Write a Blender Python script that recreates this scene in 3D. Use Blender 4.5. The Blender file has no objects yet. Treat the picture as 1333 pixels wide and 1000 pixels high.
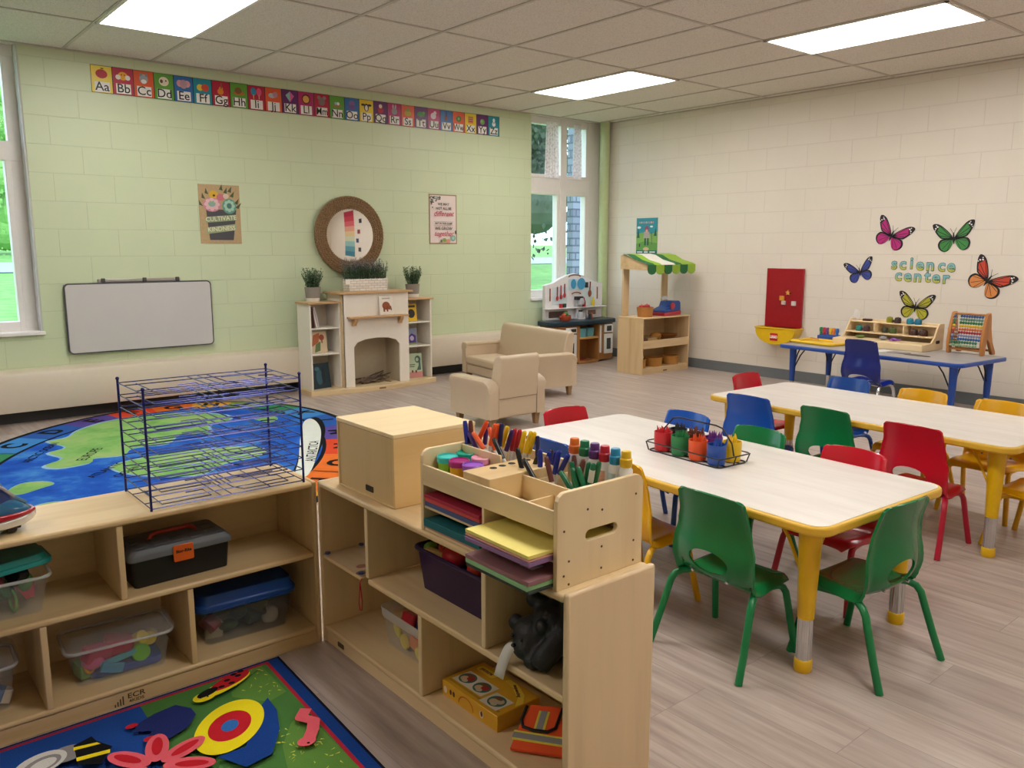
import bpy, math, random
from mathutils import Vector, Matrix, Euler
random.seed(7)
SC = bpy.context.scene
COL = SC.collection
pi = math.pi
R = math.radians

# ------------------------------------------------------------------ materials
def hx(h):
    out = []
    for i in (0, 2, 4):
        c = int(h[i:i+2], 16) / 255
        out.append(c / 12.92 if c <= .04045 else ((c + .055) / 1.055) ** 2.4)
    return tuple(out) + (1,)
MATS = {}
def newmat(name):
    m = bpy.data.materials.new(name); m.use_nodes = True
    nt = m.node_tree
    return m, nt, nt.nodes['Principled BSDF']
def nd(nt, t, **kw):
    n = nt.nodes.new(t)
    for k, v in kw.items(): setattr(n, k, v)
    return n
def coords(nt, scale=(1, 1, 1), rot=(0, 0, 0)):
    tc = nd(nt, 'ShaderNodeTexCoord'); mp = nd(nt, 'ShaderNodeMapping')
    mp.inputs['Scale'].default_value = scale; mp.inputs['Rotation'].default_value = rot
    nt.links.new(tc.outputs['Object'], mp.inputs['Vector'])
    return mp.outputs['Vector']
def mixcol(nt, fac, a, b):
    mx = nd(nt, 'ShaderNodeMix', data_type='RGBA')
    if fac is not None: nt.links.new(fac, mx.inputs['Factor'])
    for v, i in ((a, 6), (b, 7)):
        if hasattr(v, 'node'): nt.links.new(v, mx.inputs[i])
        else: mx.inputs[i].default_value = v
    return mx.outputs[2], mx
def noise(nt, vec, scale, detail=3, rough=.5):
    n = nd(nt, 'ShaderNodeTexNoise')
    n.inputs['Scale'].default_value = scale; n.inputs['Detail'].default_value = detail
    n.inputs['Roughness'].default_value = rough
    nt.links.new(vec, n.inputs['Vector'])
    return n.outputs['Fac']
def ramp(nt, fac, stops):
    r = nd(nt, 'ShaderNodeValToRGB'); e = r.color_ramp.elements
    while len(e) < len(stops): e.new(.5)
    for el, (p, c) in zip(e, stops): el.position = p; el.color = c if len(c) == 4 else tuple(c) + (1,)
    nt.links.new(fac, r.inputs['Fac'])
    return r.outputs['Color']
def bump(nt, b, h, strength=.2, dist=.002):
    n = nd(nt, 'ShaderNodeBump'); n.inputs['Strength'].default_value = strength; n.inputs['Distance'].default_value = dist
    nt.links.new(h, n.inputs['Height']); nt.links.new(n.outputs['Normal'], b.inputs['Normal'])
def dim(c, k): return (min(1, c[0]*k), min(1, c[1]*k), min(1, c[2]*k), 1)
def plain(h, rough=.45, metal=0, var=.08, scale=25, bmp=0, coat=0, emis=0):
    key = ('p', h, rough, metal, var, scale, bmp, coat, emis)
    if key in MATS: return MATS[key]
    m, nt, b = newmat('mat_' + h)
    c = hx(h)
    v = coords(nt); f = noise(nt, v, scale)
    o, _ = mixcol(nt, f, dim(c, 1 - var), dim(c, 1 + var))
    nt.links.new(o, b.inputs['Base Color'])
    b.inputs['Roughness'].default_value = rough; b.inputs['Metallic'].default_value = metal
    b.inputs['Coat Weight'].default_value = coat
    if emis:
        b.inputs['Emission Color'].default_value = c; b.inputs['Emission Strength'].default_value = emis
    if bmp: bump(nt, b, noise(nt, v, scale * 6), bmp, .003)
    MATS[key] = m
    return m
def birch(axis='x', tone='e6cda2', dark='d6b688', rough=.36):
    key = ('w', axis, tone, dark)
    if key in MATS: return MATS[key]
    m, nt, b = newmat('birch_' + axis)
    s = {'x': (1.2, 14, 14), 'y': (14, 1.2, 14), 'z': (14, 14, 1.2)}[axis]
    v = coords(nt, s)
    f = noise(nt, v, 1.0, 4, .55)
    c1 = ramp(nt, f, [(.22, hx(dark)), (.5, hx(tone)), (.8, dim(hx(tone), 1.06))])
    s2 = tuple(a * 6 for a in s)
    f2 = noise(nt, coords(nt, s2), 2, 2)
    c2, mx = mixcol(nt, f2, c1, hx(dark)); 
    mt = nd(nt, 'ShaderNodeMath', operation='MULTIPLY'); mt.inputs[1].default_value = .16
    nt.links.new(f2, mt.inputs[0]); nt.links.new(mt.outputs[0], mx.inputs['Factor'])
    nt.links.new(c2, b.inputs['Base Color'])
    b.inputs['Roughness'].default_value = rough
    bump(nt, b, f, .05, .001)
    MATS[key] = m
    return m
def clear(h='ffffff', alpha=.3, rough=.12):
    key = ('c', h, alpha, rough)
    if key in MATS: return MATS[key]
    m, nt, b = newmat('clear_' + h)
    v = coords(nt); f = noise(nt, v, 8)
    o, _ = mixcol(nt, f, dim(hx(h), .92), hx(h)); nt.links.new(o, b.inputs['Base Color'])
    b.inputs['Roughness'].default_value = rough; b.inputs['Alpha'].default_value = alpha
    MATS[key] = m
    return m
def glass_pane():
    if 'glass' in MATS: return MATS['glass']
    m = bpy.data.materials.new('window_glass'); m.use_nodes = True; nt = m.node_tree
    nt.nodes.clear()
    out = nd(nt, 'ShaderNodeOutputMaterial'); tr = nd(nt, 'ShaderNodeBsdfTransparent'); gl = nd(nt, 'ShaderNodeBsdfGlossy')
    lw = nd(nt, 'ShaderNodeLayerWeight'); fr = nd(nt, 'ShaderNodeMath', operation='MULTIPLY'); mx = nd(nt, 'ShaderNodeMixShader')
    fr.inputs[1].default_value = .09; nt.links.new(lw.outputs['Facing'], fr.inputs[0])
    gl.inputs['Roughness'].default_value = .02; tr.inputs['Color'].default_value = (.93, .97, 1, 1)
    nt.links.new(fr.outputs[0], mx.inputs[0]); nt.links.new(tr.outputs[0], mx.inputs[1]); nt.links.new(gl.outputs[0], mx.inputs[2])
    nt.links.new(mx.outputs[0], out.inputs['Surface'])
    MATS['glass'] = m
    return m

# ------------------------------------------------------------------ mesh builder
def frame(z):
    z = Vector(z).normalized()
    a = Vector((0, 0, 1)) if abs(z.z) < .95 else Vector((1, 0, 0))
    x = a.cross(z).normalized()
    return x, z.cross(x), z
class MB:
    def __init__(s): s.v = []; s.f = []; s.m = []; s.mi = 0
    def add(s, vs, fs, M=None):
        o = len(s.v)
        for p in vs:
            p = Vector(p)
            s.v.append(M @ p if M is not None else p)
        for f in fs: s.f.append([i + o for i in f]); s.m.append(s.mi)
        return s
    def mat(s, i): s.mi = i; return s
    def box(s, x0, y0, z0, x1, y1, z1, M=None):
        vs = [(x, y, z) for z in (z0, z1) for y in (y0, y1) for x in (x0, x1)]
        return s.add(vs, [(0, 2, 3, 1), (4, 5, 7, 6), (0, 1, 5, 4), (2, 6, 7, 3), (0, 4, 6, 2), (1, 3, 7, 5)], M)
    def cyl(s, p0, p1, r0, r1=None, n=14, caps=True):
        r1 = r0 if r1 is None else r1
        p0 = Vector(p0); p1 = Vector(p1); x, y, z = frame(p1 - p0)
        vs = []
        for p, r in ((p0, r0), (p1, r1)):
            for i in range(n):
                a = 2 * pi * i / n; vs.append(p + x * (r * math.cos(a)) + y * (r * math.sin(a)))
        fs = [(i, (i + 1) % n, n + (i + 1) % n, n + i) for i in range(n)]
        if caps: fs += [tuple(range(n - 1, -1, -1)), tuple(range(n, 2 * n))]
        return s.add(vs, fs)
    def tube(s, pts, r, n=8, closed=False, caps=True):
        pts = [Vector(p) for p in pts]; k = len(pts); rings = []
        rs = r if isinstance(r, (list, tuple)) else [r] * k
        x = None
        for i, p in enumerate(pts):
            if closed: t = pts[(i + 1) % k] - pts[i - 1]
            else: t = pts[min(i + 1, k - 1)] - pts[max(i - 1, 0)]
            t.normalize()
            if x is None: x, y, _ = frame(t)
            else:
                x = (x - t * x.dot(t)).normalized(); y = t.cross(x)
            rings.append([p + (x * math.cos(2 * pi * j / n) + y * math.sin(2 * pi * j / n)) * rs[i] for j in range(n)])
        return s.loft(rings, caps and not closed, closed)
    def loft(s, rings, caps=True, closed=False, ringclosed=True):
        n = len(rings[0]); k = len(rings); vs = [p for rg in rings for p in rg]; fs = []
        for i in range(k if closed else k - 1):
            a = i * n; b = ((i + 1) % k) * n
            for j in range(n if ringclosed else n - 1):
                j2 = (j + 1) % n
                fs.append((a + j, a + j2, b + j2, b + j))
        if caps: fs += [tuple(range(n - 1, -1, -1)), tuple(range((k - 1) * n, k * n))]
        return s.add(vs, fs)
    def lathe(s, prof, n=24, c=(0, 0, 0), M=None):
        c = Vector(c)
        rings = [[c + Vector((r * math.cos(2 * pi * j / n), r * math.sin(2 * pi * j / n), z)) for j in range(n)] for r, z in prof]
        if M is not None: rings = [[M @ p for p in rg] for rg in rings]
        return s.loft(rings, True)
    def prism(s, poly, h0, h1, M=None):
        n = len(poly)
        vs = [(x, y, h0) for x, y in poly] + [(x, y, h1) for x, y in poly]
        fs = [tuple(range(n - 1, -1, -1)), tuple(range(n, 2 * n))] + [(i, (i + 1) % n, n + (i + 1) % n, n + i) for i in range(n)]
        return s.add(vs, fs, M)
    def flat(s, poly, h=0, M=None):
        return s.add([(x, y, h) for x, y in poly], [tuple(range(len(poly)))], M)
    def ell(s, c, r, n=14, k=9, M=None):
        c = Vector(c); r = (r, r, r) if not isinstance(r, (tuple, list)) else r
        vs = []; fs = []
        vs.append(c - Vector((0, 0, r[2])))
        for i in range(1, k):
            a = -pi / 2 + pi * i / k
            for j in range(n):
                b = 2 * pi * j / n
                vs.append(c + Vector((r[0] * math.cos(a) * math.cos(b), r[1] * math.cos(a) * math.sin(b), r[2] * math.sin(a))))
        vs.append(c + Vector((0, 0, r[2]))); T = len(vs) - 1
        for j in range(n):
            fs.append((0, 1 + (j + 1) % n, 1 + j))
            fs.append((T, T - n + j, T - n + (j + 1) % n))
        for i in range(k - 2):
            for j in range(n):
                a = 1 + i * n; b = a + n
                fs.append((a + j, a + (j + 1) % n, b + (j + 1) % n, b + j))
        return s.add(vs, fs, M)
    def grid(s, fn, nu, nv):
        vs = [fn(i / nu, j / nv) for j in range(nv + 1) for i in range(nu + 1)]
        fs = [(j * (nu + 1) + i, j * (nu + 1) + i + 1, (j + 1) * (nu + 1) + i + 1, (j + 1) * (nu + 1) + i) for j in range(nv) for i in range(nu)]
        return s.add(vs, fs)
    def text(s, t, size, M, bold=0, align='CENTER', shear=0, sx=1):
        cu = bpy.data.curves.new('t', 'FONT'); cu.body = t; cu.size = size; cu.align_x = align; cu.align_y = 'CENTER'
        cu.offset = bold; cu.shear = shear; cu.resolution_u = 3
        ob = bpy.data.objects.new('t', cu)
        me = bpy.data.meshes.new_from_object(ob)
        s.add([(v.co.x * sx, v.co.y, v.co.z) for v in me.vertices], [tuple(p.vertices) for p in me.polygons], M)
        bpy.data.objects.remove(ob); bpy.data.curves.remove(cu); bpy.data.meshes.remove(me)
        return s
    def build(s, name, mats, parent=None, smooth=35, bevel=0, seg=2, M=None):
        me = bpy.data.meshes.new(name)
        vs = [(M @ p if M is not None else p) for p in s.v]
        me.from_pydata([tuple(p) for p in vs], [], s.f)
        mats = mats if isinstance(mats, (list, tuple)) else [mats]
        for m in mats: me.materials.append(m)
        if len(mats) > 1: me.polygons.foreach_set('material_index', s.m)
        if smooth:
            me.polygons.foreach_set('use_smooth', [True] * len(me.polygons))
            me.set_sharp_from_angle(angle=R(smooth))
        me.update()
        o = bpy.data.objects.new(name, me); COL.objects.link(o); o.parent = parent
        if bevel:
            b = o.modifiers.new('edge', 'BEVEL'); b.width = bevel; b.segments = seg; b.limit_method = 'ANGLE'; b.angle_limit = R(40)
        return o
def box(name, b, mat, parent=None, bevel=.003):
    return MB().box(*b).build(name, mat, parent, bevel=bevel)
def tag(o, label, cat, group=None, kind=None):
    o['label'] = label; o['category'] = cat
    if group: o['group'] = group
    if kind: o['kind'] = kind
    return o
def thing(name, label, cat, loc=(0, 0, 0), rz=0, group=None):
    o = bpy.data.objects.new(name, None); COL.objects.link(o)
    o.empty_display_size = .05
    o.location = loc; o.rotation_euler = (0, 0, rz)
    return tag(o, label, cat, group)
def struct(o): o['kind'] = 'structure'; return o
def dup(root, loc=None, rz=None, label=None, group=None, remat=None, rot=None):
    def cp(o, parent):
        c = o.copy(); COL.objects.link(c)
        if parent: c.parent = parent
        if remat and c.type == 'MESH':
            for sl in c.material_slots:
                if sl.material in remat:
                    nm = remat[sl.material]; sl.link = 'OBJECT'; sl.material = nm
        for ch in list(o.children): cp(ch, c)
        return c
    r = cp(root, None)
    if loc is not None: r.location = loc
    if rz is not None: r.rotation_euler = (0, 0, rz)
    if rot is not None: r.rotation_euler = rot
    if label: r['label'] = label
    if group: r['group'] = group
    return r
def rrect(x0, y0, x1, y1, r, n=6):
    pts = []
    for cx, cy, a0 in ((x1 - r, y1 - r, 0), (x0 + r, y1 - r, 90), (x0 + r, y0 + r, 180), (x1 - r, y0 + r, 270)):
        for i in range(n + 1):
            a = R(a0 + 90 * i / n); pts.append((cx + r * math.cos(a), cy + r * math.sin(a)))
    return pts
def ellp(cx, cy, a, b, n=28, rot=0):
    return [(cx + a * math.cos(t) * math.cos(rot) - b * math.sin(t) * math.sin(rot), cy + a * math.cos(t) * math.sin(rot) + b * math.sin(t) * math.cos(rot)) for t in [2 * pi * i / n for i in range(n)]]
def basis(o, x, y):
    x = Vector(x).normalized(); y = Vector(y).normalized(); z = x.cross(y)
    M = Matrix((x, y, z)).transposed().to_4x4(); M.translation = Vector(o)
    return M
T = Matrix.Translation
def on_green(x, z, off=.0): return basis((x, -off, z), (1, 0, 0), (0, 0, 1))    # faces -y
def on_white(y, z, off=.0): return basis((-off, y, z), (0, -1, 0), (0, 0, 1))   # faces -x
def boolean_cut(o, cutter):
    m = o.modifiers.new('cut', 'BOOLEAN'); m.object = cutter; m.operation = 'DIFFERENCE'; m.solver = 'EXACT'
    dg = bpy.context.evaluated_depsgraph_get(); dg.update()
    me = bpy.data.meshes.new_from_object(o.evaluated_get(dg))
    o.modifiers.clear(); o.data = me
    cm = cutter.data; bpy.data.objects.remove(cutter); bpy.data.meshes.remove(cm)

# ------------------------------------------------------------------ camera, render look
cam_d = bpy.data.cameras.new('camera'); cam = bpy.data.objects.new('camera', cam_d); COL.objects.link(cam)
SC.camera = cam
cam_d.sensor_width = 36; cam_d.lens = 1066.77 / 1333 * 36; cam_d.clip_start = .05; cam_d.clip_end = 200
cam.location = (-7.0947, -6.8386, 1.2644)
cam.rotation_euler = (R(90 - 9.416), 0, R(-39.774))
SC.view_settings.view_transform = 'Standard'
SC.view_settings.look = 'None'
SC.view_settings.exposure = 0

# ------------------------------------------------------------------ room
H = 2.679
W_X0, W_Y0 = -9.6, -8.2        # far sides of the room, behind the camera
def block_wall_mat(name, col, horiz, rowoff, bw):
    m, nt, b = newmat(name)
    tc = nd(nt, 'ShaderNodeTexCoord'); sp = nd(nt, 'ShaderNodeSeparateXYZ'); cb = nd(nt, 'ShaderNodeCombineXYZ')
    nt.links.new(tc.outputs['Object'], sp.inputs[0])
    nt.links.new(sp.outputs[horiz], cb.inputs[0]); 
    ad = nd(nt, 'ShaderNodeMath', operation='ADD'); ad.inputs[1].default_value = rowoff
    nt.links.new(sp.outputs['Z'], ad.inputs[0]); nt.links.new(ad.outputs[0], cb.inputs[1])
    br = nd(nt, 'ShaderNodeTexBrick'); br.offset = .5; br.squash = 1
    br.inputs['Scale'].default_value = 1; br.inputs['Brick Width'].default_value = bw; br.inputs['Row Height'].default_value = .2
    br.inputs['Mortar Size'].default_value = .0035; br.inputs['Mortar Smooth'].default_value = .6
    br.inputs['Color1'].default_value = (1, 1, 1, 1); br.inputs['Color2'].default_value = (.9, .9, .9, 1); br.inputs['Mortar'].default_value = (0, 0, 0, 1)
    nt.links.new(cb.outputs[0], br.inputs['Vector'])
    c = hx(col)
    v = coords(nt); f = noise(nt, v, 3, 4)
    base, _ = mixcol(nt, f, dim(c, .95), dim(c, 1.03))
    pt, mx = mixcol(nt, br.outputs['Fac'], base, dim(c, .88))
    nt.links.new(pt, b.inputs['Base Color']); b.inputs['Roughness'].default_value = .42
    inv = nd(nt, 'ShaderNodeMath', operation='SUBTRACT'); inv.inputs[0].default_value = 1
    nt.links.new(br.outputs['Fac'], inv.inputs[1])
    fine = noise(nt, v, 90, 3)
    mu = nd(nt, 'ShaderNodeMath', operation='MULTIPLY_ADD'); mu.inputs[1].default_value = .12
    nt.links.new(fine, mu.inputs[0]); nt.links.new(inv.outputs[0], mu.inputs[2])
    bump(nt, b, mu.outputs[0], .4, .005)
    return m
GREEN = block_wall_mat('green_block', 'cbd6b2', 'X', .998, .41)
WHITE = block_wall_mat('cream_block', 'e6ddd0', 'Y', .99, .43)
# green wall with two window openings
def wall_green():
    mb = MB(); th = .2
    WL = (-7.6, -5.895, .655, H); WR = (-1.133, -.02, .72, H)
    def bx(x0, x1, z0, z1): mb.box(x0, 0, z0, x1, th, z1)
    bx(W_X0, WL[0], 0, H); bx(WL[0], WL[1], 0, WL[2]); bx(WL[1], WR[0], 0, H); bx(WR[0], WR[1], 0, WR[2]); bx(WR[1], .2, 0, H)
    return struct(mb.build('wall_north', GREEN, smooth=0))
wall_green()
struct(MB().box(0, W_Y0, 0, .2, 0, H).build('wall_east', WHITE, smooth=0))
struct(MB().box(W_X0, W_Y0 - .2, 0, .2, W_Y0, H).build('wall_south', plain('d9cab6', .6), smooth=0))
struct(MB().box(W_X0 - .2, W_Y0 - .2, 0, W_X0, .2, H).build('wall_west', plain('d9cab6', .6), smooth=0))
def floor_mat():
    m, nt, b = newmat('plank_floor')
    tc = nd(nt, 'ShaderNodeTexCoord'); sp = nd(nt, 'ShaderNodeSeparateXYZ'); cb = nd(nt, 'ShaderNodeCombineXYZ')
    nt.links.new(tc.outputs['Object'], sp.inputs[0]); nt.links.new(sp.outputs['Y'], cb.inputs[0]); nt.links.new(sp.outputs['X'], cb.inputs[1])
    br = nd(nt, 'ShaderNodeTexBrick'); br.offset = .37; br.offset_frequency = 3
    br.inputs['Scale'].default_value = 1; br.inputs['Brick Width'].default_value = 1.1; br.inputs['Row Height'].default_value = .175
    br.inputs['Mortar Size'].default_value = .0012; br.inputs['Mortar Smooth'].default_value = .5
    br.inputs['Color1'].default_value = (0, 0, 0, 1); br.inputs['Color2'].default_value = (1, 1, 1, 1); br.inputs['Mortar'].default_value = (.5, .5, .5, 1)
    nt.links.new(cb.outputs[0], br.inputs['Vector'])
    # grain stretched along the planks, shifted from plank to plank
    sc = nd(nt, 'ShaderNodeVectorMath', operation='MULTIPLY_ADD')
    sc.inputs[1].default_value = (1.6, 22, 1)
    nt.links.new(cb.outputs[0], sc.inputs[0])
    sv = nd(nt, 'ShaderNodeVectorMath', operation='SCALE'); sv.inputs[3].default_value = 7
    nt.links.new(br.outputs['Color'], sv.inputs[0]); nt.links.new(sv.outputs[0], sc.inputs[2])
    f = noise(nt, sc.outputs[0], 1.3, 6, .62)
    g = ramp(nt, f, [(.28, hx('93827a')), (.5, hx('b3a399')), (.72, hx('c9bdb4'))])
    tone, mx = mixcol(nt, None, g, hx('a19289')); 
    mt = nd(nt, 'ShaderNodeMath', operation='MULTIPLY'); mt.inputs[1].default_value = .45
    nt.links.new(br.outputs['Color'], mt.inputs[0]); nt.links.new(mt.outputs[0], mx.inputs['Factor'])
    t2, mx2 = mixcol(nt, br.outputs['Fac'], tone, hx('8f8278'))
    nt.links.new(t2, b.inputs['Base Color'])
    b.inputs['Roughness'].default_value = .36
    bump(nt, b, f, .06, .001)
    return m
struct(MB().box(W_X0 - .2, W_Y0 - .2, -.1, .2, .2, 0).build('floor', floor_mat(), smooth=0))
def ceil_mat():
    m, nt, b = newmat('ceiling_tile')
    v = coords(nt); f = noise(nt, v, 120, 3, .7)
    vo = nd(nt, 'ShaderNodeTexVoronoi'); vo.inputs['Scale'].default_value = 85
    nt.links.new(v, vo.inputs['Vector'])
    sp = ramp(nt, vo.outputs['Distance'], [(.12, (0, 0, 0, 1)), (.3, (1, 1, 1, 1))])
    base = ramp(nt, f, [(.3, hx('d0c7be')), (.6, hx('e6dfd7'))])
    o, mx = mixcol(nt, sp, hx('b3a89d'), base)
    nt.links.new(o, b.inputs['Base Color']); b.inputs['Roughness'].default_value = .9
    bump(nt, b, f, .3, .004)
    return m
struct(MB().box(W_X0 - .2, W_Y0 - .2, H, .2, .2, H + .1).build('ceiling', ceil_mat(), smooth=0))
# exposed T-bar grid 0.61 x 1.22
gx = [-.12 - .61 * k for k in range(0, 16)]; gy = [-.926 - 1.22 * k for k in range(0, 6)]
mb = MB()
for x in gx:
    mb.box(x - .011, W_Y0, H - .006, x + .011, 0, H)
for y in gy:
    mb.box(W_X0, y - .011, H - .0055, 0, y + .011, H)
mb.box(-.022, W_Y0, H - .008, 0, 0, H); mb.box(W_X0, -.022, H - .008, 0, 0, H)
struct(mb.build('trim_ceiling_grid', plain('beb4a9', .5), smooth=0))
# fluorescent troffers
EM = bpy.data.materials.new('lit_diffuser'); EM.use_nodes = True
_nt = EM.node_tree; _b = _nt.nodes['Principled BSDF']
_f = noise(_nt, coords(_nt), 3); _o, _ = mixcol(_nt, _f, (1, .965, .915, 1), (1, .972, .93, 1))
_b.inputs['Base Color'].default_value = (.9, .9, .9, 1)
_nt.links.new(_o, _b.inputs['Emission Color']); _b.inputs['Emission Strength'].default_value = 15.5
lights = [(-1.645, -1.536, 'lit ceiling panel nearest the corner window'), (-1.645, -3.976, 'lit ceiling panel over the science table'),
          (-5.305, -1.536, 'lit ceiling panel above the alphabet strip beginning'), (-5.305, -3.976, 'lit ceiling panel over the storage shelves'),
          (-1.645, -6.416, 'lit ceiling panel over the room side beyond the tables'), (-5.305, -6.416, 'lit ceiling panel over the front tables'), (-8.355, -3.976, 'unseen ceiling panel added to brighten the bays of the end-on shelf')  # last panel is out of view, added to brighten the shelf bays facing it
          ]
for x, y, lb in lights:
    t = thing('ceiling_light', lb, 'ceiling light', (x, y, H), 0, 'fluorescent ceiling panels')
    a, b_ = .305, .61
    mb = MB()
    for q in ((-a, -b_, a, -b_ + .022), (-a, b_ - .022, a, b_), (-a, -b_, -a + .022, b_), (a - .022, -b_, a, b_)):
        mb.box(q[0], q[1], -.012, q[2], q[3], .0)
    mb.build('light_frame', plain('e8e4dc', .4), t, smooth=0)
    MB().box(-a + .022, -b_ + .022, -.008, a - .022, b_ - .022, -.001).build('diffuser', EM, t, smooth=0)
# baseboards
struct(MB().box(-.012, W_Y0, 0, 0, -.012, .1).build('baseboard_east', plain('6d7174', .5), smooth=0))
struct(MB().box(W_X0, -.012, 0, 0, 0, .1).build('baseboard_north', plain('2c2c2e', .5), smooth=0))
# heater cover along the green wall
mb = MB()
prof = [(0, .095), (-.12, .095), (-.125, .11), (-.125, .355), (-.115, .375), (-.09, .382), (0, .392)]
mb.loft([[(x, y, z) for y, z in prof] for x in (W_X0, -6.4, -1.45, -1.3)], True)
hm = mb.build('trim_heater_cover', plain('d8cbb8', .4, var=.03), None, smooth=30); struct(hm)
# corner pipe
struct(MB().cyl((-.075, -.07, 0), (-.075, -.07, H), .055, n=20).build('trim_corner_pipe', plain('b9c896', .3), smooth=60))
# ------------------------------------------------------------------ windows
VIN = plain('ebe6e2', .35, var=.03)
def window(name, y, rects_frame, panes):
    e = bpy.data.objects.new(name, None); COL.objects.link(e); e.location = (0, y, 0); struct(e)
    mb = MB()
    for i, (x0, x1, z0, z1, d) in enumerate(rects_frame): mb.box(x0 - i * .0004, -d - i * .0017, z0 - i * .0003, x1 + i * .0004, .05 + i * .001, z1 + i * .0003)
    mb.build('window_frame', VIN, e, bevel=.004)
    for x0, x1, z0, z1 in panes:
        MB().box(x0, .015, z0, x1, .021, z1).build('pane', glass_pane(), e, smooth=0)
    return e
x0, x1, z0, z1 = -1.133, -.12, .72, H
zt0, zt1 = 1.885, 2.035
window('window_2', .1, [(x0, x1, 2.60, z1, .02), (x0, x1, zt0, zt1, .02), (x0, x1, z0, .775, .025), (x0 - .02, x0 + .03, z0, z1, .02),
    (x1 - .07, x1 + .1, z0, z1, .02), (-.635, -.545, z0, z1, .025),
    (-.675, -.635, .775, zt0, .012), (-.235, -.19, .775, zt0, .012), (x0, -.2, .775, .80, .012), (x0, -.2, zt0 - .03, zt0, .012),
    (x0, -.2, zt1, zt1 + .03, .012), (-.235, -.19, zt1, 2.6, .012)],
    [(x0, -.635, .77, zt0), (-.545, -.19, .77, zt0), (x0, -.635, zt1, 2.6), (-.545, -.19, zt1, 2.6)])
struct(MB().box(x0 - .01, -.02, .69, -.03, .12, .722).build('trim_1', VIN, bevel=.004))
X0, X1 = -7.6, -5.895
window('window_1', .15, [(X0, X1, 2.6, H, .03), (X0, X1, 1.885, 2.02, .03), (X0, X1, .66, .73, .03), (-5.985, X1 + .0, .66, H, .02), (-6.02, -5.985, .66, 1.885, .03), (-6.9, -6.8, .66, H, .02), (X0, X0 + .08, .66, H, .02)],
    [(-6.8, -5.985, .72, 1.885), (-6.8, -5.985, 2.02, 2.6), (X0, -6.9, .72, 1.885), (X0, -6.9, 2.02, 2.6)])
struct(MB().box(X0, -.03, .635, X1 + .008, .2, .662).build('trim_2', VIN, bevel=.004))
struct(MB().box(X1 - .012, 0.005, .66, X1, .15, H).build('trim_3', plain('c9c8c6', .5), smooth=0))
# lace curtains hanging in the top panes of the corner window
def lace():
    m, nt, b = newmat('lace')
    v = coords(nt, (1, 1, 1)); vo = nd(nt, 'ShaderNodeTexVoronoi'); vo.inputs['Scale'].default_value = 40
    nt.links.new(v, vo.inputs['Vector'])
    a = ramp(nt, vo.outputs['Distance'], [(.2, (.62, .62, .62, 1)), (.6, (.9, .9, .9, 1))])
    nt.links.new(a, b.inputs['Alpha']); b.inputs['Base Color'].default_value = hx('f6f2f5'); b.inputs['Emission Color'].default_value = (.8, .85, .95, 1); b.inputs['Emission Strength'].default_value = 0; b.inputs['Roughness'].default_value = .9
    return m
LACE = lace()
for xa, xb, lb in ((-.89, -.68, 'sheer lace curtain strip in the upper left pane of the corner window'), (-.46, -.33, 'sheer lace curtain strip in the upper right pane of the corner window')):
    mb = MB()
    def cf(u, v): 
        w = (xb - xa) * (.75 + .25 * (1 - v)); xm = (xa + xb) / 2
        return Vector((xm + (u - .5) * w, .055 + .012 * math.sin(u * 30) , 2.03 + .6 * v))
    mb.grid(cf, 40, 6)
    o = mb.build('lace_curtain', LACE, smooth=180); tag(o, lb, 'curtain', 'lace curtains')
# ------------------------------------------------------------------ outdoors
def lawn_mat():
    m, nt, b = newmat('lawn')
    v = coords(nt); f = noise(nt, v, 3, 5); c = ramp(nt, f, [(.3, hx('5c9444')), (.7, hx('7fb462'))])
    nt.links.new(c, b.inputs['Base Color']); b.inputs['Roughness'].default_value = 1
    return m
def gz(y): return -.4 + .034 * max(0, y - 2)
mb = MB(); mb.add([(-60, .3, gz(0)), (60, .3, gz(0)), (60, 2, gz(2)), (-60, 2, gz(2)), (60, 60, gz(60)), (-60, 60, gz(60))], [(0, 1, 2, 3), (3, 2, 4, 5)])
o = mb.build('lawn', lawn_mat(), smooth=0); o['kind'] = 'structure'
mb = MB(); mb.add([(-60, 26, gz(26) + .03), (60, 26, gz(26) + .03), (60, 33, gz(33) + .03), (-60, 33, gz(33) + .03)], [(0, 1, 2, 3)])
struct(mb.build('road', plain('9aa3ab', .9), smooth=0))
def stone_mat():
    m, nt, b = newmat('grey_brick')
    tc = nd(nt, 'ShaderNodeTexCoord'); sp = nd(nt, 'ShaderNodeSeparateXYZ'); cb = nd(nt, 'ShaderNodeCombineXYZ')
    nt.links.new(tc.outputs['Object'], sp.inputs[0])
    ad = nd(nt, 'ShaderNodeMath', operation='ADD'); nt.links.new(sp.outputs['X'], ad.inputs[0]); nt.links.new(sp.outputs['Y'], ad.inputs[1])
    nt.links.new(ad.outputs[0], cb.inputs[0]); nt.links.new(sp.outputs['Z'], cb.inputs[1])
    br = nd(nt, 'ShaderNodeTexBrick'); br.inputs['Scale'].default_value = 1; br.inputs['Brick Width'].default_value = .3; br.inputs['Row Height'].default_value = .1
    br.inputs['Mortar Size'].default_value = .012
    br.inputs['Color1'].default_value = hx('7f8794'); br.inputs['Color2'].default_value = hx('656a78'); br.inputs['Mortar'].default_value = hx('4e5560')
    nt.links.new(cb.outputs[0], br.inputs['Vector']); nt.links.new(br.outputs['Color'], b.inputs['Base Color']); b.inputs['Roughness'].default_value = .9
    return m
struct(MB().box(1.04, 1.6, -.45, 5, 1.72, 4.5).build('wall_outside', stone_mat(), smooth=0))
LEAF = [plain('63994a', .8, var=.3, scale=4), plain('4d5a4a', .9, var=.4, scale=3), plain('8cbf6a', .8, var=.25, scale=4)]
BARK = plain('5a4a3e', .9)
rt = random.Random(3)
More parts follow.
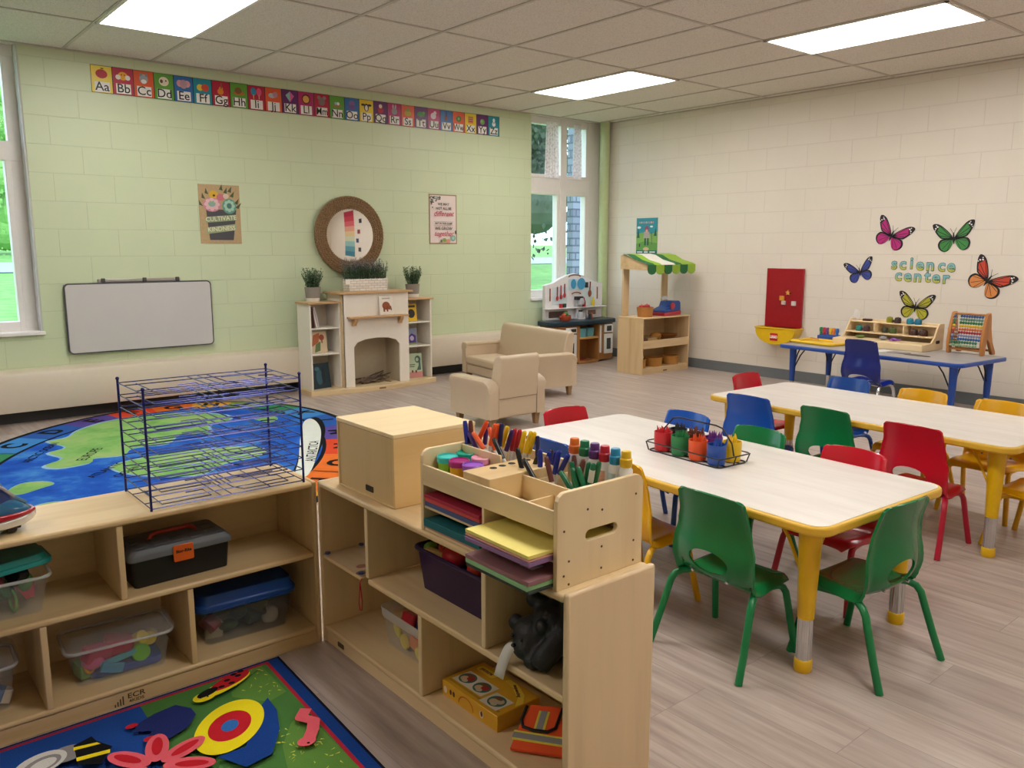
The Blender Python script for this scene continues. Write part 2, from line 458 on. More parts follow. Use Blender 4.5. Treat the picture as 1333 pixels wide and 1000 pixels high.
def tree(x, y, h, r, leaf, label, zb=.35):
    t = thing('tree', label, 'tree', (x, y, gz(y)), 0, 'trees beyond the windows')
    MB().cyl((0, 0, 0), (0, 0, h * .6), .18, .09, 8).build('trunk', BARK, t)
    mb = MB()
    cl = [(rt.uniform(-.6, .6) * r, rt.uniform(-.6, .6) * r, h * rt.uniform(zb, .9), r * rt.uniform(.35, .6)) for _ in range(22)]
    for cx, cy, cz, cr in cl: mb.ell((cx, cy, cz), cr * .5, 10, 7)
    for i in range(6500):
        cx, cy, cz, cr = rt.choice(cl)
        d = Vector((rt.gauss(0, 1), rt.gauss(0, 1), rt.gauss(0, 1))).normalized() * cr * rt.uniform(.7, 1)
        p = Vector((cx, cy, cz)) + d
        q = Euler((rt.uniform(0, 6), rt.uniform(0, 6), rt.uniform(0, 6))).to_matrix(); s = rt.uniform(.06, .13)
        a = q @ Vector((s, 0, 0)); b = q @ Vector((0, s * .7, 0))
        mb.add([p - a, p + b, p + a, p - b], [(0, 1, 2, 3)])
    mb.build('crown', LEAF[leaf], t, smooth=0)
tree(11.5, 16.5, 7.5, 3.2, 1, 'dark tree behind the corner window, its crown low to the lawn', .33)
tree(9.5, 24, 11, 3.0, 2, 'bright green tree showing in the top pane of the corner window', .5)
tree(19, 24, 7, 3, 1, 'dark tree farther off beyond the corner window', .45)
tree(-1.6, 42, 9, 3.6, 2, 'pale green tree across the road beyond the left window', .12)
tree(6.5, 45, 10, 3.8, 0, 'green tree across the road farther right beyond the left window', .15)
tree(-10.5, 44, 9, 3.8, 0, 'green tree across the road farther left beyond the left window', .15)
# ------------------------------------------------------------------ alphabet strip
COLS = dict(Y='e3c530', R='b31a3a', O='d9572c', G='5d9a35', B='2f68a8', T='1b8a9a', P='5e2064', M='b01d62')
pics = {'A': ('Y', 'red apple', [('e', .5, .5, .36, .32, 'b3202c'), ('e', .55, .88, .1, .05, '3f6b25')]),
 'B': ('R', 'yellow bee', [('e', .5, .5, .3, .3, 'e8a21e'), ('e', .2, .4, .16, .18, 'e9e3e0'), ('e', .8, .4, .16, .18, 'e9e3e0'), ('e', .42, .58, .04, .05, '1c1c1c'), ('e', .6, .58, .04, .05, '1c1c1c')]),
 'C': ('O', 'grey cat', [('e', .5, .5, .28, .34, '9aa0a6'), ('e', .5, .3, .18, .16, 'eceae6'), ('e', .32, .78, .08, .12, '7c8288'), ('e', .68, .78, .08, .12, '7c8288')]),
 'D': ('G', 'cream dog', [('e', .5, .5, .33, .34, 'e6dcc4'), ('e', .34, .5, .1, .14, '6d4b34'), ('e', .64, .56, .05, .06, '22201e')]),
 'E': ('B', 'pink elephant', [('e', .25, .52, .22, .26, 'd79aa2'), ('e', .75, .52, .22, .26, 'd79aa2'), ('e', .5, .48, .25, .34, 'b9909c')]),
 'F': ('T', 'striped fish', [('e', .32, .4, .22, .25, 'e2c33a'), ('e', .68, .42, .26, .28, 'cf4b34')]),
 'G': ('R', 'orange guitar', [('e', .46, .26, .22, .24, 'd97f26'), ('e', .5, .5, .15, .16, 'd97f26'), ('r', .48, .5, .58, .95, '8b5a2e')]),
 'H': ('G', 'brown hat', [('e', .5, .3, .44, .16, 'b06a2a'), ('e', .45, .5, .26, .26, '7d5a2c')]),
 'I': ('R', 'ice pops', [('e', .28, .6, .2, .32, '2b8fb5'), ('e', .7, .6, .2, .32, 'e0527c'), ('r', .25, .02, .31, .35, 'd8b684'), ('r', .67, .02, .73, .35, 'd8b684')]),
 'J': ('O', 'pale grey toy', [('e', .4, .45, .3, .2, 'b9b7bd'), ('e', .65, .55, .2, .24, 'c58a9a')]),
 'K': ('P', 'pink kite', [('p', [(.5, .95), (.85, .6), (.5, .08), (.15, .6)], 0, 0, 0, 'd6579a'), ('p', [(.5, .95), (.5, .08), (.15, .6)], 0, 0, 0, '7fb6ae')]),
 'L': ('M', 'orange lion', [('e', .5, .5, .36, .42, '5a2a18'), ('e', .5, .48, .26, .3, 'e0a24a')]),
 'M': ('R', 'grey mouse', [('e', .5, .45, .28, .34, '7c6a6c'), ('e', .26, .76, .14, .15, '8f7a7c'), ('e', .74, .76, .14, .15, '8f7a7c')]),
 'N': ('G', 'bird nest', [('e', .5, .28, .36, .2, '9b7a3c'), ('e', .4, .44, .12, .14, '8fc0cf'), ('e', .6, .44, .12, .14, 'dfe5d8')]),
 'O': ('B', 'violet octopus', [('e', .5, .6, .26, .26, '7f5c9c'), ('e', .5, .28, .32, .2, '6a4c8c')]),
 'P': ('Y', 'dark bird', [('e', .5, .4, .22, .34, '2a2c36'), ('e', .5, .36, .13, .24, 'e6e3dc'), ('e', .2, .62, .18, .1, '2a2c36'), ('e', .8, .62, .18, .1, '2a2c36')]),
 'Q': ('P', 'red queen', [('e', .5, .3, .26, .28, 'b5243a'), ('e', .5, .66, .16, .18, 'e6c9b4')]),
 'R': ('M', 'grey rabbit', [('e', .5, .36, .26, .3, '8d8f94'), ('e', .38, .78, .08, .2, 'a7a9ac'), ('e', .62, .78, .08, .2, 'a7a9ac')]),
 'S': ('O', 'green snake', [('e', .5, .36, .32, .26, 'b9a53a'), ('e', .5, .68, .18, .16, '7f9a3a')]),
 'T': ('P', 'green turtle', [('e', .5, .4, .38, .24, '4f8a4a'), ('e', .78, .56, .12, .12, '6fa35a')]),
 'U': ('M', 'white unicorn', [('e', .45, .4, .28, .3, 'e2d3dc'), ('e', .62, .7, .16, .16, 'e2d3dc')]),
 'V': ('B', 'brown violin', [('e', .46, .34, .16, .24, '8a4a26'), ('r', .46, .5, .54, .95, '5a2e1a')]),
 'W': ('O', 'green wheel', [('e', .5, .42, .28, .3, '3f7a35'), ('e', .5, .42, .12, .14, '8fae4a')]),
 'X': ('Y', 'orange xylophone', [('r', .2, .12, .8, .8, 'd98a2a'), ('r', .28, .25, .72, .34, 'b5243a'), ('r', .28, .45, .72, .54, '2f68a8'), ('r', .28, .64, .72, .73, '5d9a35')]),
 'Y': ('P', 'green yarn ball', [('e', .5, .38, .26, .28, '6f9a55'), ('e', .44, .44, .12, .14, '8fb573')]),
 'Z': ('T', 'white zebra', [('e', .5, .3, .2, .24, 'e9e9e9'), ('e', .5, .68, .13, .2, 'e9e9e9'), ('r', .42, .4, .58, .46, '2a2a2a')])}
def picture_mesh(prims, w, h, M, name, parent, base=.0012):
    mats = []; mb = MB()
    for i, p in enumerate(prims):
        mats.append(plain(p[5], .45)); mb.mat(i)
        z = base + .00012 * i
        if p[0] == 'e': poly = ellp(p[1] * w, p[2] * h, p[3] * w, p[4] * h, 20)
        elif p[0] == 'r': poly = [(p[1] * w, p[2] * h), (p[3] * w, p[2] * h), (p[3] * w, p[4] * h), (p[1] * w, p[4] * h)]
        else: poly = [(a * w, b * h) for a, b in p[1]]
        mb.flat(poly, z, M)
    return mb.build(name, mats, parent, smooth=0)
INK = plain('17181c', .5)
PAPER = plain('e9e6e0', .5)
cw, chh = .1485, .195
crim = plain('e0d2a8', .4)
for i, L in enumerate('ABCDEFGHIJKLMNOPQRSTUVWXYZ'):
    c, what, prims = pics[L]
    t = thing('alphabet_card', f'alphabet card {L}{L.lower()} with a {what} on the strip under the ceiling', 'alphabet card', (-5.436 + i * cw, -.004, 2.402 + rt.uniform(-.002, .002)), 0, 'alphabet cards along the green wall')
    M = basis((0, 0, 0), (1, 0, 0), (0, 0, 1))
    mb = MB(); mb.mat(0).box(.001, 0, 0, cw - .001, .003, chh); mb.mat(1).flat([(0.0, 0), (cw, 0), (cw, chh), (0, chh)], .0001, M)
    mb.mat(0).flat([(.003, .003), (cw - .003, .003), (cw - .003, chh - .003), (.003, chh - .003)], .0004, M)
    mb.build('card', [plain(COLS[c], .35), INK], t, smooth=0)
    mb = MB(); mb.mat(0).flat([(.022, .008), (cw - .022, .008), (cw - .022, .08), (.022, .08)], .001, M)
    mb.mat(1).text(L + L.lower(), .09, T((0, 0, 0)) @ basis((cw / 2, -.0014, .044), (1, 0, 0), (0, 0, 1)), bold=.0007, sx=.8 if L in 'MW' else 1)
    mb.build('letter_panel', [PAPER, INK], t, smooth=0)
    picture_mesh(prims, cw * .76, .1, M @ T((cw * .12, .086, 0)), 'picture', t)
# ------------------------------------------------------------------ posters on the green wall
t = thing('poster', 'burlap coloured poster reading CULTIVATE KINDNESS under succulents', 'poster', (-4.704, -.003, 1.302))
w, h = .34, .475
M = basis((0, 0, 0), (1, 0, 0), (0, 0, 1))
MB().box(0, -.001, 0, w, .002, h).build('sheet', plain('b79d74', .7, var=.2, scale=60), t, smooth=0)
P = []
for sx, sy, a in [(.12, .8, .5), (.2, .88, .4), (.55, .95, 0), (.65, .9, -.2), (.8, .84, -.5), (.9, .72, -.6), (.06, .68, .8), (.75, .92, -.4), (.92, .65, -1)]:
    P.append(('p', [(sx - .05, sy - .03), (sx + .02 - a * .1, sy + .06), (sx + .04, sy - .05)], 0, 0, 0, '4d5638'))
P += [('p', [(.16, .58), (.9, .58), (.8, .06), (.22, .06)], 0, 0, 0, '4a4a50'), ('e', .36, .83, .11, .07, 'd8ab38'), ('e', .37, .815, .03, .02, '3a2c1c'), ('e', .53, .79, .1, .06, 'c8707e'), ('e', .66, .81, .07, .045, 'd8bfae'),
      ('e', .31, .66, .22, .12, 'c98795'), ('e', .31, .67, .16, .09, 'd9b3b4'), ('e', .31, .68, .09, .055, '8fae9c'),
      ('e', .73, .64, .17, .13, '5f9a88'), ('e', .73, .645, .12, .09, '86b8a4'), ('e', .73, .65, .06, .05, '4a7a6c')]
P += [('p', [(.14, .35), (.88, .4), (.88, .5), (.14, .45)], 0, 0, 0, '8fa07a'), ('p', [(.14, .16), (.88, .23), (.88, .34), (.14, .27)], 0, 0, 0, '9cab82')]
for k in range(8):
    a = k * pi / 4
    P.append(('e', .31 + .14 * math.cos(a), .665 + .08 * math.sin(a), .05, .03, 'e0b9bd')); P.append(('e', .73 + .1 * math.cos(a), .645 + .075 * math.sin(a), .04, .03, 'a4cbb8'))
picture_mesh(P, w, h, M, 'picture', t)
mb = MB(); rot = Matrix.Rotation(.08, 4, 'Z')
for wd_, zz_ in (('CULTIVATE', .425), ('KINDNESS', .25)): MB().text(wd_, .05, M @ T((w * .51, h * zz_, .0085)) @ rot, bold=.0006).build('lettering', plain('e2e0c4', .5), t, smooth=0)
t = thing('poster', 'pale pink poster with the words different and together in pink script', 'poster', (-2.466, -.003, 1.305))
w, h = .335, .485
mb = MB(); mb.mat(0).box(0, -.001, 0, w, .002, h); mb.mat(1).flat([(.012, .012), (w - .012, .012), (w - .012, h - .012), (.012, h - .012)], .0015, M)
mb.build('sheet', [plain('9c8465', .6), plain('e3d2cc', .6, var=.05, scale=50)], t, smooth=0)
P = []
for k in range(26):
    P.append(('e', rt.uniform(.04, .5) * (1 - .2), 1 - abs(rt.gauss(0, .05)) - .05, .035, .012, rt.choice(['3e463f', '6d746a', '8d8f84'])))
for k in range(8): P.append(('e', rt.uniform(.05, .13), rt.uniform(.72, .9), .02, .014, '3e463f'))
P += [('e', .85, .12, .09, .06, '7fae9f'), ('e', .85, .12, .05, .035, 'a7cdbc'), ('e', .66, .06, .09, .04, 'd99c86'), ('e', .53, .08, .07, .04, '8fa552'), ('e', .42, .06, .03, .03, '5d6a5a'), ('e', .94, .24, .03, .04, '4d544d'), ('r', .15, .45, .86, .454, '70706c'), ('r', .15, .375, .86, .379, '70706c')]
picture_mesh(P, w, h, M, 'picture', t, .003)
mb = MB(); mb.mat(0)
for s, sz, yy, sx, bd in (('WE MAY', .036, .80, 1, .0006), ('NOT ALL BE', .034, .715, 1, .0010), ('BUT IN THIS CLASS', .024, .415, 1, .0008), ('WE GROW', .042, .315, 1, .0008)):
    mb.text(s, sz, M @ T((w * .5, h * yy, .012)), bold=bd, sx=sx)
mb.mat(1).text('different', .07, M @ T((w * .5, h * .61, .012)), bold=.0008, shear=.3).text('together', .066, M @ T((w * .5, h * .21, .012)), bold=.0008, shear=.3)
mb.build('lettering', [plain('5a5c58', .6), plain('c4566c', .6)], t, smooth=0)
# ------------------------------------------------------------------ whiteboard and rail
t = thing('whiteboard', 'large blank whiteboard leaning on the green wall above the heater', 'whiteboard', (-5.202, -.03, .475))
R1 = rrect(-.545, 0, .545, .53, .035); R2_ = rrect(-.535, .01, .535, .52, .028)
MB().prism(R1, -.012, .010, M).build('board_frame', plain('4a4a4e', .4), t, bevel=.003)
MB().prism(R2_, .009, .0118, M).build('writing_surface', plain('c9c5c4', .22, var=.03, scale=3), t, smooth=0)
t = thing('wall_rail', 'thin metal rail with clips on the wall above the whiteboard', 'rail', (-5.2, -.015, 1.02))
MB().box(-.305, -.01, -.012, .305, .013, .012).build('rail_bar', plain('b5b2ae', .3, .7), t, bevel=.003)
for x in (-.27, .03, .28): MB().box(x - .014, -.022, -.016, x + .014, -.009, .018).build('clip', plain('55524f', .4, .5), t, bevel=.003)
# ------------------------------------------------------------------ mirror
t = thing('round_mirror', 'round wall mirror in a wide woven wicker frame over the fireplace', 'mirror', (-3.365, -.03, 1.38))
def wicker():
    m, nt, b = newmat('wicker')
    v = coords(nt, (1, 1, 1)); vo = nd(nt, 'ShaderNodeTexVoronoi'); vo.inputs['Scale'].default_value = 70
    nt.links.new(v, vo.inputs['Vector']); f = noise(nt, v, 130, 3)
    c = ramp(nt, vo.outputs['Distance'], [(.08, hx('9a7650')), (.45, hx('6b4f34')), (.75, hx('33251a'))])
    c2, mx = mixcol(nt, f, c, hx('a5835c')); nt.links.new(c2, b.inputs['Base Color']); b.inputs['Roughness'].default_value = .85
    bump(nt, b, vo.outputs['Distance'], .8, .006)
    return m
mb = MB(); Mr = M
for k, rr in enumerate((.245, .268, .291, .314, .337)):
    n = 150; pts = []
    for s in (0, pi):
        pts = [Mr @ Vector(((rr + .009 * math.cos(i * 2 * pi * 38 / n + s)) * math.cos(2 * pi * i / n), (rr + .009 * math.cos(i * 2 * pi * 38 / n + s)) * math.sin(2 * pi * i / n), .012 + .009 * math.sin(i * 2 * pi * 38 / n + s))) for i in range(n)]
        mb.tube(pts, .0095, 6, closed=True)
mb.lathe([(.235, .0), (.35, .0), (.35, .018), (.235, .016)], 64, M=Mr)
mb.build('woven_frame', wicker(), t, smooth=60)
m, nt, b = newmat('mirror_silver'); b.inputs['Metallic'].default_value = 1; b.inputs['Roughness'].default_value = .02
f = noise(nt, coords(nt), 5); o_, _ = mixcol(nt, f, (.9, .91, .9, 1), (.93, .93, .93, 1)); nt.links.new(o_, b.inputs['Base Color'])
mb = MB()   # shallow convex glass
mb.grid(lambda u, v: Mr @ Vector((.242 * u * math.cos(2 * pi * v), .242 * u * math.sin(2 * pi * v), .026 - .005 * u * u)), 14, 48)
mb.build('mirror_glass', m, t, smooth=180)
# things on the white wall past the frame, seen in the mirror
g = bpy.data.objects.new
t = thing('wall_hanging', 'red to teal striped hanging seen in the round mirror', 'wall hanging', (-.004, -6.25, .75))
mb = MB(); cs = ['b32a48', 'c23a4c', 'd2606a', 'd99a86', 'd9bf8e', 'c9cfae', '8fb9b4', '5f97a3', '3f7d92']
for i, c in enumerate(cs):
    mb.mat(i).box(-.004, -.42, 1.6 - .18 * (i + 1), 0, .42, 1.6 - .18 * i)
mb.build('fabric', [plain(c, .8) for c in cs], t, smooth=0)
for k, (yy, zz) in enumerate([(-5.35, 1.95), (-5.5, 1.6), (-5.62, 1.3), (-5.45, 1.0)]):
    o = MB().box(-.004, -.1, -.07, 0, .1, .07).build('picture_card', plain(['2f3a55', '8d2f42', '38466a', '3b3a44'][k], .6), None, smooth=0); o.location = (-.002, yy, zz)
    tag(o, ['dark blue card, topmost of the cards seen in the mirror', 'dark red card on the wall seen in the mirror', 'slate blue card on the wall seen in the mirror', 'charcoal card lowest of those seen in the mirror'][k], 'card', 'cards on the wall seen in the mirror')
# ------------------------------------------------------------------ science wall
def butterfly(loc, s, ang, wing, label, tips='17161a', low=None):
    t = thing('butterfly_cutout', label, 'wall decoration', loc, 0, 'paper butterflies on the white wall')
    M = basis((0, 0, 0), (0, -1, 0), (0, 0, 1)) @ Matrix.Rotation(ang, 4, 'Z') @ Matrix.Scale(s, 4)
    up = [(.03, .02), (.14, .18), (.32, .36), (.45, .42), (.54, .40), (.53, .30), (.46, .16), (.38, .05), (.3, -.01), (.05, -.04)]
    lo = [(.03, -.03), (.3, -.02), (.39, -.08), (.42, -.18), (.38, -.29), (.28, -.36), (.18, -.35), (.09, -.26), (.03, -.12)]
    mb = MB()
    def sm(poly): 
        out = []
        n = len(poly)
        for i in range(n):
            a, b, c, d = poly[i - 1], poly[i], poly[(i + 1) % n], poly[(i + 2) % n]
            for tt in (0, .33, .66):
                f = lambda j: .5 * (2 * b[j] + (c[j] - a[j]) * tt + (2 * a[j] - 5 * b[j] + 4 * c[j] - d[j]) * tt * tt + (3 * b[j] - a[j] - 3 * c[j] + d[j]) * tt ** 3)
                out.append((f(0), f(1)))
        return out
    def scl(poly, k, k2=None):
        cx = sum(p[0] for p in poly) / len(poly); cy = sum(p[1] for p in poly) / len(poly)
        return [(cx + (x - cx) * k - .02, cy + (y - cy) * (k2 or k) - .01) for x, y in poly]
    for sg in (1, -1):
        fl = lambda poly: [(x * sg, y) for x, y in (poly if sg > 0 else poly[::-1])]
        U_, L_ = sm(up), sm(lo)
        mb.mat(0).prism(fl(U_), .0, .004, M).prism(fl(L_), .0, .004, M)
        mb.mat(1).flat(fl(scl(U_, .78)), .0095, M)
        mb.mat(3).flat(fl(scl(L_, .84)), .0085, M)
        mb.mat(0)   # veins and dark tips
        for a, b in (((.05, 0), (.36, .36)), ((.05, 0), (.42, .22)), ((.05, 0), (.36, .08))):
            d = Vector((b[0] - a[0], b[1] - a[1], 0)).normalized() * .008; nx, ny = -d.y, d.x
            mb.flat(fl([(a[0] + nx, a[1] + ny), (a[0] - nx, a[1] - ny), (b[0] - nx, b[1] - ny), (b[0] + nx, b[1] + ny)]), .011, M)
        for b in ((.34, -.12), (.3, -.28), (.18, -.34)):
            d = Vector((b[0] - .05, b[1] + .04, 0)).normalized() * .006; nx, ny = -d.y, d.x
            mb.flat(fl([(.05 + nx, -.04 + ny), (.05 - nx, -.04 - ny), (b[0] - nx, b[1] - ny), (b[0] + nx, b[1] + ny)]), .011, M)
        mb.flat(fl([(.40, .26), (.46, .17), (.53, .30), (.54, .40), (.45, .42), (.36, .36)]), .0115, M)
        mb.mat(2)
        for cx, cy, r in ((.41, .33, .022), (.46, .29, .02), (.44, .37, .015), (.48, .24, .014)): mb.flat(ellp(sg * cx, cy, r * 1.2, r, 8), .0125, M)
    mb.mat(0).flat(ellp(0, -.02, .025, .16, 12), .013, M)
    for sg in (1, -1):
        mb.flat([(0, .1), (sg * .08, .26), (sg * .088, .255), (sg * .012, .1)][::sg], .012, M)
    mb.build('wings', [plain(tips, .5), plain(wing, .5, var=.12, scale=40), plain('e9e4e2', .5), plain(low or wing, .5, var=.12, scale=40)], t, smooth=0)
butterfly((-.003, -3.425, 1.375), .30, R(-22), 'b8247a', 'magenta butterfly cutout on the white wall, upper left of the lettering')
butterfly((-.003, -3.935, 1.35), .30, R(6), '3f8a44', 'green butterfly cutout on the white wall above the lettering')
butterfly((-.003, -3.16, 1.06), .25, R(15), '3c4a9c', 'blue butterfly cutout on the white wall near the red brick panel')
butterfly((-.003, -3.672, .775), .28, R(-5), 'b5b030', 'yellow butterfly cutout on the white wall above the display stand')
butterfly((-.003, -4.225, 1.015), .32, R(-33), 'c8452c', 'orange butterfly cutout on the white wall above the bead frame', low='d88a4a')
def letter_mat():
    m, nt, b = newmat('letter_card')
    tc = nd(nt, 'ShaderNodeTexCoord'); sp = nd(nt, 'ShaderNodeSeparateXYZ'); nt.links.new(tc.outputs['Object'], sp.inputs[0])
    mr = nd(nt, 'ShaderNodeMapRange'); mr.inputs[1].default_value = -.04; mr.inputs[2].default_value = .045; nt.links.new(sp.outputs['Z'], mr.inputs[0])
    c = ramp(nt, mr.outputs[0], [(.1, hx('c5c04a')), (.3, hx('9fbf8a')), (.45, hx('7fbcc4')), (.9, hx('8cc4cc'))])
    nt.links.new(c, b.inputs['Base Color']); b.inputs['Roughness'].default_value = .5
    return m
LM = letter_mat(); LO = plain('2f6f70', .5)
w1 = [('s', -3.465, 1.129), ('c', -3.539, 1.128), ('i', -3.612, 1.134), ('e', -3.683, 1.125), ('n', -3.768, 1.123), ('c', -3.859, 1.119), ('e', -3.934, 1.117)]
w2 = [('c', -3.508, 1.032), ('e', -3.588, 1.028), ('n', -3.672, 1.026), ('t', -3.752, 1.028), ('e', -3.822, 1.023), ('r', -3.9, 1.02)]
nth = ['first', 'second', 'third']
for word, ls in (('science', w1), ('center', w2)):
    cnt = {}
    for L, y, z in ls:
        k = cnt.get(L, 0); cnt[L] = k + 1
        q = (nth[k] + ' ' if word.count(L) > 1 else '')
        o_ = MB(); M = basis((0, 0, 0), (0, -1, 0), (0, 0, 1))
        o_.mat(0).text(L, .138, M @ T((0, 0, .002)), bold=.0058).mat(1).text(L, .138, M @ T((0, 0, .004)), bold=.0022)
        o = o_.build('wall_letter', [LO, LM], None, smooth=0); o.location = (-.002, y, z)
        tag(o, f'{q}letter {L} of the word {word} in teal and yellow on the white wall', 'letter', 'letters spelling science center')
# poster above the market stall
t = thing('poster', 'teal and green poster of a hiker above the market stall', 'poster', (-.003, -.515, 1.2))
M = basis((0, 0, 0), (0, -1, 0), (0, 0, 1)); w, h = .305, .395
mb = MB(); mb.mat(0).box(-.002, -w, 0, .002, 0, h)
mb.build('sheet', plain('2a8fa0', .5, var=.12, scale=5), t, smooth=0)
P = [('p', [(0, .1), (1, .1), (1, .62), (.7, .56), (.3, .6), (0, .56)], 0, 0, 0, '7fb04a'), ('p', [(0, .1), (1, .1), (1, .3), (.4, .36), (0, .28)], 0, 0, 0, '5f9a3c'), ('r', 0, 0, 1, .1, '1f6a5c'),
     ('p', [(.02, .45), (.16, .45), (.1, .72)], 0, 0, 0, '1f4f4a'), ('p', [(.84, .5), (.97, .5), (.92, .74)], 0, 0, 0, '1f4f4a'), ('e', .13, .74, .09, .035, 'e9f1f2'), ('e', .72, .76, .07, .025, 'e9f1f2'),
     ('r', .4, .24, .47, .46, '1d3f44'), ('r', .53, .24, .6, .46, '1d3f44'), ('p', [(.34, .44), (.66, .44), (.62, .62), (.38, .62)], 0, 0, 0, 'b0a39a'), ('e', .5, .69, .1, .09, '8f4a78'), ('e', .5, .64, .055, .045, 'd9a58c'), ('r', .74, .26, .76, .6, '3a4a2a'), ('e', .48, .14, .14, .05, 'd9b98a'), ('e', .17, .24, .03, .05, '3a3326')]
for i in range(9): P.append(('r', .14 + i * .08, .85, .19 + i * .08, .90, ['c98aa8', 'd9c48a', 'b58ac0'][i % 3]))
for a, b in ((.06, .32), (.4, .58), (.66, .92)): P.append(('r', a, .035, b, .07, 'dfe8e4'))
picture_mesh(P, w, h, M, 'picture', t, .0026)
# red stud panel with yellow catch tray
t = thing('brick_panel', 'red building brick panel on the white wall with yellow catch tray', 'brick panel', (-.02, -2.435, .51))
M = basis((0, 0, 0), (0, -1, 0), (0, 0, 1))
MB().box(-.012, -.195, 0, .012, .195, .562).build('base_plate', plain('a5101e', .35), t, bevel=.002)
mb = MB()
for i in range(20):
    for j in range(29):
        y = -.186 + i * .0196; z = .01 + j * .0194
        mb.cyl((-.012, y, z), (-.0165, y, z), .006, n=6)
mb.build('studs', plain('a5101e', .35), t, smooth=0)
tr = MB(); rings = []
for x, k in ((.015, .93), (-.07, .97), (-.135, 1.0), (-.145, .98)):
    ring = []
    for i in range(21):
        a = pi * i / 20
        ring.append(Vector((x, .215 * k * math.cos(a), -.005 - .155 * k * math.sin(a) ** .8)))
    rings.append(ring)
vs = [p for r_ in rings for p in r_]
for a in range(3): tr.loft([rings[a], rings[a + 1]], False, False, False)
tr.add(rings[3], [tuple(range(21))]); tr.add(rings[0], [tuple(range(20, -1, -1))])
o = tr.build('catch_tray', plain('e2b714', .3), t, smooth=40)
mb = MB(); mb.tube([(.015, .205, -.003), (-.145, .215, -.003), (-.145, -.215, -.003), (.015, -.205, -.003)], .008, 8)
mb.build('tray_rim', plain('e2b714', .3), o)
mb = MB(); M2 = basis((-.147, .02, -.088), (0, -1, 0), (0, 0, 1))
mb.mat(0).box(-.15, -.04, -.12, -.144, .04, -.05, None)
mb.mat(1).text('LEGO', .034, basis((-.1508, 0, -.085), (0, -1, 0), (0, 0, 1)), bold=.002, sx=.9)
mb.build('logo_badge', [plain('c4161c', .4), plain('f3ece2', .4)], o, smooth=0)
def brick(y, z, w, h, col, label, star=False):
    mb = MB(); M = basis((0, 0, 0), (0, -1, 0), (0, 0, 1))
    if star:
        mb.prism([((.026 if i % 2 == 0 else .013) * math.sin(i * pi / 5), (.026 if i % 2 == 0 else .013) * math.cos(i * pi / 5)) for i in range(10)], 0, .018, M)
    else:
        mb.prism([(-w / 2, -h / 2), (w / 2, -h / 2), (w / 2, h / 2), (-w / 2, h / 2)], 0, .018, M)
        for a in (-1, 1):
            for b in (-1, 1): mb.cyl((-.018, a * w / 4, b * h / 4), (-.022, a * w / 4, b * h / 4), w / 7, n=8)
    o = mb.build('toy_brick', plain(col, .35), None, bevel=.001); o.location = (-.0365, y, z)
    tag(o, label, 'toy brick', 'bricks on the red panel')
brick(-2.487, .845, .05, .05, 'e0a24c', 'star shaped orange brick on the red panel', True)
brick(-2.424, .79, .046, .044, 'd99a2e', 'square orange brick on the red panel')
brick(-2.444, .748, .04, .036, 'dcc9c6', 'pale brick just under the orange square on the red panel')
brick(-2.552, .745, .042, .042, 'e3d6d2', 'lone white brick low on the red panel')
# world light
wd = bpy.data.worlds.new('sky'); SC.world = wd; wd.use_nodes = True
wn = wd.node_tree; bg = wn.nodes['Background']
sky = nd(wn, 'ShaderNodeTexSky'); sky.sky_type = 'HOSEK_WILKIE'; sky.turbidity = 7; sky.ground_albedo = .4
sky.sun_direction = (-.3, -.5, .81)
mx = nd(wn, 'ShaderNodeMix', data_type='RGBA'); mx.inputs['Factor'].default_value = .75
wn.links.new(sky.outputs[0], mx.inputs[6]); mx.inputs[7].default_value = (.80, .91, 1, 1)
wn.links.new(mx.outputs[2], bg.inputs['Color']); bg.inputs['Strength'].default_value = 4.2
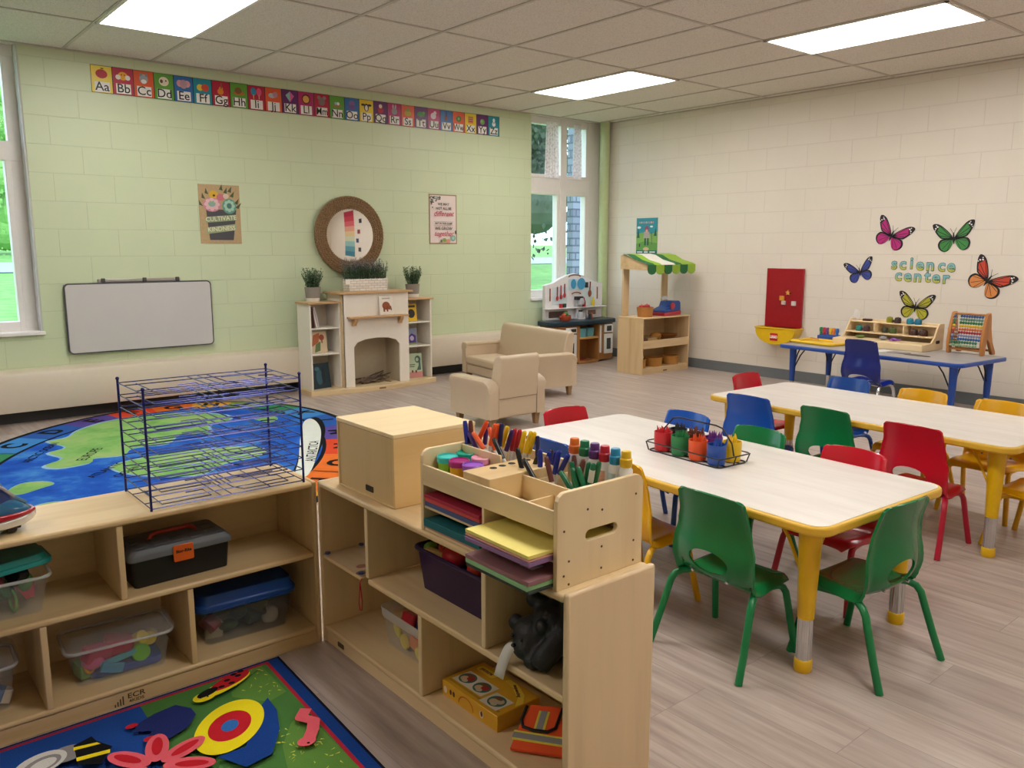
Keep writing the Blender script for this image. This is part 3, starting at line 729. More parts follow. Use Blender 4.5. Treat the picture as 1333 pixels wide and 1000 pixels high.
# ------------------------------------------------------------------ tables
def laminate(h, h2, name):
    m, nt, b = newmat(name)
    f = noise(nt, coords(nt, (9, 1.2, 1)), 2.2, 4, .6); c = ramp(nt, f, [(.3, hx(h2)), (.65, hx(h))])
    nt.links.new(c, b.inputs['Base Color']); b.inputs['Roughness'].default_value = .28
    return m
LAM = laminate('e8e2db', 'ddd5cd', 'white_laminate'); LAMG = laminate('a9a6a8', '96938f', 'grey_laminate')
YEL = plain('e6b70c', .3); YEL_B = plain('e2b436', .35); CHR = plain('d2d2d6', .2, .95); BLU_M = plain('1f4aa0', .35); BLK = plain('17171a', .4)
def table(label, loc, rz, W, L, h, top, band, leg, steel=True, brace=None, group=None):
    t = thing('activity_table', label, 'table', loc, rz, group)
    MB().prism(rrect(-W/2 + .012, -L/2 + .012, W/2 - .012, L/2 - .012, .05, 8), h - .026, h).build('tabletop', top, t, smooth=30)
    o = MB().prism(rrect(-W/2, -L/2, W/2, L/2, .06, 8), h - .031, h - .0012).build('edge_band', band, t, bevel=.008, seg=3)
    ins = .095
    for sx in (-1, 1):
        for sy in (-1, 1):
            x, y = sx * (W/2 - ins), sy * (L/2 - ins)
            if steel:
                l = MB().lathe([(.034, h - .03), (.033, h - .09), (.025, .19), (.0245, .17)], 20, (x, y, 0)).build('leg', leg, t, smooth=60)
                mb = MB()
                prof = [(.0215, .035), (.0215, .175)]
                mb.lathe(prof, 20, (x, y, 0))
                for k in range(10):
                    a = k * pi / 5; mb.cyl((x + .0212 * math.cos(a), y + .0212 * math.sin(a), .036), (x + .0212 * math.cos(a), y + .0212 * math.sin(a), .172), .0025, n=6)
                mb.build('chrome_extension', CHR, l, smooth=40)
                MB().lathe([(.024, 0), (.027, .006), (.0265, .036), (.022, .04)], 20, (x, y, 0)).build('foot_cap', leg, l, smooth=50)
            else:
                l = MB().lathe([(.03, h - .03), (.028, h - .08), (.022, .16)], 16, (x, y, 0)).build('leg', leg, t, smooth=60)
                MB().lathe([(.016, .02), (.016, .165)], 14, (x, y, 0)).build('chrome_extension', CHR, l, smooth=60)
                MB().lathe([(.019, 0), (.02, .022)], 14, (x, y, 0)).build('foot_cap', BLK, l, smooth=60)
            for dx, dy in ((-sx * .1, 0), (0, -sy * .12)):
                MB().tube([(x + dx * .1, y + dy * .1, h - .21), (x + dx * .6, y + dy * .6, h - .09), (x + dx, y + dy, h - .03)], .0055, 8).build('brace', brace or leg, t)
    return t
TH = .489
table('long white activity table with crayon caddy on it and yellow edge', (-4.634, -4.969, 0), -.05, .728, 1.53, TH, LAM, YEL_B, YEL, group='white activity tables')
table('long bare white activity table nearer the science wall with yellow edge', (-3.192, -4.953, 0), -.051, .728, 1.53, TH, LAM, YEL_B, YEL, group='white activity tables')
table('grey topped table with blue edge and blue legs along the white wall', (-.70, -3.78, 0), -.087, .70, 1.53, .47, LAMG, BLU_M, BLU_M, False, BLK)
# ------------------------------------------------------------------ stacking chairs
def cplastic(h): return plain(h, .22, var=.05, scale=6)
CG, CR, CB, CY, CN = cplastic('07733c'), cplastic('c00d26'), cplastic('1650ae'), cplastic('efb50e'), cplastic('10247c')
LG, LR, LB, LY = plain('0a7a44', .35), plain('b31230', .35), plain('1c4a9c', .35), plain('e0aa12', .35)
def lerp(tab, s):
    for (a, va), (b, vb) in zip(tab, tab[1:]):
        if s <= b:
            q = max(0, (s - a) / (b - a)); q = q * q * (3 - 2 * q)
            return va + (vb - va) * q
    return tab[-1][1]
def chair_shell(path, wfun, curve, nu, i0, i1, name, mat, t, cut=None):
    pts = path; mb = MB()
    def fn(u, v):
        s = i0 + (i1 - i0) * v
        k = min(int(s), len(pts) - 2); q = s - k
        x = pts[k][0] * (1 - q) + pts[k + 1][0] * q; z = pts[k][1] * (1 - q) + pts[k + 1][1] * q
        w = wfun(s); c, d = curve(s)
        tt = u * 2 - 1
        k2 = min(max(k, 1), len(pts) - 3); tx = pts[k2 + 2][0] - pts[k2 - 1][0]; tz = pts[k2 + 2][1] - pts[k2 - 1][1]; ln = math.hypot(tx, tz)
        roll = lerp([(0, .008), (3, .022), (9, .026), (13, .016), (18, .010), (24, .008), (26, .004)], s) * max(0, (abs(tt) - .8) / .2) ** 2
        return Vector((x + c * abs(tt) ** 2.2 - tz / ln * roll, tt * w, z + d * abs(tt) ** 2.2 + tx / ln * roll))
    mb.grid(fn, nu, int((i1 - i0) * 2))
    o = mb.build(name, mat, t, smooth=0)
    sd = o.modifiers.new('thick', 'SOLIDIFY'); sd.thickness = .008; sd.offset = 0
    if cut: boolean_cut(o, cut)
    else:
        dg = bpy.context.evaluated_depsgraph_get(); me = bpy.data.meshes.new_from_object(o.evaluated_get(dg)); o.modifiers.clear(); o.data = me
    me = o.data; me.polygons.foreach_set('use_smooth', [True] * len(me.polygons)); me.set_sharp_from_angle(angle=R(50))
    b = o.modifiers.new('edge', 'BEVEL'); b.width = .003; b.segments = 2; b.limit_method = 'ANGLE'; b.angle_limit = R(50)
    return o
def make_chair(label, shell, legm, big=False):
    t = thing('child_chair', label, 'chair')
    # profile from seat front to top of back (x forward, z up)
    path = [(.145, .232), (.142, .243), (.13, .25), (.11, .2525), (.08, .252), (.05, .249), (.02, .246), (-.01, .2435), (-.035, .2435), (-.055, .248), (-.074, .257), (-.087, .270), (-.096, .288), (-.102, .309), (-.105, .33), (-.105, .35), (-.102, .37), (-.099, .39), (-.097, .41), (-.097, .43), (-.099, .45), (-.102, .47), (-.106, .49), (-.110, .508), (-.113, .522), (-.115, .530), (-.116, .534)]
    n = len(path) - 1
    wt = [(0, .115), (1, .128), (2, .136), (5, .146), (8, .148), (11, .150), (13, .155), (15, .153), (18, .139), (21, .129), (24, .125), (25, .118), (26, .106)]
    wf = lambda s: lerp(wt, s)
    cx = [(0, 0), (6, .0), (9, .022), (12, .036), (15, .040), (19, .030), (24, .022), (26, .018)]
    cz = [(0, -.004), (3, .010), (7, .014), (10, .006), (13, 0), (22, 0), (26, -.006)]
    cv = lambda s: (lerp(cx, s), lerp(cz, s))
    sp = 10
    chair_shell(path, wf, cv, 28, 0, sp, 'seat', shell, t)
    cb = MB()
    if not big:
        poly = [(y, z) for y, z in ellp(0, .314, .074, .037, 28)]
    else:
        poly = [(.1 * math.cos(a), .268 + .035 * math.sin(a)) for a in [pi * i / 14 for i in range(15)]]
    cb.prism(poly, -.06, .3, basis((0, 0, 0), (0, 1, 0), (0, 0, 1)) @ Matrix.Rotation(pi, 4, 'Y') @ Matrix.Scale(-1, 4, (1, 0, 0)))
    # keep the cutter behind the seat bend
    ct = MB(); ct.prism([(y, z) for y, z in poly], .03, .2, basis((0, 0, 0), (0, 1, 0), (0, 0, 1)))
    for i, p in enumerate(ct.v): ct.v[i] = Vector((-abs(p.x), p.y, p.z))
    c = ct.build('cutter', shell)
    import bmesh
    bm = bmesh.new(); bm.from_mesh(c.data); bmesh.ops.recalc_face_normals(bm, faces=bm.faces); bm.to_mesh(c.data); bm.free()
    chair_shell(path, wf, cv, 28, sp, n, 'backrest', shell, t, c)
    for s in (-1, 1):
        r = .0115
        MB().tube([(.0, s * .118, .233), (.05, s * .122, .233), (.088, s * .127, .231), (.106, s * .132, .222), (.117, s * .136, .205), (.122, s * .139, .18), (.14, s * .149, .08), (.156, s * .158, 0)], r, 10).build('leg', legm, t, smooth=60)
        MB().tube([(-.0, s * .114, .233), (-.03, s * .124, .234), (-.052, s * .138, .232), (-.072, s * .148, .224), (-.086, s * .153, .206), (-.094, s * .156, .18), (-.127, s * .166, .08), (-.156, s * .174, 0)], r, 10).build('leg', legm, t, smooth=60)
        MB().cyl((-.070, s * .066, .266), (-.090, s * .066, .263), .005, n=10).build('screw', CHR, t)
        MB().tube([(-.02, s * .118, .233), (-.02, 0, .236), (-.02, -s * .0, .236)], .008, 8).build('crossbar', legm, t)
    return t
g1, g2 = 'chairs around the front white table', 'chairs around the rear white table'
ch = make_chair('green chair with its back to the shelf at the front table', CG, LG)
ch.location = (-5.0, -5.385, 0); ch['group'] = g1; ch.rotation_euler = (0, 0, R(-2))
def chair(x, y, deg, col, label, grp):
    rm = {CG: col[0], LG: col[1]} if col[0] is not CG else None
    return dup(ch, (x, y, 0), R(deg), label, grp, rm)
gr, rd, bl, yl = (CG, LG), (CR, LR), (CB, LB), (CY, LY)
# back of a chair sits .1 behind its origin
chair(-4.712, -5.70, 86, gr, 'green chair tucked under the near end of the front table', g1)
chair(-4.905, -4.93, -8, yl, 'yellow chair at the front table just behind the desk organizer', g1)
chair(-4.895, -4.53, 0, bl, 'blue chair at the front table behind the row of markers', g1)
chair(-4.52, -4.22, -94, rd, 'red chair at the far end of the front table beyond the markers', g1)
chair(-4.255, -4.55, 176, bl, 'blue chair behind the crayon caddy on the far side of the front table', g1)
chair(-4.295, -4.95, 176, gr, 'green chair low behind the front table, between the blue and red ones', g1)
chair(-4.335, -5.38, 177, rd, 'red chair low behind the front table, opposite the green chair nearest the shelf', g1)
chair(-3.475, -4.47, 0, bl, 'blue chair at the near side of the rear table, farthest along', g2)
chair(-3.49, -4.90, -3, gr, 'green chair at the near side of the rear table', g2)
chair(-3.545, -5.33, -3, rd, 'tall red chair at the near side of the rear table, fully seen with its legs', g2)
chair(-2.955, -4.13, -92, rd, 'red chair at the far end of the rear table near the market stall side', g2)
chair(-2.76, -4.52, 177, bl, 'blue chair on the wall side of the rear table', g2)
chair(-2.835, -4.965, 177, yl, 'yellow chair on the wall side of the rear table, its back whole', g2)
chair(-2.87, -5.36, 177, yl, 'yellow chair on the wall side of the rear table cut by the photo edge', g2)
chair(-3.22, -5.70, 86, yl, 'yellow chair at the near end of the rear table with only its seat in view', g2)
bc = make_chair('navy blue chair with chrome legs at the grey science table', CN, CHR, True)
bc.location = (-1.18, -3.88, 0); bc.scale = (1.1, 1.02, 1.13); bc.rotation_euler = (0, 0, R(-5))
# ------------------------------------------------------------------ crayon caddy
t = thing('crayon_caddy', 'black wire caddy holding coloured cups of crayons on the front table', 'caddy', (-4.634, -4.97, TH), R(-4))
mb = MB()
def loop(z, a, b): return [(a, b, z), (-a, b, z), (-a, -b, z), (a, -b, z)]
rr = [(x, y, .036) for x, y in rrect(-.086, -.185, .086, .185, .02)]
mb.tube(rr, .0025, 6, closed=True)
rr = [(x, y, .0025) for x, y in rrect(-.08, -.175, .08, .175, .02)]
mb.tube(rr, .0025, 6, closed=True)
for x, y in ((-.08, -.17), (.08, -.17), (-.08, .17), (.08, .17), (0, .176), (0, -.176)): mb.tube([(x, y, .0025), (x * 1.06, y * 1.06, .036)], .0025, 6)
for x in (-.04, .04): mb.tube([(x, -.175, .003), (x, .175, .003)], .0025, 6)
mb.build('wire_frame', BLK, t)
MB().tube([(0, -.176, .036), (0, -.165, .08), (0, -.12, .128), (0, -.09, .134), (0, .09, .134), (0, .12, .128), (0, .165, .08), (0, .176, .036)], .003, 8).build('handle', BLK, t)
cups = [(-.042, .132, 'c8202c', 'red'), (-.042, .044, '1f7a44', 'green'), (-.042, -.044, 'e0501c', 'orange'), (-.042, -.132, '1a4aa0', 'blue'),
        (.042, -.132, 'e6bd10', 'yellow'), (.042, -.044, '6a2a86', 'purple'), (.042, .044, '6a3a28', 'brown'), (.042, .132, '26242a', 'black')]
cay = None
Rm = Matrix.Rotation(R(-4), 4, 'Z'); Tm = T((-4.634, -4.97, TH))
for x, y, c, nme in cups:
    p = Tm @ Rm @ Vector((x, y, .0055))
    m_ = plain(c, .3)
    o = MB().lathe([(.001, 0), (.031, 0), (.0345, .035), (.035, .072), (.0325, .072), (.032, .04), (.029, .004), (.001, .004)], 24).build('crayon_cup', m_, None, smooth=40)
    o.location = p; tag(o, f'{nme} plastic cup in the wire crayon caddy', 'cup', 'cups in the crayon caddy')
    cr = None
    for k in range(11):
        a = k * 2.4; r = .006 + .017 * ((k * .37) % 1)
        q = (p.x + r * math.cos(a), p.y + r * math.sin(a), p.z + .006)
        if cr is None:
            cr = MB().lathe([(.004, 0), (.004, .069), (.0032, .072), (.001, .084)], 8).build('crayon', plain(c, .5), None, smooth=40)
            tag(cr, f'{nme} crayon among those standing in the {nme} cup', 'crayon', f'{nme} crayons in the {nme} cup'); o2 = cr
        else:
            o2 = cr.copy(); COL.objects.link(o2)
        o2.location = q; o2.rotation_euler = (rt.uniform(-.16, .16), rt.uniform(-.16, .16), 0)
        o2.location.z += rt.uniform(0, .006)
# ------------------------------------------------------------------ things on the science table
ST = .4705
t = thing('display_stand', 'pale wooden stepped display stand on the grey table below the yellow butterfly', 'display stand', (-.465, -3.665, ST), R(-3))
BX, BY, BZ = birch('x'), birch('y'), birch('z')
L2 = .375
side = [(-.165, 0), (.165, 0), (.165, .205), (.09, .205), (.07, .19), (.02, .1), (-.02, .06), (-.165, .05)]
for s in (-1, 1):
    MB().prism(side, -.007, .007, basis((0, s * L2, 0), (1, 0, 0), (0, 0, 1))).build('side_panel', BX, t, bevel=.003)
box('lower_shelf', (-.155, -L2 + .007, .045, .02, L2 - .007, .055), BY, t)
box('front_board', (-.16, -L2 + .007, .0, -.15, L2 - .007, .05), BY, t)
box('middle_shelf', (.0, -L2 + .007, .092, .15, L2 - .007, .102), BY, t)
box('top_shelf', (.07, -L2 + .007, .175, .16, L2 - .007, .185), BY, t)
box('back_board', (.15, -L2 + .007, .0, .16, L2 - .007, .2), BY, t)
for y in (-.12, .13): box('divider', (.03, y - .005, .102, .15, y + .005, .175), BX, t)
for s in (-1,): MB().prism(rrect(.04, .05, .1, .075, .012), -.0005, .0015, basis((0, s * (L2 + .0075), 0), (1, 0, 0), (0, 0, 1))).build('hand_hole', plain('3a2c20', .8), t, smooth=0)
def stand_pt(x, y, z):
    c_, s_ = math.cos(R(-3)), math.sin(R(-3)); return (-.465 + c_ * x - s_ * y, -3.665 + s_ * x + c_ * y, ST + z)
def glasses(x, y, z, c1, c2, label, r=.026, rz=90):
    t = thing('toy_viewer', label, 'toy', stand_pt(x, y, z), R(rz - 3), 'viewers on the display stand')
    for s in (-1, 1):
        MB().lathe([(.001, 0), (r, .0), (r * 1.05, .03), (r * .8, .045), (.001, .05)], 18, (s * (r + .008), 0, 0)).build('lens_cup', plain(c1 if s < 0 else c2, .25), t, smooth=50)
    MB().box(-.012, -.008, .006, .012, .008, .024).build('bridge', plain(c1, .3), t, bevel=.003)
glasses(.115, .01, .186, '3a2620', '8f8a1e', 'pair of brown and olive cups on the top shelf of the display stand')
glasses(.115, -.16, .186, '1d6a8a', '1f7d92', 'pair of teal cups on the top shelf of the display stand')
glasses(.07, .25, .103, '4a2a30', '1f7a74', 'maroon and teal cups in the first opening of the display stand')
glasses(.07, .02, .103, '4a5a2a', '3a3a2a', 'olive cups in the middle opening of the display stand')
glasses(.07, -.225, .103, '3a201c', '402420', 'pair of dark brown balls in the last opening of the display stand', .032)
def blob(name, x, y, z, r, c, label, cat):
    o = MB().ell((0, 0, r[2]), r, 16, 10).build(name, plain(c, .5), None, smooth=180); o.location = stand_pt(x, y, z); tag(o, label, cat, 'small toys on the display stand')
blob('toy_frog', -.05, .2, .056, (.03, .04, .012), '5f7a2a', 'flat green toy on the lower ledge of the display stand', 'toy')
blob('toy_stone', -.05, .0, .056, (.03, .03, .016), '8a8a92', 'grey stone shaped toy on the lower ledge of the display stand', 'toy')
mb = MB()
for k in range(5):
    a = k * 2 * pi / 5; mb.tube([(0, 0, .012), (.022 * math.cos(a), .022 * math.sin(a), .012), (.045 * math.cos(a + .2), .045 * math.sin(a + .2), .008)], [.011, .008, .004], 8)
o = mb.build('toy_starfish', plain('8a4fb0', .4), None, smooth=60); o.location = stand_pt(-.06, -.1, .056); tag(o, 'purple starfish toy on the lower ledge of the display stand', 'toy')
o = MB().box(-.02, -.035, 0, .02, .035, .018).build('toy_block', plain('4a2a20', .5), None, bevel=.003); o.location = stand_pt(.115, .24, .186); tag(o, 'small dark brown block on the top shelf of the display stand', 'block')
# glass dome on the wall ledge behind the stand
o = MB().lathe([(.032, 0), (.032, .03), (.03, .06), (.02, .085), (.001, .094)], 20).build('clear_cup', clear('f2f4f6', .22), None, smooth=60); o.location = stand_pt(.115, .34, .186); tag(o, 'small clear dome at the left end of the display stand top', 'cup')
# abacus
t = thing('bead_frame', 'wooden bead counting frame with coloured rows on the grey table', 'bead frame', (-.43, -4.3, ST), R(-8))
ORW = birch('z', 'b97a3c', '9a5f2a', .35)
for s in (-1, 1):
    pr = [(-.06 + .05 * (k / 10) + .03 * math.sin(k / 10 * pi) * -1, .30 * k / 10) for k in range(11)]
    pts = [(-.085, .0), (-.095, .08), (-.085, .18), (-.06, .27), (-.045, .312), (-.01, .318), (.0, .29), (.01, .2), (.04, .1), (.09, .02), (.09, 0), (.05, 0), (.0, .09), (-.035, .12), (-.045, .06), (-.05, 0)]
    MB().prism(pts, -.013, .013, basis((0, s * .128, 0), (1, 0, 0), (0, 0, 1))).build('side_frame', ORW, t, bevel=.005)
for x, z in ((-.075, .035), (-.035, .3), (.06, .03)): MB().cyl((x, -.125, z), (x, .125, z), .009, n=10).build('crossbar', ORW, t)
bc_ = ['3a5a92', '5f8a7a', '2f7a4a', 'd8b52a', 'd0703a', 'a82a3a', '8a8fb0', '3560a0', '2f7a5a', '8fae8a']
for k in range(10):
    z = .285 - k * .0245; x = -.052 - .032 * (k / 9) - .008
    rod = MB().cyl((x, -.118, z), (x, .118, z), .0022, n=6).build('rod', CHR, t)
    off = rt.choice((-.045, -.03, 0, .015))
    for j in range(10):
        if k > 7: y = .1 - j * .0205
        else: y = -.104 + j * .0195 + (0 if j < 9 else .03)
        MB().ell((x, y, z), (.0118, .0096, .0118), 10, 7).build('bead', plain(bc_[k], .3), rod, smooth=180)
# peg rack
t = thing('peg_rack', 'blue rack of rainbow pegs on the grey table left of the stand', 'peg rack', (-.50, -3.19, ST), R(-6))
MB().prism(rrect(-.035, -.105, .035, .105, .012), 0, .05).build('rack_base', BLU_M, t, bevel=.004)
MB().prism(rrect(-.03, -.09, .03, .09, .012), .05, .062).build('rack_step', BLU_M, t, bevel=.003)
for k, c in enumerate(['1f7a4a', 'b02a3a', '6a3a8a', 'd8b52a', 'd0702a', '2a5fa8']):
    for x in (-.013,):
        MB().lathe([(.012, .062), (.012, .082), (.016, .084), (.016, .112), (.010, .12), (.001, .121)], 12, (x, -.078 + .156 * (1 - k / 5), 0)).build('peg', plain(c, .3), t, smooth=40)
# yellow tray and flat pieces
t = thing('shallow_tray', 'shallow yellow tray at the end of the grey table near the catch tray', 'tray', (-.70, -3.22, ST), R(-10))
mb = MB()
w, l = .13, .2
mb.prism(rrect(-w, -l, w, l, .02), 0, .006)
mb.build('tray_base', plain('e0bd4a', .35), t, smooth=0)
rim = [(x, y, .014) for x, y in rrect(-w, -l, w, l, .02)]
MB().tube(rim, .011, 8, closed=True).build('tray_rim', plain('edc22e', .3), t)
o = MB().box(-.06, -.008, 0, .06, .008, .008).build('wooden_stick', birch('x', 'c98a4a', 'a86a32'), None, bevel=.002); o.location = (-.62, -3.12, ST + .0262); o.rotation_euler = (0, 0, R(60)); tag(o, 'short brown stick across the yellow tray', 'stick')
def flatthing(name, poly, c, loc, rz, label, cat, h=.003):
    o = MB().prism(poly, 0, h).build(name, plain(c, .4), None, smooth=0); o.location = loc; o.rotation_euler = (0, 0, rz); tag(o, label, cat); return o
flatthing('paper_card', rrect(-.06, -.045, .06, .045, .004), 'e8e6e2', (-.79, -3.80, ST), R(-20), 'white card lying on the grey table beside the navy chair', 'card')
flatthing('dark_leaf_piece', ellp(0, 0, .035, .11, 20), '4a4440', (-.86, -4.09, ST), R(-8), 'dark oval piece lying at the front edge of the grey table', 'mat')
flatthing('grey_mat', rrect(-.05, -.075, .05, .075, .008), '7d7a7c', (-.80, -3.93, ST), R(-12), 'grey flat piece on the table between white card and dark oval', 'mat')
# ------------------------------------------------------------------ fireplace bookcase
FX, FY = -3.33, -.13          # centre, back plane just clear of the heater cover
t = thing('fireplace_bookcase', 'white play fireplace bookcase with wooden tops and arched hearth', 'bookcase', (FX, FY, 0))
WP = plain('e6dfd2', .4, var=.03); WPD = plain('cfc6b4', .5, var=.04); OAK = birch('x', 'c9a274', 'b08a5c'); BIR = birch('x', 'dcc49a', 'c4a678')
D, DC = -.24, -.275            # fronts of the side bays and of the centre
sw = .625; ci = .335
mb = MB()
mb.box(-sw, D, .045, -sw + .015, 0, .79)
mb.build('side_panel', WP, t, bevel=.002)
box('side_panel', (sw - .015, D, .045, sw, 0, .79), WP, t)
box('inner_panel', (-ci - .015, D, .045, -ci, 0, .79), WP, t); box('inner_panel', (ci, D, .045, ci + .015, 0, .79), WP, t)
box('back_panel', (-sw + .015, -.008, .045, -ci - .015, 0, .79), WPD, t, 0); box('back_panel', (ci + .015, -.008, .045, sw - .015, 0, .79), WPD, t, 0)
for sx in (-1, 1):
    for z in (.345, .57):
        a, b = sorted((sx * (sw - .015), sx * (ci + .015))); box('shelf', (a, D + .004, z, b, -.008, z + .014), WP, t)
    a, b = sorted((sx * (sw + .018), sx * ci)); box('side_top', (a, D - .018, .79, b, .0, .806), OAK, t)
# centre front with arched opening
op = [(-.235, .045), (-.235, .40), (-.20, .44), (-.12, .463), (0, .472), (.12, .463), (.20, .44), (.235, .40), (.235, .045)]
Mf = basis((0, DC, 0), (1, 0, 0), (0, 0, 1))
outer = [(-ci, .045), (-ci, .868), (ci, .868), (ci, .045)]
mb = MB(); 
poly = [(-ci, .045)] + [(-ci, .868), (ci, .868), (ci, .045)] + op[::-1]
mb.prism(poly[::-1], 0, .015, Mf @ T((0, 0, -.0)))
mb.build('front_panel', WP, t, smooth=0)
box('upper_side', (-ci, DC, .80, -ci + .014, 0, .868), WP, t); box('upper_side', (ci - .014, DC, .80, ci, 0, .868), WP, t)
box('side_strip', (-ci - .002, DC - .015, .045, -ci + .012, D, .868), BIR, t)
box('centre_top', (-ci - .04, DC - .04, .868, ci + .04, .0, .886), OAK, t)
# hearth recess
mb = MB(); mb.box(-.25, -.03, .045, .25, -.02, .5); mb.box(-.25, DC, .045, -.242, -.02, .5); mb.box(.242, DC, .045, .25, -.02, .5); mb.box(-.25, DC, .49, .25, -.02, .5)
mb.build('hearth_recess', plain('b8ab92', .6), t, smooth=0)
# mantel shelf
o = box('mantel_shelf', (-.30, DC - .085, .655, .30, DC - .015, .671), OAK, t)
for x in (-.235, .235):
    MB().prism([(0, 0), (.055, 0), (.055, -.012), (.048, -.03), (.03, -.045), (.026, -.065), (0, -.065)], -.018, .018, basis((x, DC - .015, .655), (0, -1, 0), (0, 0, 1))).build('bracket', OAK, o, bevel=.002)
# bowed plinth
bow = [(-sw - .025, 0), (-sw - .025, D - .03)] + [(-.6 + 1.2 * k / 12, D - .04 - .085 * math.sin(pi * k / 12)) for k in range(13)] + [(sw + .025, D - .03), (sw + .025, 0)]
o = MB().prism(bow[::-1], 0, .044).build('plinth', BIR, t, bevel=.003)
MB().prism(rrect(-.035, -.007, .035, .007, .006), 0, .001, basis((0, D - .1265, .022), (1, 0, 0), (0, 0, 1))).build('maker_badge', plain('8a6a44', .5), o, smooth=0)
def W(x, y, z): return (FX + x, FY + y, z)
# twigs in the hearth
for k in range(14):
    a = rt.uniform(-.5, .5); L = rt.uniform(.12, .34); cx = rt.uniform(-.12, .12); cy = rt.uniform(-.19, -.08); z0 = .052 + .006 * (k % 5)
    pts = [Vector((L * (i / 5 - .5), .012 * math.sin(i * 1.7 + k), .008 * math.sin(i * 2.1 + k) + rt.uniform(-.003, .003) + (.03 * (i / 5) * (k % 3)))) for i in range(6)]
    Mz = Matrix.Rotation(a, 4, 'Z')
    o = MB().tube([Mz @ p for p in pts], [.006, .009, .009, .008, .007, .005], 7).build('twig', plain(['6a5846', '7a6856', '57463a'][k % 3], .9, bmp=.3), None, smooth=60)
    o.location = W(max(-.2 + L * .55, min(.2 - L * .55, cx)), cy, z0)
    tag(o, 'dry bare twig on the heap in the play fireplace hearth', 'twig', 'twigs in the hearth')
# books
def book(name_label, loc, w, h, cover, prims, rz=0, tilt=-8, th=.014, group='picture books in the fireplace bookcase'):
    t = thing('picture_book', name_label, 'book', loc, 0, group); t.rotation_euler = (R(tilt), 0, R(rz))
    M = basis((0, -th / 2, 0), (1, 0, 0), (0, 0, 1))
    MB().box(-w / 2, -th / 2, 0, w / 2, th / 2, h).build('cover', plain(cover, .3), t, bevel=.0015)
    MB().box(-w / 2 + .004, -th / 2 + .002, -.0004, w / 2 + .0004, th / 2 - .002, h + .0004).build('pages', plain('e6e0d2', .7), t, smooth=0)
    if prims: picture_mesh(prims, w, h, M @ T((-w / 2, 0, 0)), 'cover_picture', t, .0008)
    return t
book('cream book with a brown bear standing on the mantel shelf', W(.088, DC - .042, .6713), .135, .165, 'e4dcd0', [('e', .48, .5, .3, .22, '8f4a28'), ('e', .72, .4, .16, .12, '8f4a28'), ('r', .25, .18, .38, .45, '7d3f22'), ('r', .5, .18, .62, .45, '7d3f22'), ('r', .2, .86, .8, .93, 'b0a89c'), ('e', .85, .3, .05, .07, '5a6a4a')], 0, -6)
book('tan book with an orange animal on the left middle shelf', W(-.505, -.16, .3598), .165, .185, 'd8c4a2', [('p', [(.05, .3), (.2, .85), (.6, .95), (.5, .5)], 0, 0, 0, 'b8683e'), ('p', [(.2, .02), (.3, .4), (.62, .55), (.55, .1)], 0, 0, 0, '5f7a4a'), ('e', .7, .72, .16, .14, 'a34e2c'), ('r', .66, .45, .74, .7, 'a34e2c')], 6, -9)
book('dark blue book with a figure on the left bottom shelf', W(-.497, -.17, .0448), .19, .225, '1c3340', [('e', .4, .45, .18, .3, '2f5a6a'), ('e', .62, .5, .1, .34, '132630'), ('e', .3, .78, .14, .08, '3f6a78')], 10, -8)
book('yellow book with a dark ball on the right top shelf', W(.445, -.17, .5848), .12, .16, 'e4ba20', [('e', .5, .45, .33, .26, '2e2a26'), ('r', .12, .8, .88, .93, '3a3220')], 0, -7)
book('purple book on the right middle shelf', W(.452, -.16, .3598), .11, .155, '8b93b0', [('p', [(.1, .02), (.9, .02), (.9, .55), (.5, .7), (.1, .5)], 0, 0, 0, '4a2f86'), ('e', .5, .4, .2, .15, 'c2b8d4'), ('r', .1, .02, .9, .12, '8a9a2a')], 0, -6)
book('pale green book with a curling tail on the right bottom shelf', W(.478, -.17, .0448), .155, .23, 'bccfb2', [('r', 0, 0, 1, .24, 'c98a86'), ('e', .7, .75, .2, .15, '4a6a62'), ('e', .66, .74, .1, .08, 'bccfb2'), ('p', [(.6, .3), (.9, .3), (.88, .75), (.76, .7), (.75, .5)], 0, 0, 0, '4a6a62'), ('r', .12, .52, .5, .56, '6a7a6a'), ('r', .12, .44, .45, .48, '6a7a6a'), ('e', .3, .26, .06, .06, '7a3a34'), ('e', .55, .25, .06, .06, '7a3a34')], -4, -6)
for k, (c, dx, tl, lb) in enumerate([('2a1a18', 0, 0, 'dark book standing first on the left top shelf'), ('5a2a22', .022, 3, 'maroon book second on the left top shelf'), ('d4ccc2', .05, 12, 'white book leaning third on the left top shelf'), ('b9aeb0', .069, 13, 'pale grey book leaning last on the left top shelf')]):
    t = thing('picture_book', lb, 'book', W(-.60 + dx, -.12, .5848), 0, 'picture books in the fireplace bookcase'); t.rotation_euler = (0, R(-tl), 0)
    MB().box(0, -.09, 0, .015, .07, .185).build('cover', plain(c, .35), t, bevel=.002)
    MB().box(.002, -.0885, .002, .013, .0704, .1854).build('pages', plain('e6e0d2', .7), t, smooth=0)
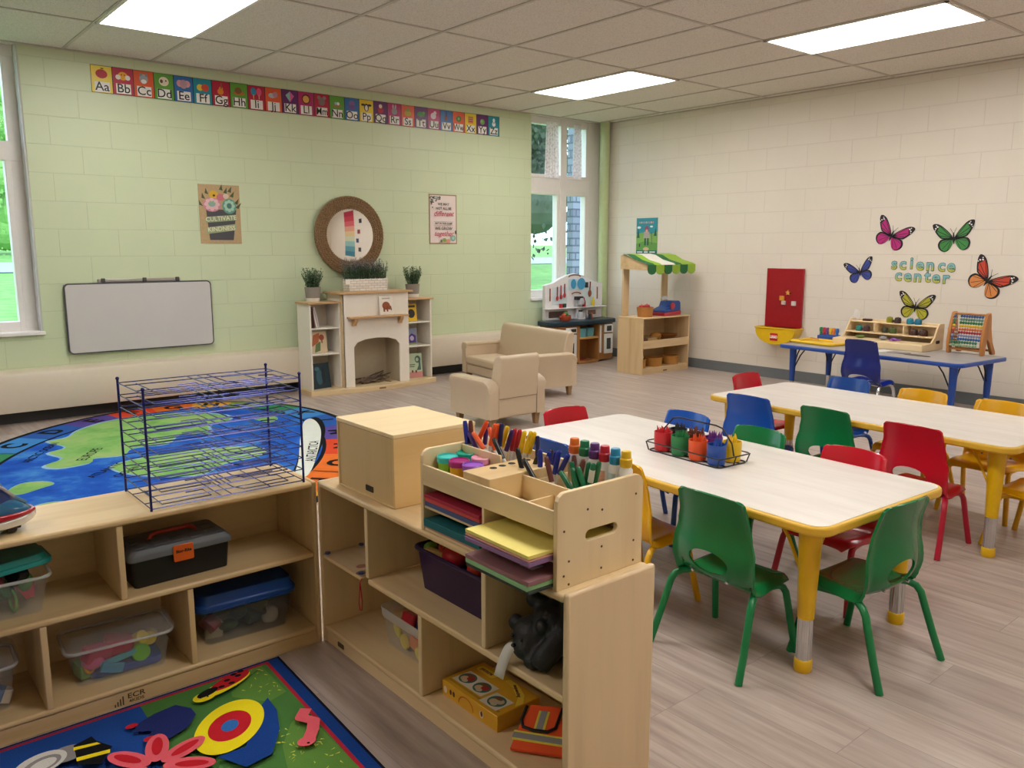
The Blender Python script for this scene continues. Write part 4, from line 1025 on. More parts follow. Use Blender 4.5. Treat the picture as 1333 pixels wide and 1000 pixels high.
# plants
GL = [plain('4f6a50', .6, var=.25), plain('62805e', .6, var=.25), plain('3d5740', .6, var=.25), plain('84758f', .7, var=.2)]
def foliage(mb, cx, cy, z, rx, ry, h, n, seed, lav=False, wide=.012):
    rg = random.Random(seed)
    for i in range(n):
        a = rg.uniform(0, 2 * pi); rr = math.sqrt(rg.random())
        bx, by = cx + rx * .55 * rr * math.cos(a), cy + ry * .55 * rr * math.sin(a)
        tip = Vector((cx + rx * rr * math.cos(a) * 1.1, cy + ry * rr * math.sin(a) * 1.1, z + h * rg.uniform(.55, 1)))
        p0 = Vector((bx, by, z)); d = tip - p0
        mb.mat(rg.randrange(3)); mb.tube([p0, p0 + d * .5 + Vector((0, 0, .01)), tip], [.0016, .0014, .001], 4)
        for k in range(9):
            q = p0 + d * (.15 + .85 * k / 8); b = rg.uniform(0, 6.28)
            dr = (Vector((math.cos(b), math.sin(b), rg.uniform(.2, .9)))).normalized(); sd = dr.cross(Vector((0, 0, 1))).normalized()
            L = rg.uniform(.018, .032); w = wide * rg.uniform(.35, .6)
            if lav and k > 5: mb.mat(3); L *= .6
            mb.add([q, q + dr * L * .5 + sd * w, q + dr * L, q + dr * L * .5 - sd * w], [(0, 1, 2, 3)])
def pot_plant(x, y, z, label, seed):
    t = thing('potted_plant', label, 'potted plant', (x, y, z), 0, 'potted plants on the fireplace bookcase')
    MB().lathe([(.001, .03), (.06, .03), (.069, .122), (.066, .123), (.06, .11), (.001, .108)], 28).build('pot', plain('8c857d', .6), t, smooth=50)
    MB().lathe([(.001, 0), (.056, 0), (.06, .03), (.001, .031)], 28).build('pot_base', plain('e2ddd2', .5), t, smooth=50)
    mb = MB(); foliage(mb, 0, 0, .108, .085, .085, .175, 95, seed); mb.build('foliage', GL[:3] + [GL[3]], t, smooth=0)
pot_plant(FX - .505, FY - .075, .8065, 'grey potted green plant on the left end of the fireplace bookcase', 1)
pot_plant(FX + .525, FY - .075, .8065, 'grey potted green plant on the right end of the fireplace bookcase', 2)
t = thing('lavender_planter', 'white brick planter of lavender on top of the fireplace bookcase', 'planter', (FX + .005, FY - .10, .8862), 0)
def whitebrick():
    m, nt, b = newmat('white_brick')
    tc = nd(nt, 'ShaderNodeTexCoord'); sp = nd(nt, 'ShaderNodeSeparateXYZ'); cb = nd(nt, 'ShaderNodeCombineXYZ'); nt.links.new(tc.outputs['Object'], sp.inputs[0])
    ad = nd(nt, 'ShaderNodeMath', operation='ADD'); nt.links.new(sp.outputs['X'], ad.inputs[0]); nt.links.new(sp.outputs['Y'], ad.inputs[1])
    nt.links.new(ad.outputs[0], cb.inputs[0]); nt.links.new(sp.outputs['Z'], cb.inputs[1])
    br = nd(nt, 'ShaderNodeTexBrick'); br.inputs['Scale'].default_value = 1; br.inputs['Brick Width'].default_value = .06; br.inputs['Row Height'].default_value = .022; br.inputs['Mortar Size'].default_value = .002
    br.inputs['Color1'].default_value = hx('e9e4dc'); br.inputs['Color2'].default_value = hx('dcd5ca'); br.inputs['Mortar'].default_value = hx('b9b0a4')
    nt.links.new(cb.outputs[0], br.inputs['Vector']); nt.links.new(br.outputs['Color'], b.inputs['Base Color']); b.inputs['Roughness'].default_value = .8
    bump(nt, b, br.outputs['Fac'], .4, .003); return m
mb = MB(); mb.loft([[(x * k, y * k, z) for x, y in ((-.2, -.06), (.2, -.06), (.2, .06), (-.2, .06))] for z, k in ((0, .97), (.105, 1), (.105, .95), (.085, .94))], True)
mb.build('trough', whitebrick(), t, bevel=.003)
o = MB().box(-.235, -.066, .06, -.19, -.0645, .105).build('price_tag', plain('e8e4dc', .5), t, smooth=0)
mb = MB()
for k in range(7): foliage(mb, -.165 + .055 * k, 0, .088, .075, .06, .19, 34, 20 + k, True)
mb.build('lavender', GL, t, smooth=0)
# ------------------------------------------------------------------ armchair and loveseat
TAN = plain('cdb99d', .42, var=.04, scale=8)
WOODLEG = birch('z', 'a5825a', '8a6a44')
def armseat(label, name, loc, rz, W_, D_, hb, ha, cush, cat):
    # local: faces +y, back at y=0
    t = thing(name, label, cat, loc, rz)
    a = .075
    def armprof(y, k=1): 
        return [(-a / 2, .085), (a / 2, .085), (a / 2, ha - .035), (a / 2 + .012, ha - .02), (a / 2 + .01, ha - .004), (0.01, ha + .008), (-a / 2 + .0, ha + .004), (-a / 2 - .012, ha - .012), (-a / 2 - .010, ha - .035), (-a / 2, ha - .05)]
    for s in (-1, 1):
        mb = MB(); xs = s * (W_ / 2 - a / 2)
        rings = []
        for y, dz in ((0.0, -.045), (.02, -.018), (.06, 0), (.2, .0), (D_ - .03, .002), (D_ - .006, -.006), (D_, -.03)):
            rings.append([(xs + s * -x if s > 0 else xs + x, y, min(z, ha) + (dz if z > .2 else 0)) for x, z in armprof(y)])
        mb.loft(rings, True)
        mb.build('arm', TAN, t, smooth=40, bevel=.006, seg=3)
    # raked back
    mb = MB()
    prof = [(0.005, .085), (0.0, .22), (-.012, .34), (-.03, hb - .035), (-.025, hb - .008), (.0, hb + .004), (.04, hb - .006), (.06, hb - .04), (.095, .30), (.12, .22), (.12, .085)]
    mb.loft([[(x, y, z) for y, z in prof] for x in (-W_ / 2 + a, W_ / 2 - a)], True)
    b = mb.build('backrest', TAN, t, smooth=40, bevel=.012, seg=3)
    MB().tube([(-W_ / 2 + a + .004, -.0035, .225), (W_ / 2 - a - .004, -.0035, .225)], .0025, 6).build('seam', plain('8f7a60', .6), b)
    box('seat_base', (-W_ / 2 + a, .1, .085, W_ / 2 - a, D_ - .015, .17), TAN, t, .008)
    n = cush; cwid = (W_ - 2 * a) / n
    for i in range(n):
        x0 = -W_ / 2 + a + cwid * i
        box('seat_cushion', (x0 + .003, .11, .172, x0 + cwid - .003, D_ + .005, .25), TAN, t, .02)
    for sx in (-1, 1):
        for y in (.045, D_ - .05):
            MB().loft([[(sx * (W_ / 2 - .05) + x * k, y + yy * k, z) for x, yy in ((-.022, -.022), (.022, -.022), (.022, .022), (-.022, .022))] for z, k in ((0, .7), (.086, 1.05))], True).build('leg', WOODLEG, t, bevel=.002)
    return t
armseat('tan single armchair seen from behind in front of the loveseat', 'armchair', (-3.405, -2.475, 0), 0, .51, .47, .525, .362, 1, 'armchair')
armseat('tan two seat loveseat beside the radiator cover, turned sideways', 'loveseat', (-2.07, -1.17, 0), R(90 - 8), 1.24, .46, .545, .375, 1, 'sofa')
# ------------------------------------------------------------------ market stall
SX, SY = -.51, -1.41         # centre of the front edge
t = thing('market_stall', 'birch play market stall with green and white striped awning by the white wall', 'market stall', (SX, SY, 0), R(0))
bx_, by_, bz_ = birch('x', 'd9bd92', 'c4a476'), birch('y', 'd9bd92', 'c4a476'), birch('z', 'd9bd92', 'c4a476')
hw, dp, ht = .36, .34, .575
for s in (-1, 1): box('side_panel', (s * hw - .008, 0, 0, s * hw + .008, dp, ht - .014), bz_, t)
box('counter_top', (-hw - .01, -.006, ht - .014, hw + .01, dp + .004, ht), bx_, t)
box('back_panel', (-hw + .008, dp - .012, .02, hw - .008, dp - .004, ht - .014), bx_, t, 0)
box('bottom_shelf', (-hw + .008, 0.004, .045, hw - .008, dp - .012, .06), bx_, t)
box('kick_board', (-hw + .008, .008, 0, hw - .008, .02, .045), bx_, t)
MB().box(-.03, .0068, .014, .03, .008, .026).build('maker_plate', plain('5a4632', .5), t, smooth=0)
o = box('tilted_tray', (-hw + .008, 0.02, .30, hw - .008, dp - .02, .31), bx_, t)
box('tray_lip', (-hw + .008, .003, .262, hw - .008, .015, .343), bx_, o)
for x in (-.29, .32): box('post', (x - .045, dp - .035, ht, x + .045, dp - .014, 1.06), bz_, t)
# awning: side boards, sloping striped top, scalloped valance
aw = .37
oc = MB()
prof = [(dp - .01, 1.055), (dp - .01, 1.19), (dp - .06, 1.2), (-.03, 1.10), (-.03, 1.05)]
for s in (-1, 1):
    MB().prism(prof, -.007, .007, basis((s * (aw - .02), 0, 0), (0, 1, 0), (0, 0, 1))).build('awning_side', bx_, t, bevel=.002)
cols = ['1f6a3a', '9fc04a', 'ece8e2', 'ece8e2', '1f6a3a', '9fc04a']
cols = ['1f6a3a', '8fb83a', 'e9e4de', 'e9e4de', '1f6a3a', '8fb83a', '8fb83a']
vcols = ['1f6a3a', '8fb83a', '1f6a3a', '8fb83a', '1f6a3a', '8fb83a']
mb = MB(); n = 7
for i in range(n):
    xa, xb = -aw + 2 * aw * i / n, -aw + 2 * aw * (i + 1) / n
    mb.mat({'1f6a3a': 0, '8fb83a': 1, 'e9e4de': 2}[cols[i]])
    pr = [(dp - .04, 1.208), (dp - .12, 1.196), (.12, 1.148), (-.02, 1.115), (-.045, 1.10)]
    for a, b in zip(pr, pr[1:]):
        mb.add([(xa, a[0], a[1]), (xb, a[0], a[1]), (xb, b[0], b[1]), (xa, b[0], b[1])], [(0, 1, 2, 3)])
SG = [plain('1f6a3a', .7), plain('93b83a', .7), plain('e9e4de', .7)]
mb.build('awning_cloth', SG, t, smooth=30)
mb = MB()
for i in range(6):
    xa, xb = -aw + 2 * aw * i / 6, -aw + 2 * aw * (i + 1) / 6; xm = (xa + xb) / 2; r = (xb - xa) / 2
    mb.mat(i % 2)
    poly = [(xa, 1.10), (xa, 1.045)] + [(xm - r * math.cos(pi * k / 8), 1.045 - .04 * math.sin(pi * k / 8)) for k in range(1, 8)] + [(xb, 1.045), (xb, 1.10)]
    mb.prism(poly, 0, .003, basis((0, -.044, 0), (1, 0, 0), (0, 0, 1)))
mb.build('scalloped_valance', SG, t, smooth=0)
def WS(x, y, z): return (SX + x, SY + y, z)
def basket(x, y, z, r, h, c, label, name='round_basket'):
    t = thing(name, label, 'basket', WS(x, y, z), 0, 'baskets of the market stall')
    MB().lathe([(.001, 0), (r * .88, 0), (r, h), (r * .93, h), (r * .83, .008), (.001, .008)], 26).build('basket_body', plain(c, .6, var=.2, scale=60, bmp=.4), t, smooth=50)
    MB().tube([(r * .97 * math.cos(k * pi / 12), r * .97 * math.sin(k * pi / 12), h) for k in range(24)], .005, 6, closed=True).build('basket_rim', plain(c, .6, var=.25, scale=90), t)
    return t
basket(-.205, .12, ht, .085, .095, 'b5793a', 'woven brown basket of red apples on the stall counter')
ap = None
for k, (dx, dy, dz) in enumerate([(-.035, -.02, .05), (.03, -.03, .05), (0, .035, .052), (-.03, .02, .09), (.035, .015, .092), (.0, -.025, .098)]):
    o = thing('toy_apple', 'red toy apple in the basket on the stall counter', 'apple', WS(-.205 + dx, .12 + dy, ht + dz - .02), 0, 'apples in the stall basket')
    MB().lathe([(.001, .006), (.014, .0), (.028, .012), (.032, .028), (.028, .044), (.014, .05), (.001, .044)], 16).build('flesh', plain('b8202c', .3), o, smooth=180)
    MB().tube([(0, 0, .044), (.003, 0, .058)], .002, 6).build('stem', plain('4a3622', .7), o)
for x, lb in ((-.29, 'small brown tub at the left of the stall bottom shelf'), (-.055, 'brown round tub in the middle of the stall bottom shelf'), (.21, 'brown round tub at the right of the stall bottom shelf')):
    basket(x, .12 if x > -.2 else .1, .0602, .095 if x > -.2 else .065, .085, 'b07a34', lb, 'round_tub')
# goods in the tray
o = MB(); 
for k, (x, lb, c) in enumerate([(-.27, 'dark brown crate at the left end of the stall tray', '6a4a2c'), (-.12, 'pale slatted crate in the stall tray', 'c2a272')]):
    t = thing('produce_crate', lb, 'crate', WS(x, .17, .3102), R(-12), 'crates in the stall tray')
    mb = MB()
    mb.box(-.07, -.1, 0, .07, .1, .006); mb.box(-.07, -.1, .0, -.063, .1, .05); mb.box(.063, -.1, .0, .07, .1, .05); mb.box(-.07, -.1, .0, .07, -.094, .05); mb.box(-.07, .094, .0, .07, .1, .05)
    mb.build('crate_body', birch('y', c, '4a321c' if k == 0 else 'a88a5c'), t, smooth=0)
    mb = MB()
    for j in range(4): mb.box(-.05 + j * .03, -.095, .046, -.035 + j * .03, .095, .052)
    mb.build('slats', birch('y', c, '8a6a42'), t, smooth=0)
t = thing('round_basket', 'shallow brown bowl at the right of the stall tray', 'bowl', WS(.22, .17, .3102), 0, 'baskets of the market stall')
MB().lathe([(.001, 0), (.06, 0), (.11, .06), (.104, .062), (.056, .01), (.001, .01)], 26).build('bowl_body', plain('8f5a2a', .4), t, smooth=60)
o = MB().ell((0, 0, .045), (.075, .05, .045), 18, 10).build('toy_bread', plain('a8742c', .4), None, smooth=180); o.location = WS(.05, .19, .3102); tag(o, 'golden brown toy loaf between crate and bowl in the stall tray', 'bread')
# cash register
t = thing('cash_register', 'blue and red toy cash register on the stall counter', 'cash register', WS(.12, .13, ht), R(4))
RB, RR = plain('1d4a9a', .35), plain('b5283a', .35)
MB().prism([(-.13, 0), (.16, 0), (.16, .045), (-.13, .035)], -.09, .09, basis((0, 0, 0), (1, 0, 0), (0, 0, 1))).build('drawer_base', RR, t, bevel=.006)
MB().prism([(-.13, .036), (.16, .046), (.155, .13), (.13, .15), (.03, .145), (0, .09), (-.125, .06)], -.085, .085, basis((0, 0, 0), (1, 0, 0), (0, 0, 1))).build('housing', RB, t, bevel=.008)
o = MB().lathe([(.001, 0), (.034, 0), (.034, .014), (.02, .018), (.001, .018)], 20, M=basis((.0, -.086, .10), (1, 0, 0), (0, 0, 1))).build('scanner_dial', RR, t, smooth=40)
MB().cyl((.03, .02, .14), (.01, .02, .17), .007, n=8).build('display_post', plain('9a9aa0', .4), t)
MB().prism(ellp(0, 0, .055, .02, 20), -.006, .006, basis((.005, .02, .178), (1, 0, 0), (0, 0, 1))).build('display_sign', plain('cfd2d6', .4), t, smooth=0)
# ------------------------------------------------------------------ play kitchen
KX, KY = -.63, -.15
t = thing('play_kitchen', 'white and brown plastic play kitchen with navy counter in the window corner', 'play kitchen', (KX, KY, 0), R(-1))
KW, KB, KN, KG = plain('e4e3e6', .35), plain('a5733f', .4), plain('17303f', .35), plain('7a4632', .5)
# base cabinet with a bowed middle bay
base = [(-.50, -.005), (-.50, -.20), (-.44, -.25), (-.14, -.27), (-.14, -.08), (.15, -.08), (.15, -.27), (.40, -.24), (.42, -.2), (.42, -.005)]
MB().prism(base[::-1], .02, .425).build('cabinet', KB, t, bevel=.006)
o = MB().prism([(-.14, -.08), (-.14, -.265), (0, -.29), (.15, -.265), (.15, -.08)][::-1], .27, .29).build('bay_shelf', birch('x', 'c9995a', 'b07f44'), t, bevel=.003)
MB().prism([(-.16, -.05), (-.16, -.27), (0, -.30), (.15, -.27), (.15, -.05)][::-1], 0, .03).build('bay_floor', KB, t, bevel=.004)
ctr = [(-.53, 0), (-.55, -.2), (-.48, -.275), (-.2, -.305), (0, -.31), (.2, -.295), (.42, -.26), (.46, -.2), (.44, 0)]
MB().prism(ctr[::-1], .43, .478).build('counter', KN, t, bevel=.01, seg=3)
# backsplash hutch with arched top
ar = [(-.46, .478), (-.46, .865), (-.42, .875), (-.35, .885), (-.25, .93), (-.15, .965), (-.03, .985), (.09, .965), (.19, .93), (.29, .89), (.36, .88), (.41, .87), (.41, .478)]
Mk = basis((0, -.03, 0), (1, 0, 0), (0, 0, 1))
MB().prism(ar[::-1], -.03, .02, Mk).build('hutch', KW, t, bevel=.006)
MB().prism([(x, z) for x, z in ((-.48, .60), (.43, .60), (.43, .615), (-.48, .615))], 0, .08, Mk).build('hutch_shelf', KW, t, bevel=.004)
def plate(x0, x1, z0, z1, d, c, name, parent=t, r=.008): return MB().prism(rrect(x0, z0, x1, z1, r, 4), 0, d, basis((0, -.05, 0), (1, 0, 0), (0, 0, 1))).build(name, plain(c, .4), parent, bevel=.002)
mb = MB()
pts = [(.11 * math.cos(a), .955 + .022 * math.sin(a)) for a in [pi * k / 10 for k in range(11)]]
MB().tube([(-.03 + x * .8, -.052, z - .005) for x, z in pts], .007, 8).build('arch_trim', plain('8f5a4a', .5), t)
MB().tube([(.0 + x * .6, -.052, z - .2) for x, z in pts], .006, 8).build('arch_trim', plain('8f5a4a', .5), t)
plate(-.40, -.385, .69, .83, .004, '8f5a4a', 'side_trim'); plate(.32, .335, .69, .83, .004, '8f5a4a', 'side_trim')
plate(-.41, -.13, .505, .575, .004, '5c4a46', 'vent_panel'); plate(.14, .3, .50, .585, .03, 'd8d6d6', 'toaster'); plate(.155, .28, .52, .57, .033, '7a5648', 'toaster_window')
plate(-.12, .11, .80, .93, .003, 'c9e2ee', 'arch_window')
plate(-.36, -.14, .65, .84, .002, 'cfdfe6', 'tile_panel'); plate(.08, .28, .62, .84, .002, 'cfdfe6', 'tile_panel')
# doors on the cabinet
def kd(x0, x1, z0, z1, y, c, name, rot=0, win=None):
    o = MB().prism(rrect(x0, z0, x1, z1, .01, 4), 0, .012, basis((0, y, 0), (1, 0, 0), (0, 0, 1))).build(name, plain(c, .4), t, bevel=.003)
    if win: MB().prism(rrect(*win, .006, 4), 0, .0135, basis((0, y, 0), (1, 0, 0), (0, 0, 1))).build('door_window', plain('3f423e', .25), o, smooth=0)
    return o
kd(.235, .37, .085, .31, -.262, 'e0dedc', 'cupboard_door', 0, (.27, .135, .335, .26))
kd(.235, .37, .325, .415, -.262, 'e0dedc', 'microwave_door', 0, (.27, .34, .345, .40))
kd(.16, .182, .1, .41, -.27, 'e0dedc', 'door_strip')
kd(-.36, -.2, .345, .41, -.27, 'e0dedc', 'oven_panel', 0, (-.29, .36, -.21, .395))
kd(-.42, -.2, .06, .33, -.27, 'd4d2d2', 'oven_door', 0, (-.38, .12, -.24, .24))
MB().lathe([(.001, 0), (.02, 0), (.018, .018), (.001, .018)], 16, M=basis((-.32, -.283, .378), (1, 0, 0), (0, 0, 1))).build('oven_dial', plain('d8d6d6', .3), t, smooth=40)
def WK(x, y, z): return (KX + x, KY + y, z)
for k, (x, z, c) in enumerate([(-.30, .845, 'red'), (-.245, .86, 'red'), (-.19, .875, 'red')]):
    t2 = thing('toy_utensil', f"red toy {['slotted spoon, leftmost', 'spatula, middle one', 'ladle, rightmost'][k]} of three hanging on the play kitchen", 'utensil', WK(x, -.062, z - .15), 0, 'utensils hanging on the play kitchen')
    MB().tube([(0, 0, .05), (0, 0, .15)], .006, 8).build('handle', plain('9a2a34', .4), t2)
    MB().ell((0, 0, .025), (.02, .006, .028), 12, 8).build('head', plain('b5323c', .4), t2, smooth=180)
for x, rr_, lb in ((-.055, .05, 'flat blue toy plate at the left of the kitchen arch'), (.065, .058, 'round blue toy plate at the right of the kitchen arch')):
    o = MB().lathe([(.001, 0), (rr_, 0), (rr_ * 1.1, .008), (rr_ * .9, .008), (.001, .004)], 24, M=basis((0, 0, 0), (1, 0, 0), (0, 0, 1))).build('toy_plate', plain('3f9fd0', .35), None, smooth=40)
    o.location = WK(x, -.056, .87); o.scale = (1 if x > 0 else .7, 1, 1); tag(o, lb, 'plate', 'plates of the play kitchen')
o = MB().box(-.02, -.008, -.03, .02, .008, .03).build('toy_box', plain('2a2a2e', .5), None, bevel=.003); o.location = WK(.15, -.062, .855); tag(o, 'small black block in the play kitchen hutch', 'toy')
t2 = thing('toy_pan', 'brown handled toy pan hanging at the right of the play kitchen', 'pan', WK(.205, -.06, .73), 0)
MB().tube([(0, 0, .06), (.005, 0, .16)], .007, 8).build('handle', plain('7a3a2c', .5), t2)
MB().ell((0, 0, .03), (.028, .008, .04), 14, 8).build('pan_body', plain('8f4a34', .4), t2, smooth=180)
def bottle(x, c, label, zz=.6155):
    t2 = thing('toy_bottle', label, 'bottle', WK(x, -.085, zz), 0, 'sauce bottles of the play kitchen')
    MB().lathe([(.001, 0), (.018, 0), (.019, .05), (.012, .075), (.001, .076)], 16).build('bottle_body', plain(c, .3), t2, smooth=50)
    MB().lathe([(.009, .075), (.005, .1), (.001, .102)], 12).build('nozzle', plain(c, .3), t2, smooth=50)
bottle(.09, 'b01c3a', 'red sauce bottle on the play kitchen shelf'); bottle(.235, 'e2d022', 'yellow sauce bottle on the play kitchen shelf')
t2 = thing('toy_coffee_maker', 'grey and black toy coffee maker on the play kitchen counter', 'coffee maker', WK(.0, -.11, .4785), 0)
MB().prism(rrect(-.06, -.05, .06, .05, .02), 0, .015).build('base', plain('c9cbd2', .35), t2, bevel=.003)
MB().prism(rrect(-.035, .01, .035, .05, .01), .015, .24).build('column', plain('c9cbd2', .35), t2, bevel=.004)
MB().lathe([(.001, .16), (.04, .165), (.045, .20), (.03, .235), (.001, .24)], 20, (0, -.01, 0)).build('hopper', plain('b4b8c0', .3), t2, smooth=60)
MB().box(-.065, -.03, .215, .03, .03, .255).build('lid', plain('1c1c20', .4), t2, bevel=.006)
MB().lathe([(.001, .0155), (.034, .0155), (.04, .05), (.03, .085), (.001, .086)], 20, (0, -.012, 0)).build('carafe', plain('c2c5cc', .2), t2, smooth=60)
MB().lathe([(.02, .086), (.028, .1), (.001, .103)], 16, (0, -.012, 0)).build('carafe_lid', plain('1c1c20', .4), t2, smooth=60)
t2 = thing('toy_pot', 'brown toy pot of vegetables on the play kitchen counter', 'pot', WK(-.28, -.17, .4785), 0)
MB().lathe([(.001, 0), (.05, 0), (.066, .03), (.064, .06), (.058, .06), (.001, .04)], 22).build('pot_body', plain('a3442a', .35), t2, smooth=50)
for s in (-1, 1): MB().tube([(s * .062, -.012, .045), (s * .08, 0, .045), (s * .062, .012, .045)], .005, 8).build('handle', plain('a3442a', .35), t2)
o = MB().ell((0, 0, .0), (.03, .03, .03), 14, 9).build('toy_pepper', plain('3a7a34', .4), None, smooth=180); o.location = WK(-.27, -.165, .548); tag(o, 'green toy pepper in the brown pot on the play kitchen', 'vegetable', 'vegetables in the pot')
o = MB().ell((0, 0, 0), (.024, .024, .024), 14, 9).build('toy_tomato', plain('c0452a', .4), None, smooth=180); o.location = WK(-.31, -.18, .54); tag(o, 'orange toy tomato in the brown pot on the play kitchen', 'vegetable', 'vegetables in the pot')
o = MB().box(-.016, -.016, 0, .016, .016, .06).build('spice_jar', plain('3f4650', .4), None, bevel=.004); o.location = WK(.105, -.17, .4785); tag(o, 'dark square jar on the play kitchen counter near the toaster', 'jar')
o = MB().lathe([(.001, 0), (.012, 0), (.012, .05), (.001, .07)], 12).build('toy_carrot', plain('d8742a', .4), None, smooth=50); o.location = WK(.15, -.15, .4785); tag(o, 'orange toy piece standing on the play kitchen counter', 'toy')
for x, c, lb in ((-.27, 'b0303a', 'small red box on the play kitchen shelf'), (-.215, '26402c', 'small dark green box on the play kitchen shelf')):
    o = MB().box(-.018, -.012, 0, .018, .012, .045).build('toy_food_box', plain(c, .4), None, bevel=.002); o.location = WK(x, -.088, .6155); tag(o, lb, 'box', 'boxes on the play kitchen shelf')
for x, lb in ((-.065, 'light blue bin at the left of the play kitchen bay'), (.06, 'light blue bin at the right of the play kitchen bay')):
    t2 = thing('storage_bin', lb, 'bin', WK(x, -.185, .2905), 0, 'blue bins of the play kitchen')
    mb = MB(); mb.loft([[(x_ * k, y_ * k, z) for x_, y_ in rrect(-.052, -.05, .052, .05, .012, 4)] for z, k in ((0, .88), (.095, 1), (.095, .93), (.006, .8))], True); mb.build('bin_body', plain('6fb9cc', .4), t2, smooth=40)
o = MB().lathe([(.001, 0), (.05, 0), (.055, .02), (.001, .02)], 20).build('toy_dish', plain('9a3038', .4), None, smooth=40); o.location = WK(-.03, -.17, .0305); tag(o, 'dark red dish on the floor of the play kitchen bay', 'dish')
def smooth_poly(poly, k=4):
    out = []; n = len(poly)
    for i in range(n):
        a, b, c, d = poly[i - 1], poly[i], poly[(i + 1) % n], poly[(i + 2) % n]
        for q in range(k):
            tt = q / k
            f = lambda j: .5 * (2 * b[j] + (c[j] - a[j]) * tt + (2 * a[j] - 5 * b[j] + 4 * c[j] - d[j]) * tt * tt + (3 * b[j] - a[j] - 3 * c[j] + d[j]) * tt ** 3)
            out.append((f(0), f(1)))
    return out
def carpet(h, var=.16, scale=14):
    key = ('carpet', h)
    if key in MATS: return MATS[key]
    m, nt, b = newmat('carpet_' + h)
    v = coords(nt); f = noise(nt, v, 260, 2); g = noise(nt, v, scale, 4)
    o, mx = mixcol(nt, g, dim(hx(h), 1 - var), dim(hx(h), 1 + var)); o2, m2 = mixcol(nt, f, o, dim(hx(h), .72))
    mt = nd(nt, 'ShaderNodeMath', operation='MULTIPLY'); mt.inputs[1].default_value = .5; nt.links.new(f, mt.inputs[0]); nt.links.new(mt.outputs[0], m2.inputs['Factor'])
    nt.links.new(o2, b.inputs['Base Color']); b.inputs['Roughness'].default_value = .95; b.inputs['Specular IOR Level'].default_value = .15
    bump(nt, b, f, .5, .003)
    MATS[key] = m; return m
def painted(h1, h2, h3):
    m, nt, b = newmat('map_' + h1)
    v = coords(nt); f = noise(nt, v, 3.2, 6, .65); c = ramp(nt, f, [(.3, hx(h1)), (.5, hx(h2)), (.72, hx(h3))])
    g = noise(nt, v, 260, 2); nt.links.new(c, b.inputs['Base Color']); b.inputs['Roughness'].default_value = .95; b.inputs['Specular IOR Level'].default_value = .15
    bump(nt, b, g, .4, .003); return m
# ------------------------------------------------------------------ world map rug
RC = (-5.57, -1.70); RA, RBb, RPH = 1.21, 1.79, 2.647
def rug_pt(t, off=0):
    u, v = (RA - off) * math.cos(t), (RBb - off) * math.sin(t)
    return (u * math.cos(RPH) - v * math.sin(RPH), u * math.sin(RPH) + v * math.cos(RPH))
rmats = [carpet('14151c', .1), painted('123f9e', '1b58b8', '4a8fd0'), painted('5f9a4c', '86b464', 'a9b877'), carpet('dfe4dc', .08), carpet('3f86c8'), carpet('2a5aa8'), carpet('5a4a98'), carpet('d84a2a'), carpet('e0702a'), carpet('d9a03a'), carpet('7f9a3a'), carpet('3a8a5a'), carpet('101014', .05), carpet('8fb6d4')]
mb = MB(); N = 104
ring = lambda off: [rug_pt(-2 * pi * i / N, off) for i in range(N)][::-1]
mb.mat(0).prism(ring(0), 0, .008)
mb.mat(1).flat(ring(.29), .0098)
seg_cols = {'A': 10, 'B': 11, 'C': 4, 'D': 5, 'E': 6, 'F': 7, 'G': 8, 'H': 9, 'I': 10, 'J': 11, 'K': 4, 'L': 5, 'M': 6, 'N': 7, 'O': 8}
cyc = [9, 10, 11, 4, 5, 6, 7, 8]
angs = {}
for i, L in enumerate('ABCDEFGHIJKLMNOPQRSTUVWXYZ'):
    angs[L] = R(-14.7 - 15 * (i - 2)) if 2 <= i <= 14 else (R(-194.7 - 13.85 * (i - 14)) if i > 14 else R(-14.7 + 13.85 * (2 - i)))
keys = 'ABCDEFGHIJKLMNOPQRSTUVWXYZ'
for i, L in enumerate(keys):
    a = angs[L]; st = R(15 if 2 <= i <= 14 else 13.85)
    ts = [a + st / 2 - st * k / 6 for k in range(7)]
    mb.mat(seg_cols.get(L, cyc[i % 8]))
    mb.flat([rug_pt(t, .045) for t in ts] + [rug_pt(t, .265) for t in ts[::-1]], .0095)
    p = Vector(rug_pt(a, .155) + (0,)); q = Vector(rug_pt(a - .05, .155) + (0,)); d = (q - p).normalized()
    M = Matrix((d, Vector((-d.y, d.x, 0)), Vector((0, 0, 1)))).transposed().to_4x4(); M.translation = p + Vector((0, 0, .0105))
    mb.mat(12).text(L, .19, M, bold=.008)
def world(poly): return [(x - RC[0], y - RC[1]) for x, y in poly]
lands = [[(-6.08, -.86), (-5.95, -.80), (-5.85, -.62), (-5.66, -.45), (-5.45, -.38), (-5.2, -.40), (-4.98, -.55), (-4.86, -.80), (-4.95, -.98), (-5.1, -1.05), (-5.18, -1.3), (-5.35, -1.2), (-5.5, -1.42), (-5.7, -1.4), (-5.8, -1.55), (-5.95, -1.52), (-6.0, -1.62), (-6.16, -1.64), (-6.22, -1.52), (-6.10, -1.40), (-6.14, -1.2), (-6.02, -1.1)],
         [(-5.92, -1.78), (-5.6, -1.68), (-5.3, -1.72), (-5.08, -1.9), (-5.15, -2.1), (-5.4, -2.15), (-5.6, -2.3), (-5.85, -2.1)],
         [(-6.48, -1.99), (-6.40, -1.86), (-6.30, -1.88), (-6.26, -1.97), (-6.34, -2.03), (-6.44, -2.08)],
         [(-6.47, -2.42), (-6.35, -2.33), (-6.22, -2.40), (-6.08, -2.45), (-5.98, -2.7), (-6.2, -2.9), (-6.42, -2.7)],
         [(-4.75, -1.0), (-4.62, -.95), (-4.6, -1.1), (-4.7, -1.2)]]
